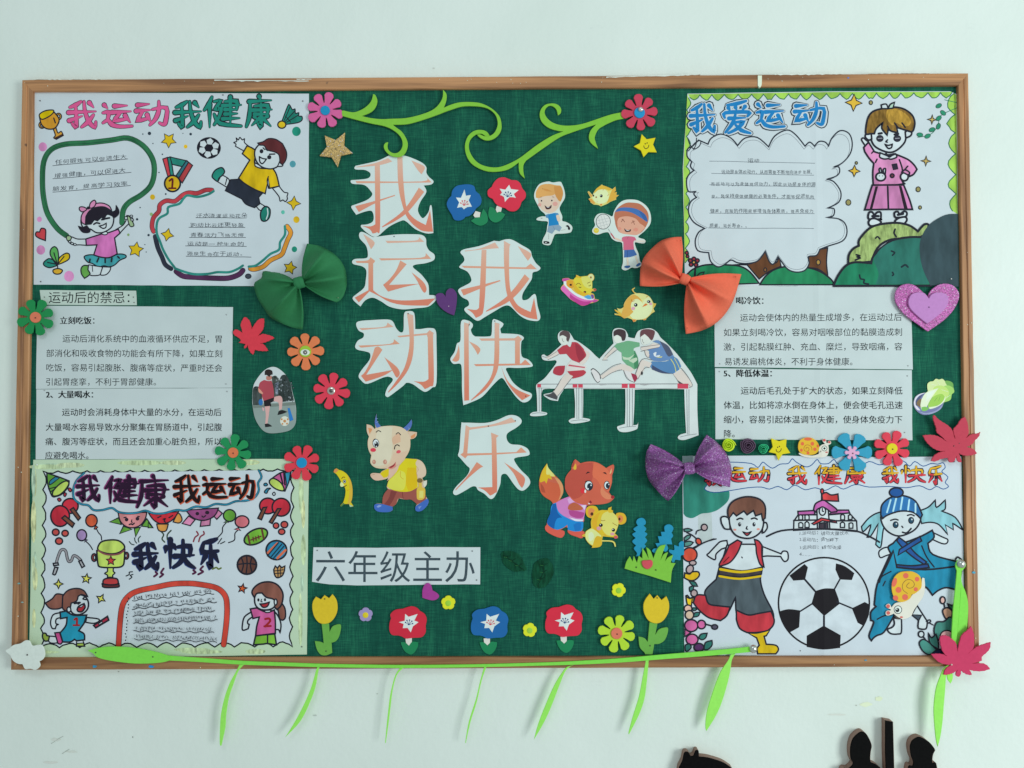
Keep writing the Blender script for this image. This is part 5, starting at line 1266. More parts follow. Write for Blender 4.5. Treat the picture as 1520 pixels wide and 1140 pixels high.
tulip('yellow tulip at the bottom right, leaning beside the lime daisy', '1322,105! 1350,138! 1382,112! 1400,160 1395,220 1360,275 1315,293 1265,275 1235,225 1230,170 1245,130 1272,95! 1298,130!', '1270,285! 1325,285! 1308,370! 1330,335 1360,322 1392,322 1390,360 1370,405 1335,428 1302,430! 1290,500! 1240,498! 1235,485 1205,450 1197,380! 1235,390 1258,415!', F(680, 860, 340), ((975.5, 887.5), (965, 958.5)))
# trumpet flowers
def trumpet(label, fr, petal, stem, leaves, star, c, c2, cx, cy, rot=0):
    t = thing('trumpet_flower', label, 'flower cutout', cx, cy, .0088, 'printed trumpet flower cutouts')
    slab('stem', pts_of(stem, fr, 2), .0084, .0094, mat('c4ccc8', 'print'), t); slab('leaves', pts_of(leaves, fr, 4), .0086, .0096, mat('1a7a50', 'print'), t); slab('petals', pts_of(petal, fr, 4), .0096, .0108, mat(c, 'print'), t)
    k = Ink(z=.01085); sp = pts_of(star, fr, 2); k.poly(sp, 'd0d6d8'); mx_ = sum(a for a, _ in sp) / len(sp) + 1 * math.sin(rot); my = sum(b_ for _, b_ in sp) / len(sp)
    bx_, by_ = mx_ - 1.5 * math.sin(rot), my + 3.5
    for i in range(5):
        a = math.radians(-75 + 32 * i + 20) + rot; r = 7 if i not in (0, 4) else 6; x, y = bx_ + r * math.sin(a), by_ - r * math.cos(a); k.line([(bx_, by_), (x, y)], .7, c2); k.ell(x, y, 1.1, 1.1, c2)
    k.ell(bx_, by_ - .4, 1.6, 1.1, c2); k.build('stamen_print', t); return t
T5 = F(650, 250, 160)
trumpet('blue trumpet flower cutout at the top, left of the red one', T5, '440,225 510,250 535,320 590,370 615,440 600,510 540,560! 510,610 450,665 390,680! 350,720 290,735 230,720 195,650 145,570 125,500 150,430 190,390! 205,310 260,250 340,230', '530,600! 500,660! 520,690! 590,690! 600,620!', '640,565! 690,640 705,710 690,765 620,805 550,795 465,740! 530,695 595,688!', '375,295! 395,385! 465,375! 435,450! 480,540! 415,545 365,578! 335,545 270,557! 300,480! 255,410! 325,415!', '185c9c', 'b84a58', 689, 303)
trumpet('red trumpet flower cutout at the top, right of the blue one', T5, '930,125 990,145 1040,165! 1110,170 1160,210 1190,280 1235,340 1235,410 1180,470! 1150,550 1090,600 1010,600 950,560! 870,535 810,490 775,430! 710,390 705,310 760,260! 790,200 850,140', '830,525! 905,545! 890,610! 835,625! 815,580!', '730,540! 790,560 830,625! 880,610 950,650! 900,720 830,760 760,745 715,680 715,600', '1005,230! 1030,290! 1140,305! 1070,360! 1100,415! 1010,405 945,475! 930,400 875,375! 905,340! 870,285! 950,300!', 'c22e46', '2a4a7a', 752, 290)
T7 = F(440, 850, 240)
tp = '1075,317 1130,330 1160,360! 1205,390 1225,440 1215,500 1215,560 1180,605 1110,612! 1080,615 1030,620 990,600 955,590! 900,585 875,545 875,480 890,430! 885,390 930,350 1000,340!'
tstem = '1025,620! 1085,612! 1085,660! 1055,688! 1030,660!'; tl = '980,655! 1020,655 1058,688! 1090,650 1145,655! 1140,700 1110,750 1075,770 1030,750 1000,710'
tstar = '1022,387! 1055,415! 1140,388! 1108,450! 1148,466! 1095,505! 1075,562! 1045,520! 1000,522! 1008,482! 962,466! 1018,452!'
trumpet('red trumpet flower cutout on the bottom row, nearest the left tulip', T7, tp, tstem, tl, tstar, 'b8283e', '2a4a7a', 611, 930)
def sh(s, dx): return ' '.join('%g,%s' % (float(a.split(',')[0]) + dx * 6.3333, a.split(',')[1]) for a in s.split())
trumpet('blue trumpet flower cutout on the bottom row', F(440, 850, 240), sh(tp, 121.2), sh(tstem, 116), sh(tl, 117), sh(tstar, 121), '1b5e9e', 'b84a58', 728, 930)
trumpet('red trumpet flower cutout on the bottom row, nearest the lime daisy', F(440, 847.5, 240), sh(tp, 231.5), sh(tstem, 230), sh(tl, 231), sh(tstar, 231.5), 'c02c42', '2a4a7a', 841, 930)
# two dark leaves
for lab, s, v in (('dark green leaf on the cloth, right of the grey lettering strip', '745,820 755,818 765,820 773,826 779,838 781,846 772,848 762,848 752,842 746,833', '748,824 760,833 778,846'), ('dark green leaf on the cloth, leaning right of the other dark leaf', '791,846 794,836 803,830 812,829 820,838 822,848 818,860 808,872 795,871 790,860', '806,832 806,850 798,870')):
    p = pts_of(s, None, 4); cx = sum(a for a, _ in p) / len(p); cy = sum(b_ for _, b_ in p) / len(p)
    t = thing('cloth_leaf', lab, 'leaf', cx, cy, .0085, 'dark green cloth leaves'); p2_ = [(x + random.uniform(-.5, .5), y + random.uniform(-.5, .5)) for x, y in p]
    V = [P(cx, cy, .0115)] + [P(x, y, .0092) for x, y in p2_]; n = len(p2_); mesh('leaf_blade', V, [[0, i + 1, (i + 1) % n + 1][::-1] for i in range(n)], mat('0f4430', 'pencil'), parent=t, smooth=False)
    k = Ink(z=.0116); k.line(pts_of(v, None, 4, False), .9, '0a2c20'); q = pts_of(v, None, 4, False)
    for i in (2, 4, 6): k.line([q[i], (q[i][0] + 6, q[i][1] - 4)], .6, '0a2c20'); k.line([q[i], (q[i][0] - 5, q[i][1] - 1)], .6, '2c6a3c')
    k.build('veins', t)

# ================================================================ foam bows
def bow(label, fr, knot, wings, h, kind, rknot, hk=.03, amp=.021, zb=.0132, folds=2.5, tape=None):
    kx, ky = fr[0] + knot[0] / fr[2], fr[1] + knot[1] / fr[2]; t = thing('foam_bow', label, 'bow', kx, ky, zb - .002)
    for wi, (edge, (ax, ay), (bx, by), ph) in enumerate(wings):
        E_ = pts_of(edge, fr, 6, False); nv = 44; L_ = [0]
        for i in range(1, len(E_)): L_.append(L_[-1] + math.dist(E_[i], E_[i - 1]))
        nu = 14; V, fs = [], []
        for j in range(nv + 1):
            s = L_[-1] * j / nv; i = max(0, min(len(E_) - 2, next((q for q in range(len(L_) - 1) if L_[q + 1] >= s), len(E_) - 2))); f_ = (s - L_[i]) / ((L_[i + 1] - L_[i]) or 1)
            ex, ey = E_[i][0] + (E_[i + 1][0] - E_[i][0]) * f_, E_[i][1] + (E_[i + 1][1] - E_[i][1]) * f_; v = j / nv
            k0x, k0y = fr[0] + (ax + (bx - ax) * v) / fr[2], fr[1] + (ay + (by - ay) * v) / fr[2]
            for i2 in range(nu + 1):
                u = i2 / nu; side = math.sin(math.pi * u) * .045 * (2 * v - 1)
                x, y = k0x + (ex - k0x) * u, k0y + (ey - k0y) * u
                dx, dy = ex - k0x, ey - k0y; x -= dy * side * (1 if wi == 0 else 1) * SGN[wi]; y += dx * side * SGN[wi]
                pl = 1 - 2 * abs(math.sin(math.pi * folds * v + ph / 2)) ** .8
                z = zb + .004 * (1 - u) * u * 4 + .0015 + (hk - .006 - .0015) * (1 - u) ** .8 * .62 + amp * pl * (u ** .55) * (1 - u) ** .55 * 1.15 + amp * .9 * math.sin(math.pi * u) ** .8 * math.sin(math.pi * v) + .0025 * (pl + 1) * u * (.3 + .7 * math.sin(math.pi * v))
                V.append(P(x, y, z))
        for j in range(nv):
            for i2 in range(nu): a = j * (nu + 1) + i2; fs.append([a, a + 1, a + nu + 2, a + nu + 1])
        o = mesh('wing', V, fs, mat(h, kind), parent=t, smooth=True)
        sm = o.modifiers.new('solid', 'SOLIDIFY'); sm.thickness = .0016; sm.offset = 0
    V, fs = [], []; c = P(kx, ky, hk); r = rknot * .00103; nu, nv = 16, 8; an = math.atan2(-(wings[1][1][1] + wings[1][2][1] - 2 * knot[1]), wings[1][1][0] + wings[1][2][0] - 2 * knot[0])
    for i in range(nu):
        a = 2 * math.pi * i / nu
        for j in range(nv + 1):
            q = (j / nv - .5) * 2; bl_ = 1 - .12 * q * q + .03 * math.sin(7 * q + a)
            lx, lz, ly = q * r * .85, math.cos(a) * r * bl_, math.sin(a) * .0075 * bl_
            V.append(c + Vector((lx * math.cos(an) - lz * math.sin(an), ly - .001, lx * math.sin(an) + lz * math.cos(an))))
    for i in range(nu):
        for j in range(nv): a, b_ = i * (nv + 1) + j, ((i + 1) % nu) * (nv + 1) + j; fs.append([a, a + 1, b_ + 1, b_])
    fs.append([i * (nv + 1) for i in range(nu)]); fs.append([i * (nv + 1) + nv for i in range(nu)][::-1])
    mesh('knot', V, fs, mat(h, kind), parent=t, smooth=True); return t
SGN = (1, 1)
t = bow('green foam bow over the corner of the skipping girl poster', F(340, 350, 200), (795, 530), [('830,1055 700,1030 560,970 460,910 400,820 325,700 285,550 340,500 375,470 385,405 470,410 570,425', (790, 575), (740, 510), .6), ('880,90 1000,110 1120,165 1230,250 1300,360 1322,480 1318,600 1270,710 1210,750', (820, 480), (855, 560), 2.4)], '276f47', 'foam', 9)
for q in ((393, 411.5), (470.5, 371), (502, 442)): pin(t, *q, .019, .9, '6a8a6a')
t = bow('orange foam bow overlapping the corner of the pink uniform poster', F(930, 330, 320), (408, 402), [('95,448 95,400 100,330 125,250 180,185 250,130 330,106 388,103', (385, 425), (385, 375), 1.2), ('808,365 785,450 745,560 690,650 620,715 520,765 418,787', (440, 395), (428, 430), 1.2)], (.95, .165, .085, 1), 'foam', 8)
for q in ((1092, 411), (1081, 437), (1020, 487), (1010, 357)): pin(t, *q, .0185, .9, 'a04a30')
t = bow('glittery purple foam bow over the corner of the big football poster', F(940, 630, 240), (522, 412), [('330,720 270,670 210,600 150,520 120,420 118,330 130,250 165,185', (490, 450), (478, 375), .2), ('690,97 760,150 830,220 890,310 920,420 915,510 905,590', (562, 375), (575, 440), 2.6)], '7a4c8c', 'glitter', 9)

# ================================================================ rolled paper roses
def rose(label, cx, cy, r, h, turns, seed):
    t = thing('paper_rose', label, 'paper rose', cx, cy, .009, 'rolled paper roses'); rr = random.Random(seed)
    slab('base', disc(cx, cy, r * .96, 16), .0095, .0115, mat(h, 'foam'), t)
    V, fs = [], []; n = int(turns * 16)
    for i in range(n + 1):
        u = i / n; a = u * turns * 2 * math.pi; q = r * (.1 + .9 * u) * (1 + .07 * math.sin(3 * a + seed) * u); hz = .0185 - .005 * u + rr.uniform(-.0006, .0006)
        for (dr, z) in ((0, .0105), (0.2, hz), (1.0, hz - .0003), (1.25, .0105)): V.append(P(cx + (q + dr) * math.cos(a), cy + (q + dr) * math.sin(a), z))
    for i in range(n):
        for j in range(3): b_ = 4 * i + j; fs.append([b_, b_ + 1, b_ + 5, b_ + 4])
    mesh('rolled_strip', V, fs, mat(h, 'foam'), parent=t, smooth=False)
rose('lime yellow rolled paper rose beside the purple glitter bow', 1081.5, 661, 9.6, 'b4e034', 3, 1)
rose('dark purple rolled paper rose between the lime and the green ones', 1110.5, 661.5, 11.4, '5a4a62', 3.6, 2)
rose('small sea green rolled paper rose touching the smiling star', 1133, 666.5, 7.2, '2bab7a', 3, 3)

# ================================================================ white flower at the corner
cut('white_flower', 'plain white foam flower on the bottom left corner of the frame', 'flower', '50,800 85,775 125,745 190,730 235,702 275,708 300,750 345,745! 390,745 415,790 420,840 400,880 365,900! 375,940 335,978 285,968 235,970 210,925! 165,920 120,890 95,840!', 'c0d4d2', .0196, .0018, F(0, 840, 240), kind='foam')
pin(bpy.data.objects['white_flower'], 40.5, 972, .0216, 1.2)

# ================================================================ black relief figures on the wall below
def relief(label, fr, s, s2=None, cat='relief figure'):
    p = pts_of(s, fr, 4); cx = sum(a for a, _ in p) / len(p); cy = max(b_ for _, b_ in p)
    t = thing('wall_relief', label, cat, cx, cy, 0); slab('board_edge', p, -.001 + .0012, .0125, mat('7a6c64', 'paper'), t); slab('black_face', [(cx + (x - cx) * .995, y + .3) for x, y in p], .0124, .0142, mat((.006, .005, .005, 1), 'text'), t, bev=.0006)
relief('black wall relief with two small ears at the bottom edge', F(990, 920, 300), '90,1110! 115,1060 130,1000 160,995 180,1025! 200,1020 215,985 238,985 240,1030! 300,1035 360,1050 430,1075 490,1115! 520,1300! 60,1300!')
relief('black wall relief of a head and shoulders, left of the upright bar', F(1200, 960, 320), '300,690 320,640 370,600 405,610 435,660 447,700 440,740 437,790 445,815 480,830 515,860 560,920! 565,1300! 200,1300! 230,900 285,858 315,825 300,790 295,740')
relief('black upright bar relief between the two head reliefs', F(1200, 960, 320), '543,520! 597,530! 600,640 607,900! 610,1300! 568,1300! 545,800 543,640', cat='relief bar')
relief('black wall relief of a head facing right, under the lime leaf', F(1200, 960, 320), '720,690 735,660 770,638 800,640 850,670 885,710 895,730! 880,760 875,800 880,820 910,860 940,1300! 700,1300! 700,880 735,840 740,810 725,770 718,720')
# ================================================================ printed figure cutouts
def sticker(name, label, cat, fr, outline, txt, base='b9cfcd', zb=.0085, th=.0007, group=None, extra=None):
    p = pts_of(outline, fr, 4); cx = sum(a for a, _ in p) / len(p); cy = sum(b_ for _, b_ in p) / len(p)
    t = thing(name, label, cat, cx, cy, zb - .0003, group)
    slab('paper', p, zb, zb + th, mat(base, 'print'), t)
    k = Ink(fr, zb + th + 5e-5, 'print'); k.run(txt)
    if extra: k.run(extra[1], extra[0])
    k.build('print', t); return t
B6 = F(780, 250, 200)
sticker('boy_cutout', 'cutout of fair haired boy in blue top running, right of the red trumpet flower', 'figure cutout', B6,
 '255,147 310,158 390,150 415,180 440,250 445,330 400,410 385,460 415,540 415,590 460,605 510,635 530,670 515,715 480,728 420,735 340,740 315,780 280,860 220,862 190,840 200,790 235,720 245,650 250,600 180,592 125,580 140,555 190,540 225,540 215,510 170,470 130,400 98,325 110,250 160,175', '''
F d8b8a8 135,320! 160,430 200,480 270,505 340,480 385,410 395,340! 330,280 200,290
F c89a5a 118,330! 120,260 170,190 260,175 350,190 400,200 425,280 400,370 380,365 355,330 330,290! 300,305 240,310 190,320 150,335
F b98848 320,200! 400,200! 425,280 400,370! 375,365! 345,320! 330,270
F b98848 190,225! 250,235 300,260! 230,255
F 8a6a3a 185,215! 200,240! 190,232
C 2a2a30 0 181,365,9,10
C 2a2a30 0 297,362,9,10
C d89890 0 335,400,28,24
C d89890 0 160,410,20,20
F 3a2228 215,415! 255,435 295,410! 290,445 260,462 230,455
F e0e4e0 228,425! 255,437 285,425! 255,443
L 6a4a3a .6 160,325 185,322
L 6a4a3a .6 300,320 325,325
F 1878b4 245,520! 290,510 335,500! 365,590! 375,640 310,645 258,655! 262,590
F 4a84b0 225,525! 262,512! 255,560! 232,555!
F 4a84b0 330,500! 365,505 380,525! 355,545!
F d8b8a8 345,530! 375,520! 395,575 385,600! 360,590
F 7896ac 258,650! 375,635! 410,665! 385,712! 335,690! 300,738! 245,715!
L 5a7890 .6 310,650 330,690
F 1c1c22 205,830 210,820 262,825 270,845 240,850 208,845
F 1c1c22 455,650 480,640 505,675 495,695 480,685 478,665
F c8ccd0 222,832 245,838 225,842
C 3a3a3a 0 182,561,12,3
L 9aa6a8 .5 262,735 262,800
L 9aa6a8 .5 400,700 450,690
''')
sticker('girl_cutout', 'cutout of curly haired child with blue headband swinging a tennis racket', 'figure cutout', B6,
 '1190,350 1280,365 1370,430 1412,520 1410,620 1350,700 1275,765 1290,785 1340,800 1355,825 1335,845 1290,842 1235,835 1245,890 1275,960 1290,1040 1310,1080 1290,1110 1240,1125 1200,1118 1160,1140 1120,1150 1085,1125 1100,1060 1100,960 1095,880 1085,835 1020,820 975,790 950,745 930,720 880,725 840,740 800,745 760,725 755,690 785,640 775,580 810,520 870,505 930,520 980,540 1000,480 1050,400 1110,360', '''
F a56a52 1010,600! 1000,540 1015,480 1060,430 1130,390 1200,385 1290,400 1350,450 1385,510 1385,600 1330,700 1250,750 1130,735 1060,720 1020,650
F c99a86 1035,600! 1060,555 1150,540 1240,565 1290,620! 1345,660 1320,700 1260,750 1160,745 1080,730 1045,690
F 3a68a8 1005,500! 1050,450 1150,440 1260,460 1350,520 1380,590! 1370,605! 1290,550 1200,500 1100,480 1020,490
F 2f5a98 1280,480! 1350,520 1380,590! 1340,585!
L 6a3a30 .8 1080,605 1100,580 1118,605
L 6a3a30 .8 1195,620 1215,600 1230,635
L 6a3a30 .7 1085,575 1105,572
L 6a3a30 .7 1205,590 1235,598
F 3a2228 1112,675! 1150,695 1190,685! 1185,710 1150,718 1125,710
F e0e4e0 1122,683! 1150,698 1182,692! 1150,705
C c88878 0 1060,680,22,18
C c88878 0 1245,690,26,20
C c0cccc .8 878,600,80,85,.2
L 8a9ca0 .35 820,540 860,680
L 8a9ca0 .35 850,525 900,682
L 8a9ca0 .35 880,520 930,660
L 8a9ca0 .35 810,590 940,560
L 8a9ca0 .35 810,625 950,590
L 8a9ca0 .35 830,655 945,625
L 8a9ca0 .8 932,680 970,735
L a84858 1.7 965,735 1005,790
F d8b8a8 1000,780! 1030,785 1090,810! 1085,825! 1020,805!
C c8b840 0 799,700,30,30
L e0dc90 .5 780,690 800,705 820,690
F b8607e 1088,785! 1110,770 1165,765 1230,775 1250,810! 1220,825 1225,915! 1105,920! 1105,830! 1090,820!
L 8a4058 .6 1160,770 1150,790
F d8c8c0 1240,815! 1330,812 1345,828 1300,832 1235,825!
F 3a62a0 1115,920! 1225,915! 1258,975! 1180,1000 1112,1005!
L 27466f .6 1150,925 1150,1000
F d8c0b0 1140,1010! 1160,1008! 1165,1095! 1145,1095!
F d8c0b0 1235,990! 1250,985! 1275,1070! 1262,1078!
F 2f5a90 1115,1115 1130,1098 1175,1095 1180,1112 1150,1125
F 2f5a90 1245,1100 1265,1075 1295,1065 1300,1080 1270,1105
''')
sticker('chick_cutout', 'cutout of round yellow chick with spread wings, above the tennis child', 'figure cutout', B6,
 '865,180! 880,195 940,215 980,235! 1015,205! 1020,250! 1000,270 1030,265! 1025,300! 1055,300! 1020,330! 1025,350! 960,375 920,400 850,428! 820,412 770,408! 730,380! 745,370! 710,345! 735,330! 700,265! 715,255! 755,300! 790,240 830,205', '''
F e6dca8 760,300 790,250 830,225 900,240 940,300 920,370 850,400 790,380 760,340
F e0a83c 770,290! 790,240 830,205 865,190 940,215 980,240! 940,250 920,240 880,235 820,245
F e8a040 980,240! 1015,210! 1018,250 1000,270! 1028,268! 1022,300! 1050,302! 1018,330! 1020,348! 960,372 915,395! 940,340 960,280
F e89848 705,265! 715,262! 755,310! 740,330! 
F e89848 712,345! 745,340! 790,395! 770,402! 735,378!
F c87838 840,400! 870,398! 852,425!
C 2a2024 0 766,306,10,12
C 2a2024 0 855,310,16,18
C 8a4a28 0 798,324,9,9
C f0f0e8 0 850,304,5,5
L b87830 .6 870,245 885,240
L b87830 .6 925,310 940,290
L b87830 .5 805,375 815,372
''', base='e3c878')
B7 = F(820, 390, 160)
sticker('chick_cutout', 'cutout of round yellow chick with curled feather, below the orange bow wing', 'figure cutout', B7,
 '1165,435! 1130,400 1120,375 1160,348! 1165,360! 1142,380 1155,410 1185,430! 1240,430 1310,445 1370,480 1405,530 1425,570! 1465,575! 1450,610 1425,645! 1445,690! 1405,710! 1370,745 1325,785! 1320,805! 1290,812! 1280,800! 1190,805! 1170,830! 1140,835! 1125,800! 1060,775! 1010,785! 960,750 880,735! 875,715! 940,720! 885,680! 875,655! 930,680! 910,640! 960,650 1005,625! 1010,580 1050,510 1110,455', '''
F e8dcaa 1110,560 1200,470 1300,460 1380,500 1410,580 1400,680 1330,770 1230,800 1140,790 1090,740! 1140,690 1100,640
F e2d08c 1165,440 1240,433 1310,448 1365,480! 1300,520 1270,580! 1240,520 1190,470
F e2a04c 1005,625! 1030,550 1080,485 1150,450! 1200,470 1250,520 1270,560! 1200,510 1140,530 1110,580 1110,650 1140,690! 1090,745! 1040,770! 1010,785! 960,750! 980,700
F e8a83c 880,660! 960,700! 985,760! 890,730! 940,722! 885,680
F c87a3c 1130,800! 1180,800! 1165,828! 1140,832!
F c87a3c 1285,795! 1320,788! 1315,805! 1292,808!
F d8b040 1425,572! 1460,578! 1425,640!
F c87838 1265,625! 1310,575 1345,590! 1320,605
C 26222a 0 1175,595,26,26
C 26222a 0 1358,548,26,20
C e8e8e0 0 1168,590,9,9
C e8e8e0 0 1350,545,8,8
C d89ab0 0 1140,645,28,24
C d89ab0 0 1385,580,22,18
L a86a30 .7 1115,515 1120,545 1160,535
L a86a30 .7 1320,485 1345,475
L c8a040 .7 1160,430 1128,390 1155,355
''', base='e4c070')
sticker('bear_cutout', 'cutout of yellow bear sleeping in a pink bath tub', 'figure cutout', B7,
 '140,240 150,222 220,215 260,235! 300,235 330,200! 335,170! 360,180! 400,200 440,190 495,185! 520,160 560,157 588,190 585,235 560,260! 560,320 560,370! 600,362 622,380 600,400 560,400! 540,425! 580,440 595,480 600,512! 650,520 640,540 590,560 520,575! 470,600 410,605 350,570 260,520 180,440 125,385 120,350 150,310 165,280', '''
F b04c98:ink 135,250! 150,225 215,218 260,235! 200,250 170,280!
F c868b0 160,315! 230,390 330,460 440,510 560,520! 600,500! 585,540 520,575 470,600 410,603 340,565 250,510 180,440 128,385 125,350
F a83c88 250,440! 330,500 440,545 560,540! 500,590 410,603 330,560 250,500
F d0d8e0 160,260! 200,270 240,340 320,420 420,470 520,500 585,510! 570,470! 580,525! 480,522 380,490 280,430 200,350 160,300
F 4a9cd0:ink 440,480! 500,455 540,465! 555,510! 500,512
F 6a4a90 540,450! 575,450 590,490! 560,510!
F dc9430 200,270 230,248 290,250! 310,300 290,350 250,358 210,330 195,300
C 3a2420 0 258,312,18,16
F e0c03c 300,240 330,205 400,195 500,190 550,230 562,300 560,370! 545,400! 530,430 460,445 400,440 340,410 310,360 295,300
F d8cc6c 400,200! 500,190! 550,230! 558,300 550,360 480,350 430,300
F dda82c 300,250! 340,330 400,400 480,430 520,435! 460,465 380,440 310,370
F e0d098 500,190! 525,165 560,162 583,195 578,235 555,255!
C 8a6a30 0 542,207,14,16
F d8a428 330,205! 335,175! 365,200! 400,195! 415,215! 370,210
C 3a2a24 0 458,412,20,14
C c85a3c 0 450,418,10,6
C 9c4c4c 0 600,380,22,16
L 6a4a28 .8 335,310 365,288 402,310
L 6a4a28 .8 490,290 535,270
L 5a4020 .9 370,340 395,352 405,340
L 5a4020 .9 510,325 530,325 540,312
F b04c98:ink 560,540! 600,518! 645,522! 635,540 580,562!
''', base='d9b04c', zb=.0085)
H1 = F(780, 470, 280)
ht = sticker('hurdler_cutout', 'large cutout of three athletes jumping hurdles in red, green and blue kit', 'figure cutout', H1,
 '305,112 345,120 370,150 390,185! 440,210 520,270 560,310 595,340! 640,290 710,215! 700,150 710,105 750,92 800,105 825,145 830,165 880,175! 905,120 950,100 1010,95 1060,125 1090,170 1140,215 1220,300 1290,390 1340,460 1385,545! 1385,750 1395,955! 1290,992 1240,990 1228,970 1250,950 1295,938! 1285,750 1280,585! 1080,582 880,588! 876,740 868,875! 900,870 908,850! 905,890 890,910 820,930 760,925 738,890 770,875 802,865! 806,720 804,582! 640,582 465,582! 465,700 462,815! 515,825 510,842 430,858 370,860 348,840 370,822 398,815! 400,700 392,580! 310,580! 300,600 275,640 262,680! 200,670 150,640! 150,625 215,610 240,580! 170,582 140,590 130,620! 130,765! 172,775 165,792 100,802 45,800 38,785 60,770 95,765! 92,640 85,570 95,540 150,500 200,440 250,370 240,350! 180,355 140,345 130,315 150,305 180,318 240,270 290,225! 265,190 262,145 280,120', '''
F 8f959c 95,542! 1310,540! 1312,546! 95,547!
L 6a747c .5 95,575 200,577
L 6a747c .5 330,577 780,577
L 6a747c .5 880,578 1230,580
L 6a747c .6 95,543 1310,540
F b84258 95,545! 125,543! 125,570! 95,570!
F b84258 380,545! 418,545! 418,572! 380,572!
F b84258 425,545! 462,545! 462,572! 425,572!
F b84258 776,540! 824,540! 824,575! 776,575!
F b84258 836,540! 884,540! 884,575! 836,575!
F b84258 1225,538! 1312,538! 1312,580! 1225,580!
F 98a2a6 590,548! 660,548! 610,555!
F 98a2a6 920,548! 1010,545! 960,556!
L 6a747c .7 110,572 112,765
L 6a747c .7 128,572 128,765
L 6a747c .7 412,575 415,825
L 6a747c .7 430,575 430,825
L 6a747c .7 455,575 457,820
L 6a747c .7 820,580 820,890
L 6a747c .7 840,580 838,885
L 6a747c .7 862,580 862,880
L 6a747c .7 1300,585 1305,950
L 6a747c .7 1318,585 1318,950
L 6a747c .6 50,785 100,775 160,780
L 6a747c .6 365,842 440,832 500,836
L 6a747c .6 755,900 820,888 890,885
L 6a747c .6 1245,970 1310,955 1380,945
F d4d4d0 270,200! 285,140 330,125 355,170 350,200 325,228 300,225
F 4f4548 275,160! 278,130 310,112 350,125 360,160 345,205! 330,190 330,165! 300,150
L 4a4a50 .6 295,175 300,195 312,205
F c9c4c0 160,330! 250,275! 270,300! 190,345!
L 5a5a60 .6 135,320 180,325 255,280
L 5a5a60 .6 180,348 268,305
F a53c4a 255,270! 300,235! 335,225! 360,245 375,205! 420,210 470,260! 490,300 475,340 440,375! 400,360 370,345 330,300! 275,305!
F 8c3040 400,215! 440,240 480,320 440,375! 410,300
F c9c4c0 470,265! 515,290 510,330 475,380 440,390! 435,370! 470,340 490,310
F cfc8c8 370,350! 440,385! 490,400 480,440! 330,450! 330,400
F b05464 350,385! 480,405! 478,415! 345,398!
F 9f3848 228,460 225,430 250,400 320,395! 310,450 280,475
F a53c4a 335,440! 470,430! 488,450 455,480 380,500! 370,480
F c9c4c0 330,455! 385,480! 340,530 290,600 255,640! 225,600! 260,560 290,500
F 46484e 150,630! 200,622 225,605! 260,645! 255,670! 200,655!
L e0e4e4 .8 155,640 255,675
L 5a5a60 .6 290,500 230,600
L 5a5a60 .6 385,480 260,640
F d4d4d0 715,200! 715,150 760,140 785,180 770,205 740,215
F 3e3238 712,160! 712,120 750,100 800,112 810,150 800,190 778,195! 770,165! 740,148
F 62a07c 790,205! 830,195 920,210! 920,240! 870,262 905,330 912,400! 880,425! 840,410 780,350! 775,290! 745,270 730,250! 715,240 740,215!
F 3f7f5c 880,270! 908,340 910,410! 880,425! 870,340
F a9c4b0 780,320! 830,330 880,300! 840,350! 790,345!
F a9c4b0 830,355! 890,330 900,350 870,375! 
F c9c4c0 735,262! 700,290 650,345 620,355! 640,320 680,275 705,245!
L 5a5a60 .6 620,350 665,350
L 5a5a60 .6 640,320 715,240
L 5a5a60 .6 655,330 740,265
F c9c4c0 780,380! 700,410 630,460 600,480! 620,500! 700,450 770,425 830,470 860,440 880,430! 840,400
L 5a5a60 .7 770,378 700,400 605,470
L 5a5a60 .7 620,502 700,450 780,428
F c4ccd0 530,430 550,420 590,455 605,490 600,520 580,530 560,505 545,470
L 2a2c30 1.2 530,430 550,420 595,460 605,500
L 2a2c30 .8 600,520 580,530 555,500 530,450
F c4ccd0 800,435 850,450 880,480 880,530! 840,510 810,470
F 8c2f48 850,455! 890,470 900,500 880,530! 865,500
L 5a5a60 .7 790,430 820,500 880,530
F d4d4d0 932,205! 930,150 970,140 1010,180 1000,210 970,225 945,225
F 5c4046 925,165! 930,115 980,100 1040,115 1035,160 1020,190 1005,185! 990,165! 960,140!
L 4a4a50 .6 940,180 945,200 955,215
F 5a80b0 1025,200! 1070,190 1130,230 1180,300! 1200,330 1150,350 1090,360 1030,355! 990,320 1000,280 970,265! 1060,245 1085,225
F 46526a 1080,195! 1150,235 1190,305! 1150,320 1110,250
F d0d4dc 1030,295! 1055,285 1050,315! 1085,310 1075,325! 1040,320
F d0c870 1050,330! 1100,320 1095,330!
F c9c4c0 930,250! 1000,230 1030,215 1080,225 1075,245 1010,260 940,270
L 5a5a60 .7 930,245 1010,235 1080,225
L 5a5a60 .7 930,280 1000,262 1075,248
F c9c4c0 960,270! 990,285 1000,320 985,328 965,300
L 5a5a60 .6 960,270 970,310 990,330 1000,310
F 4c7cac 1020,360! 1140,360 1180,320! 1225,340 1255,400! 1230,440 1190,460! 1110,450 1020,420! 1005,395
F 3a4868 1020,390! 1110,440 1190,460! 1100,455 1020,425!
L c8c860 1 1170,340 1200,390 1215,455
L c8c860 .8 1200,335 1230,390 1245,430
L d0d4dc 1.4 1195,462 1250,425
F c9c4c0 1018,375! 940,350 915,400 890,460! 905,500! 950,440 960,400 1000,410!
L 5a5a60 .7 1020,350 940,345 885,465
L 5a5a60 .7 1000,410 955,420 905,505
C 2a2c30 0 938,455,9,16
F c9c4c0 1190,462! 1255,425! 1300,480 1340,540 1335,570! 1312,540! 1245,540!
F 4a4c52 1200,470! 1240,540! 1270,540! 1225,510
L 5a5a60 .7 1255,415 1300,470 1345,550 1320,572
''', base='bccfd2')
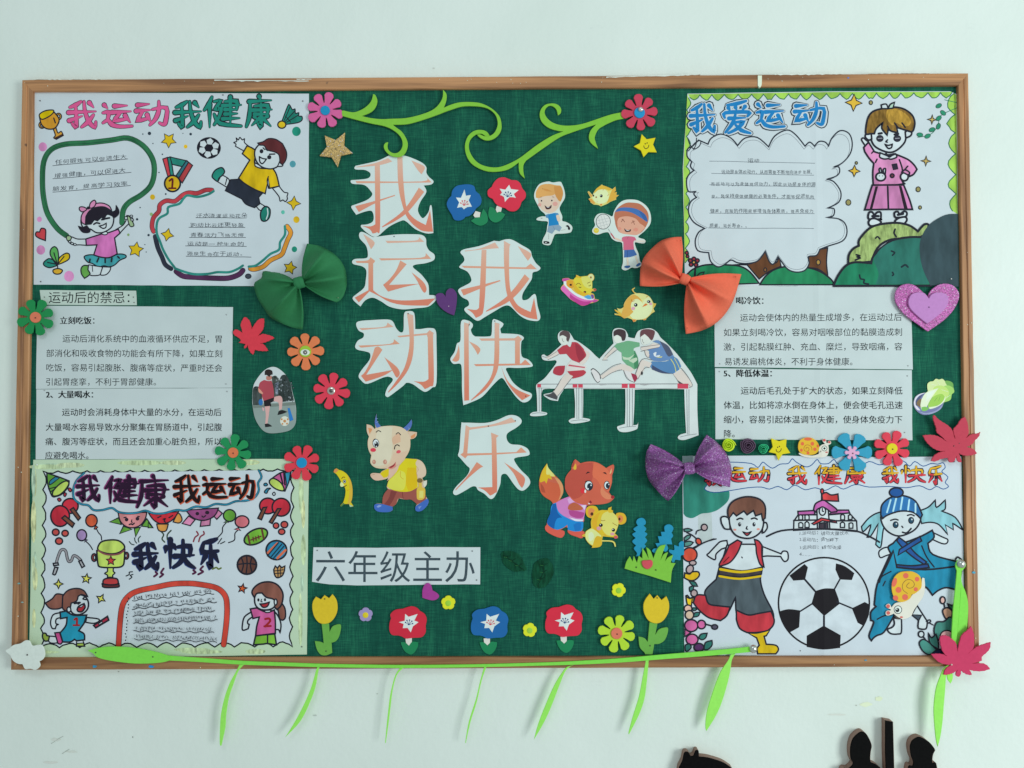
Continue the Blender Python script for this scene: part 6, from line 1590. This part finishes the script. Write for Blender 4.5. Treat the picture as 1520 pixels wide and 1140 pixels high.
ht['label'] = 'large cutout of three athletes jumping hurdles in red, green and blue kit'
PH = F(220, 560, 240)
ot = sticker('oval_photo', 'oval cut photograph of a man in red shirt with football and blue cone', 'photo', PH,
 '1150,-95 1215,-88 1290,-25 1335,60 1360,160 1385,260 1390,340 1385,430 1350,485 1290,512 1180,527 1110,518 1060,480 1010,400 985,300 978,200 985,100 1010,35 1080,-55', '''
F b4c6cc 1150,-93 1215,-86 1290,-25 1335,60 1355,170! 980,170! 985,100 1010,35 1080,-55
F 7f9594 982,250! 1380,230! 1390,340 1385,430 1350,485 1290,512 1180,527 1110,518 1060,480 1010,400 985,300
F 3f4b4c:pencil 980,200! 985,110 1010,85 1050,100 1070,170! 1070,260! 985,265!
F 46524f:pencil 1160,-5! 1200,-15 1230,30 1225,100 1240,140 1230,220! 1180,230! 1170,100
F 333f40:pencil 1220,90! 1235,20 1260,-20 1300,-15 1335,60 1355,150 1370,220! 1240,235! 1215,180
F 68788a:pencil 1190,60! 1225,40! 1220,160! 1195,160!
F 6a7c78 985,270! 1380,232! 1384,262! 990,290!
F a8766c 1110,-10! 1160,-15! 1160,15 1135,30 1110,20
F 2a2424 1095,-20! 1098,-60 1130,-75 1165,-60 1170,-25! 1150,-20 1140,0! 1115,-20
F 9c4452 1090,25! 1050,50 1035,100! 1065,130! 1070,180 1085,222! 1180,205! 1182,150 1175,90! 1160,30! 1130,35
F c09080 1035,100! 1040,140 1075,160! 1080,150! 1062,125!
F 1f1e22 1085,222! 1180,190! 1230,180! 1200,215 1150,240! 1155,270 1120,280 1092,272!
F c0a0a0 1185,185! 1240,175 1262,210 1255,300! 1230,310! 1225,240 1180,225!
F c0a0a0 1095,275! 1145,270! 1130,380 1120,440! 1100,440! 1105,350
F d0a0a8 1070,280! 1090,290! 1090,320! 1075,310!
F 202225 1225,320! 1260,308 1310,325! 1260,345 1215,355!
F 202225 1095,440! 1125,435 1160,455! 1165,462! 1100,470!
C 2a6cb0 0 1058,235,20,30
F 2a74bc 1310,290! 1330,288! 1365,400! 1330,415!
C d8d0c8 0 1283,412,43,46
C b08458 0 1283,412,14,14
C b08458 0 1255,395,9,10
C b08458 0 1312,395,9,10
C b08458 0 1262,438,9,9
C b08458 0 1305,436,9,9
''', base='a8bcc0')
k = Ink(PH, .0093, 'pencil', 2e-6)
for _ in range(170):
    x, y = random.uniform(990, 1365), random.uniform(-10, 235)
    if (1020 < x < 1190 and y > -80) or (x < 1030 and y < 90) or (x > 1300 and y < 40) or (x < 1280 and y > 165): continue
    k.ell(PH[0] + x / PH[2], PH[1] + y / PH[2], random.uniform(.5, 1.6), random.uniform(.5, 1.4), random.choice(['2c383a', '46545a', '5a6a6c', '222b2c', '8a9aa4']), rot=random.uniform(0, 3))
o_ = k.build('foliage_print', ot); o_['kind'] = 'stuff'
N2 = F(480, 610, 200)
sticker('bull_cutout', 'cutout of winking pink bull with blue horns, yellow shirt and bottle', 'figure cutout', N2,
 '600,30! 605,110 650,175! 720,168 800,168 870,180 900,195! 950,150 995,95! 1000,140 985,190 950,230! 1000,232 1055,240! 1050,280 1020,310 980,320! 980,400 960,470 920,535! 1000,540 1060,545 1110,570 1145,620 1160,680 1150,730 1115,755! 1130,790! 1168,780! 1165,830 1140,865! 1150,950 1170,985! 1188,1020 1170,1070 1120,1120 1070,1135 1040,1120 1040,1080 1060,1050! 990,1000 930,1000 850,985! 820,1050 780,1080! 780,1120! 740,1140 640,1140 590,1120 572,1080 590,1050 640,1045 665,1050! 670,980 690,930 730,880! 715,850 740,770! 715,790! 735,755! 680,775 600,785 550,760 530,720 560,700 640,705! 660,680 720,650! 640,650 570,630 530,580 540,500! 510,440 500,360 515,290! 490,230 488,150! 540,165 580,205! 590,190! 580,120', '''
F 4a6cb0 600,30! 605,110 650,175! 600,192! 580,130
F 4a6cb0 900,195! 950,150 995,95! 1000,140 985,190 940,230!
L 7a98cc .7 592,90 612,85
L 7a98cc .7 595,130 620,120
L 7a98cc .7 955,190 975,200
F cbb49f 488,150! 540,165 580,205! 515,290! 490,230
F c48c60 505,190! 550,205 520,260!
F cbb49f 960,235! 1055,240! 1050,280 1020,310 960,320!
F c48c60 985,285! 1040,250! 1030,295 990,315!
F d6bca4 515,290 560,215 640,180 720,168 800,168 880,185 940,225 975,300 980,390 960,460 900,550 820,620 740,645 640,650 570,630 530,580 540,500 510,440 500,360
F dcc6b2 600,260 660,180 780,180! 770,300 780,420 750,560 700,600 620,620 550,600 545,520 580,400
F c4a88e 790,290 850,255 870,300 870,350! 790,380! 775,330
F cfb29c 790,480! 900,460 960,440! 900,550 820,620 740,645 640,650! 740,600
F c88478 725,640! 790,610 815,575! 820,620 780,650 745,655
F 8c3038 735,635! 790,605 815,572! 800,620 760,645!
C e4e8e8 .8 592,365,34,46
C 20242a 0 597,378,22,34
C e8ecec 0 590,360,8,10
C e8ecec 0 598,400,7,8
C c43c50 0 562,440,32,22
C c45460 0 848,460,26,18,-.3
L 201c20 1.4 802,430 810,395 835,382 858,395
L 201c20 1.2 595,240 620,222 648,235
L 201c20 1.2 820,262 845,245 872,270
L 201c20 1.2 560,345 575,320 592,318
C b08474 0 572,575,20,26
C b08474 0 696,575,22,26
C c8a090 0 568,570,9,12
C c8a090 0 702,572,10,14
F cfae9c 530,720 560,700 640,705! 680,720! 690,770! 600,785 550,760
L a8806c .7 535,725 580,715
F 8c5048 730,880! 900,905 1060,870! 1150,940 1155,1000! 1060,1055! 990,1000 930,1000 850,985 820,1050 780,1080! 665,1050! 670,980 690,930
F 743c3a 760,900! 830,910! 790,1000 740,1080! 680,1060! 740,980
L 5c2c2c .7 890,915 900,990
F e0b81c 640,710! 670,680 735,650! 745,700 720,745! 680,755!
F e0c020 930,535! 1000,540 1065,548! 1050,650 1060,760 1065,860! 980,905 880,912 780,890 718,850! 740,780 800,720 840,640
F c9cc50 740,790 800,730 860,670! 920,700 930,800 900,890 800,890 730,860
F ddae18 950,640! 1040,640! 1060,760 1050,870! 960,905! 930,800
L b89020 .6 870,680 870,740 905,770
F cfae9c 740,655! 790,650 860,590! 830,680 770,740 720,790! 735,740
F d4b8a4 1060,548! 1110,570 1145,620 1160,680 1150,730 1110,755! 1060,750! 1050,700! 1075,660 1040,600
L a8806c .7 1052,700 1060,740
C 70603a 0 1088,785,32,26
F c8b048 1070,810! 1110,810! 1115,860 1148,880 1145,970 1110,1003 1060,995 1052,930 1055,880 1075,850
F d8c870 1085,900! 1130,900! 1125,980! 1080,980!
F d8ccc0 1130,795! 1168,782! 1165,830 1140,865! 1125,830
F 3a64b4 1175,985! 1188,1020 1170,1070 1120,1120 1070,1135 1040,1120 1040,1080 1070,1055!
F 3a64b4 665,1050! 780,1080! 785,1115! 740,1140 640,1140 590,1120 572,1080 590,1050
F 7a98cc 600,1080! 630,1060 660,1070! 620,1090
F 6a8cc8 1070,1080! 1110,1070! 1080,1110!
''', base='cdb49a')
sticker('banana_cutout', 'cutout of smiling banana, left of the bull', 'figure cutout', N2,
 '150,648! 175,665! 220,680 270,720 310,790 328,880 325,980 310,1030! 340,1075! 310,1083! 290,1050! 240,1050! 200,1078! 190,1072! 225,1030! 245,960 250,890 235,850! 200,855 188,830 200,800! 180,760 150,715! 115,690! 125,660', '''
F d8a83c 310,1030! 325,980 328,880 310,790 270,720! 295,850 290,960 270,1050! 300,1050!
F c98a4c 115,690! 125,660 150,650! 172,668! 140,700!
F e8dca0 200,800! 188,830 200,855 235,848! 225,820
C e4e8e0 .7 238,795,16,20
C 1c1c1c 0 238,795,9,12
L 5a3a18 1 205,765 225,745 245,752
L 5a3a18 1.1 225,850 245,850 262,835
F 4a7a4a 190,1075! 225,1035! 240,1048! 205,1080!
F 9cc0a0 290,1055! 340,1075! 300,1083!
L c89020 .7 265,900 285,890
''', base='e2bc20')
X3 = F(780, 670, 180)
sticker('fox_cutout', 'cutout of red brown fox with bushy yellow tipped tail and blue trousers', 'figure cutout', X3,
 '270,150! 290,210 350,280 420,350 465,420 475,500 450,570 430,605! 480,590 545,565! 560,560! 510,500 495,420 500,340 530,280 575,230! 580,180 600,130 625,98! 650,120 690,150! 760,132 840,128 910,145 970,180 1010,210! 1060,180 1100,163! 1112,200 1100,260 1085,300! 1085,380 1070,440 1045,510! 1060,545 1090,565! 1115,575 1100,600! 1050,640 960,662 850,668! 770,680! 740,780 735,870! 720,900! 722,960 710,1000! 740,1010 738,1060! 700,1090 640,1070 560,1040 528,1010! 530,960! 500,950 440,985! 485,1000 490,1040 460,1078 420,1080 340,1050 260,1000 245,950 265,920! 275,860 310,780 320,700 345,655! 320,620 240,570 190,510 170,420 180,330 210,240', '''
F b95c40 345,660! 320,620 240,570 190,510 170,420 185,390! 300,380! 460,420! 475,500 450,570 400,640!
F cf9064 360,320! 420,350 465,420 475,500 450,570 410,620! 440,520 420,420!
F 9c4a36 190,400! 230,450 250,520! 200,500
F d8aa28 270,150! 290,210 350,280 375,320! 320,315! 335,355! 285,335! 262,405! 240,370! 190,390! 175,370 185,320 215,235
F e0cc78 270,150! 290,210 350,280 370,315! 320,312! 300,290! 260,280
F 1c80c8 345,655! 395,640! 450,780 520,830 620,870 725,880! 722,960 700,1000! 620,1005 530,985! 525,920! 470,960 400,985! 330,960 275,910 275,860 310,780 320,700
F 0f58a0 345,655! 385,660! 400,760 460,830! 400,840 370,900 360,975! 290,930 270,880 310,780
F 1a6cb8 600,920! 660,890 700,900! 690,980 620,1000!
F c4584c 245,950 265,920! 340,975 440,985! 485,1000 490,1040 460,1078 420,1080 340,1050 260,1000
F c4584c 528,1000! 620,1010 710,1000! 740,1020 738,1060! 700,1088 640,1070 560,1040
F b878b8 385,640! 480,590 550,565! 625,625! 770,665! 745,780 725,870! 620,870 520,830 440,780 400,720
F d0a0d0 525,600! 560,575! 625,628! 545,655!
F a04488 540,740! 600,740 700,760 740,770! 715,830 640,835 560,800
F e0d0e0 560,830! 640,850 725,855! 718,875! 620,872 540,820!
F e0c4dc 690,680! 760,670! 740,740! 720,700!
F a85c40 535,690 560,660 620,640 690,680 720,715 700,735 620,740 540,730
F b85c48 500,340 530,280 575,230! 600,130 625,98! 690,150! 760,132 840,128 910,145 970,180 1010,210! 1100,163! 1112,200 1085,300! 1085,380 1070,440 1045,510! 1090,570! 1110,590! 1050,640 960,662 850,668 720,668 600,620 510,500 495,420
F a84c40 700,150! 840,140! 850,250 820,400 700,560 600,600! 510,500 495,420 510,320 580,230!
F c4684c 860,135! 970,180 1050,260 1075,380 1040,500! 960,460 900,360 840,300
F c87c5c 955,440! 1000,500 1080,560! 1085,590 1020,600 960,560 940,500
F d8a838 600,200! 630,150! 640,200 630,228 605,225
F d8a878 1055,270! 1078,210! 1080,260! 1060,285
F 8c3a34 580,200! 600,140! 620,110! 600,190!
C e6e8e8 1 793,430,50,60
C 1c2a38 0 808,442,36,44
C e6e8e8 0 822,425,9,10
C e6e8e8 0 785,468,9,8
C e6e8e8 1 1020,425,34,50
C 1c2a38 0 1032,430,26,34
C e6e8e8 0 1045,415,7,9
F 2a1c20 755,285! 780,255 812,265! 790,270
F 2a1c20 968,268! 1000,262 1022,290! 995,280
F d8303c 690,470! 740,465 740,520 700,520
C e8dcd8 0 750,500,12,22
L 2a1c20 1 750,380 780,370 820,375
F 7c2430 795,635! 815,615! 835,640! 812,650
C 8c2430 0 1093,573,22,20
F e8e4e0 780,645! 810,650! 800,665!
''', base='b4604a')
sticker('mouse_cutout', 'cutout of yellow mouse with big round ears at the fox feet', 'figure cutout', X3,
 '760,720 790,690 840,680 890,695 918,745! 960,735 1030,740! 1040,710! 1080,693! 1075,730! 1100,745! 1090,770! 1130,800! 1145,775 1190,768 1240,785 1265,840 1250,895 1200,918 1165,910! 1150,970 1120,1030! 1155,1060 1155,1085 1125,1095 1105,1078! 1040,1072 970,1065! 960,1110! 1020,1118 1080,1118 1120,1140 1135,1190! 1120,1195! 1105,1150 1060,1132 960,1130! 955,1170 920,1200 830,1210! 835,1185 800,1160 760,1110 745,1060! 700,1060! 715,1048! 750,1030! 760,1000 825,960! 820,890 830,840! 780,820 755,770', '''
F e0a828 760,720 790,690 840,680 890,695 918,745! 870,790 840,838! 780,820 755,770
F c8804c 790,730 830,710 870,740! 840,790 830,830! 790,800
C 4a2a1c 0 833,785,20,22
F dca42c 1130,800! 1145,775 1190,768 1240,785 1265,840 1250,895 1200,918 1165,905!
F d07c48 1160,820 1190,800 1225,830 1210,880 1170,900!
C 4a2a1c 0 1178,848,14,20
F e0b02c 825,900 840,830 900,760 980,738 1060,745 1130,800 1168,880 1150,970 1110,1050 1100,1075 1000,1060 900,1020 840,960
F d2c86c 960,800 1050,750 1130,800 1165,880 1150,960 1100,1060! 1010,1040 950,940
F dca028 830,880! 870,800 940,760! 900,860 900,960 940,1030! 860,980
F e0ac28 1030,745! 1060,710! 1080,697! 1072,728! 1098,745! 1085,768! 1050,770
F e8d48c 760,1010 830,970 900,1010 950,1060! 930,1140 850,1180! 800,1150 755,1090
F e0dcb4 790,1040 830,1010 860,1060 840,1110 800,1120
F e0a82c 870,1090! 900,1060 955,1075! 955,1160 920,1198 835,1208! 850,1150
L d8c870 1.6 960,1122 1050,1122 1105,1140 1125,1190
F e0a83c 705,1060! 745,1045! 745,1075!
C 1c1a20 0 945,925,25,22
C 1c1a20 0 1102,985,22,22
C e8e4d0 0 938,918,8,7
C e8e4d0 0 1095,978,7,7
C d0909c 0 920,965,28,24
C d0909c 0 1090,1035,26,18
C b8505c 0 1132,1075,24,20
L 8a6a28 .7 945,860 970,870 1000,862
L 8a6a28 .7 1090,895 1120,915 1150,930
L b07040 .7 980,1045 1010,1052
''', base='e0b43c', zb=.0094)
S8 = F(1030, 530, 260)
def snail(label, fr, body, shell, spots, spiral, eye, horns, mouth, zb):
    t = sticker('snail_cutout', label, 'snail sticker', fr, body, '', base='c4ccc4', zb=zb, th=.0012)
    s_ = slab('shell', pts_of(shell, fr, 4), zb + .0013, zb + .0024, mat('dca528', 'print'), t)
    k = Ink(fr, zb + .00245, 'print'); k.run(spots); k.run(spiral); k.build('shell_print', s_)
    k = Ink(fr, zb + .00126, 'print'); k.run(horns); k.run(eye); k.run(mouth); k.build('print', t)
snail('small snail sticker with spotted orange shell beside the smiling star', S8, '915,830! 960,845 1030,855 1085,840! 1085,790 1110,762 1140,755! 1118,730 1125,712 1145,715 1150,745! 1165,745! 1165,730 1185,728 1190,750 1165,765! 1170,790 1168,830 1150,860 1110,870 1000,872 940,858 912,840',
      '905,770 920,725 965,700 1020,700 1065,730 1088,775 1080,815 1050,842 1000,850 945,842 912,815', 'C d0603c 0 990,712,34,14\nC d0603c 0 942,752,15,16\nC d0603c 0 1028,752,16,17\nC d0603c 0 1050,800,15,15\nC d0603c 0 990,832,13,13\nC d0603c 0 933,808,12,14\nC d0603c 0 1075,772,9,14',
      'L 9a5a28 .7 975,800 975,785 990,785 1000,800 990,815 965,815 955,795 965,770 990,762 1020,780 1025,810', 'C d4d8d0 .8 1133,793,22,22\nC 1c1c20 0 1133,793,10,10\nL 3a3434 .8 1060,830 1100,822 1100,812', 'C b84a48 0 1132,722,13,12\nC b84a48 0 1175,738,11,10', 'C a84a4c 0 1152,826,12,6', .0105)
snail('snail sticker with spotted orange shell stuck head down on the blue coat', J5, '890,225! 895,300 880,380 840,440 800,500 770,555 700,580 650,560 625,530! 590,545 560,545 555,520 570,505 595,505! 600,495! 570,482 555,465 570,448 590,450 605,480! 640,440 700,430! 760,400 800,350 860,300 870,225',
      '730,165 790,168 845,200 865,250 860,310 810,355 780,365! 765,400 720,425 680,430 640,410 612,350 608,280 630,215 675,175', 'C d0604c 0 728,202,24,24\nC d0604c 0 826,232,20,20\nC d0604c 0 665,325,26,26\nC d0604c 0 722,388,26,26\nC d0604c 0 815,320,18,18\nC d0604c 0 630,260,20,40,.3\nC d0604c 0 640,395,24,22,.8',
      'L 7a5a30 .8 760,262 745,275 735,295 755,310 785,305 803,280 790,250 760,235 725,245 700,280 705,325 745,358', 'C d8dcd6 1 660,497,33,34\nC 16181c 0 655,500,18,19\nC d8dcd6 0 650,492,6,6', 'C b85a54 0 575,467,17,17\nC b85a54 0 576,525,17,17', 'O 4a3a28 .8 625,535! 655,560 690,578! 650,575\nC b85a54 0 690,562,14,8', .0105)
K1 = F(1240, 550, 240)
sticker('cabbage_cutout', 'cutout of green cabbage standing in a blue bowl', 'figure cutout', K1,
 '735,300 750,250 790,220 855,208! 875,180 865,130 890,105 920,100 945,78 975,85 1005,78 1030,100 1070,98 1105,120 1110,160 1118,200 1095,225 1085,270 1050,290 1020,300! 1000,350 950,390 880,415 820,415 770,385 740,340', '''
F 626c9c 735,300 750,250 790,220 850,208! 820,250 800,340! 1020,295! 1000,350 950,390 880,415 820,415 770,385 740,340
F c4ccd8 738,300! 755,250 800,218 850,208! 790,235 755,280 755,320! 800,375! 770,370 745,335
F 3c4468 755,300 780,250 840,215! 800,260 790,330! 760,330
F 8494b8 780,380! 850,400 950,375 1010,320! 980,370 900,408 830,408
F 6a5a3a 765,300 790,270 815,265! 800,350! 770,325
F b8d098 870,190 865,130 890,105 920,100 945,78 975,85 1005,78 1030,100 1050,140 1020,200 960,240 900,230
F 5f9a48 1030,100 1070,98 1105,120 1110,160! 1060,150
F 8cc060 1020,150 1060,140 1100,160 1118,200 1095,225 1085,270 1050,290 1010,270 1000,200
F a8cc70 920,170 980,140 1040,160 1070,210 1040,270 980,300 920,280
F c8dcc0 810,270! 850,210 920,180 970,165! 930,220 890,280 860,340 850,375! 815,375 800,330
F d8e4d0 860,215! 940,180! 900,240! 850,300!
F 86b848 890,290 930,240 1000,220 1030,250! 1000,310 920,340 870,350
F c8dcc0 880,345! 960,330 1010,290 1035,235! 1025,290 960,340 890,362
F 6cae50 810,345! 850,340 880,360! 850,380 815,378
L 5a8c40 .5 930,290 960,250
L 5a8c40 .5 970,290 985,240
L dce8c8 .5 1000,180 1060,200
L dce8c8 .5 1040,260 1080,230
L dce8c8 .5 900,130 950,140
L dce8c8 .5 960,100 980,140
''', base='8cb868', zb=.0085)

# ---- report what stands in the scene with no label by mistake
for o in bpy.data.objects:
    if o.parent is None and o.type in ('MESH', 'EMPTY') and not o.get('label') and not o.get('kind'): print('NO LABEL', o.name)
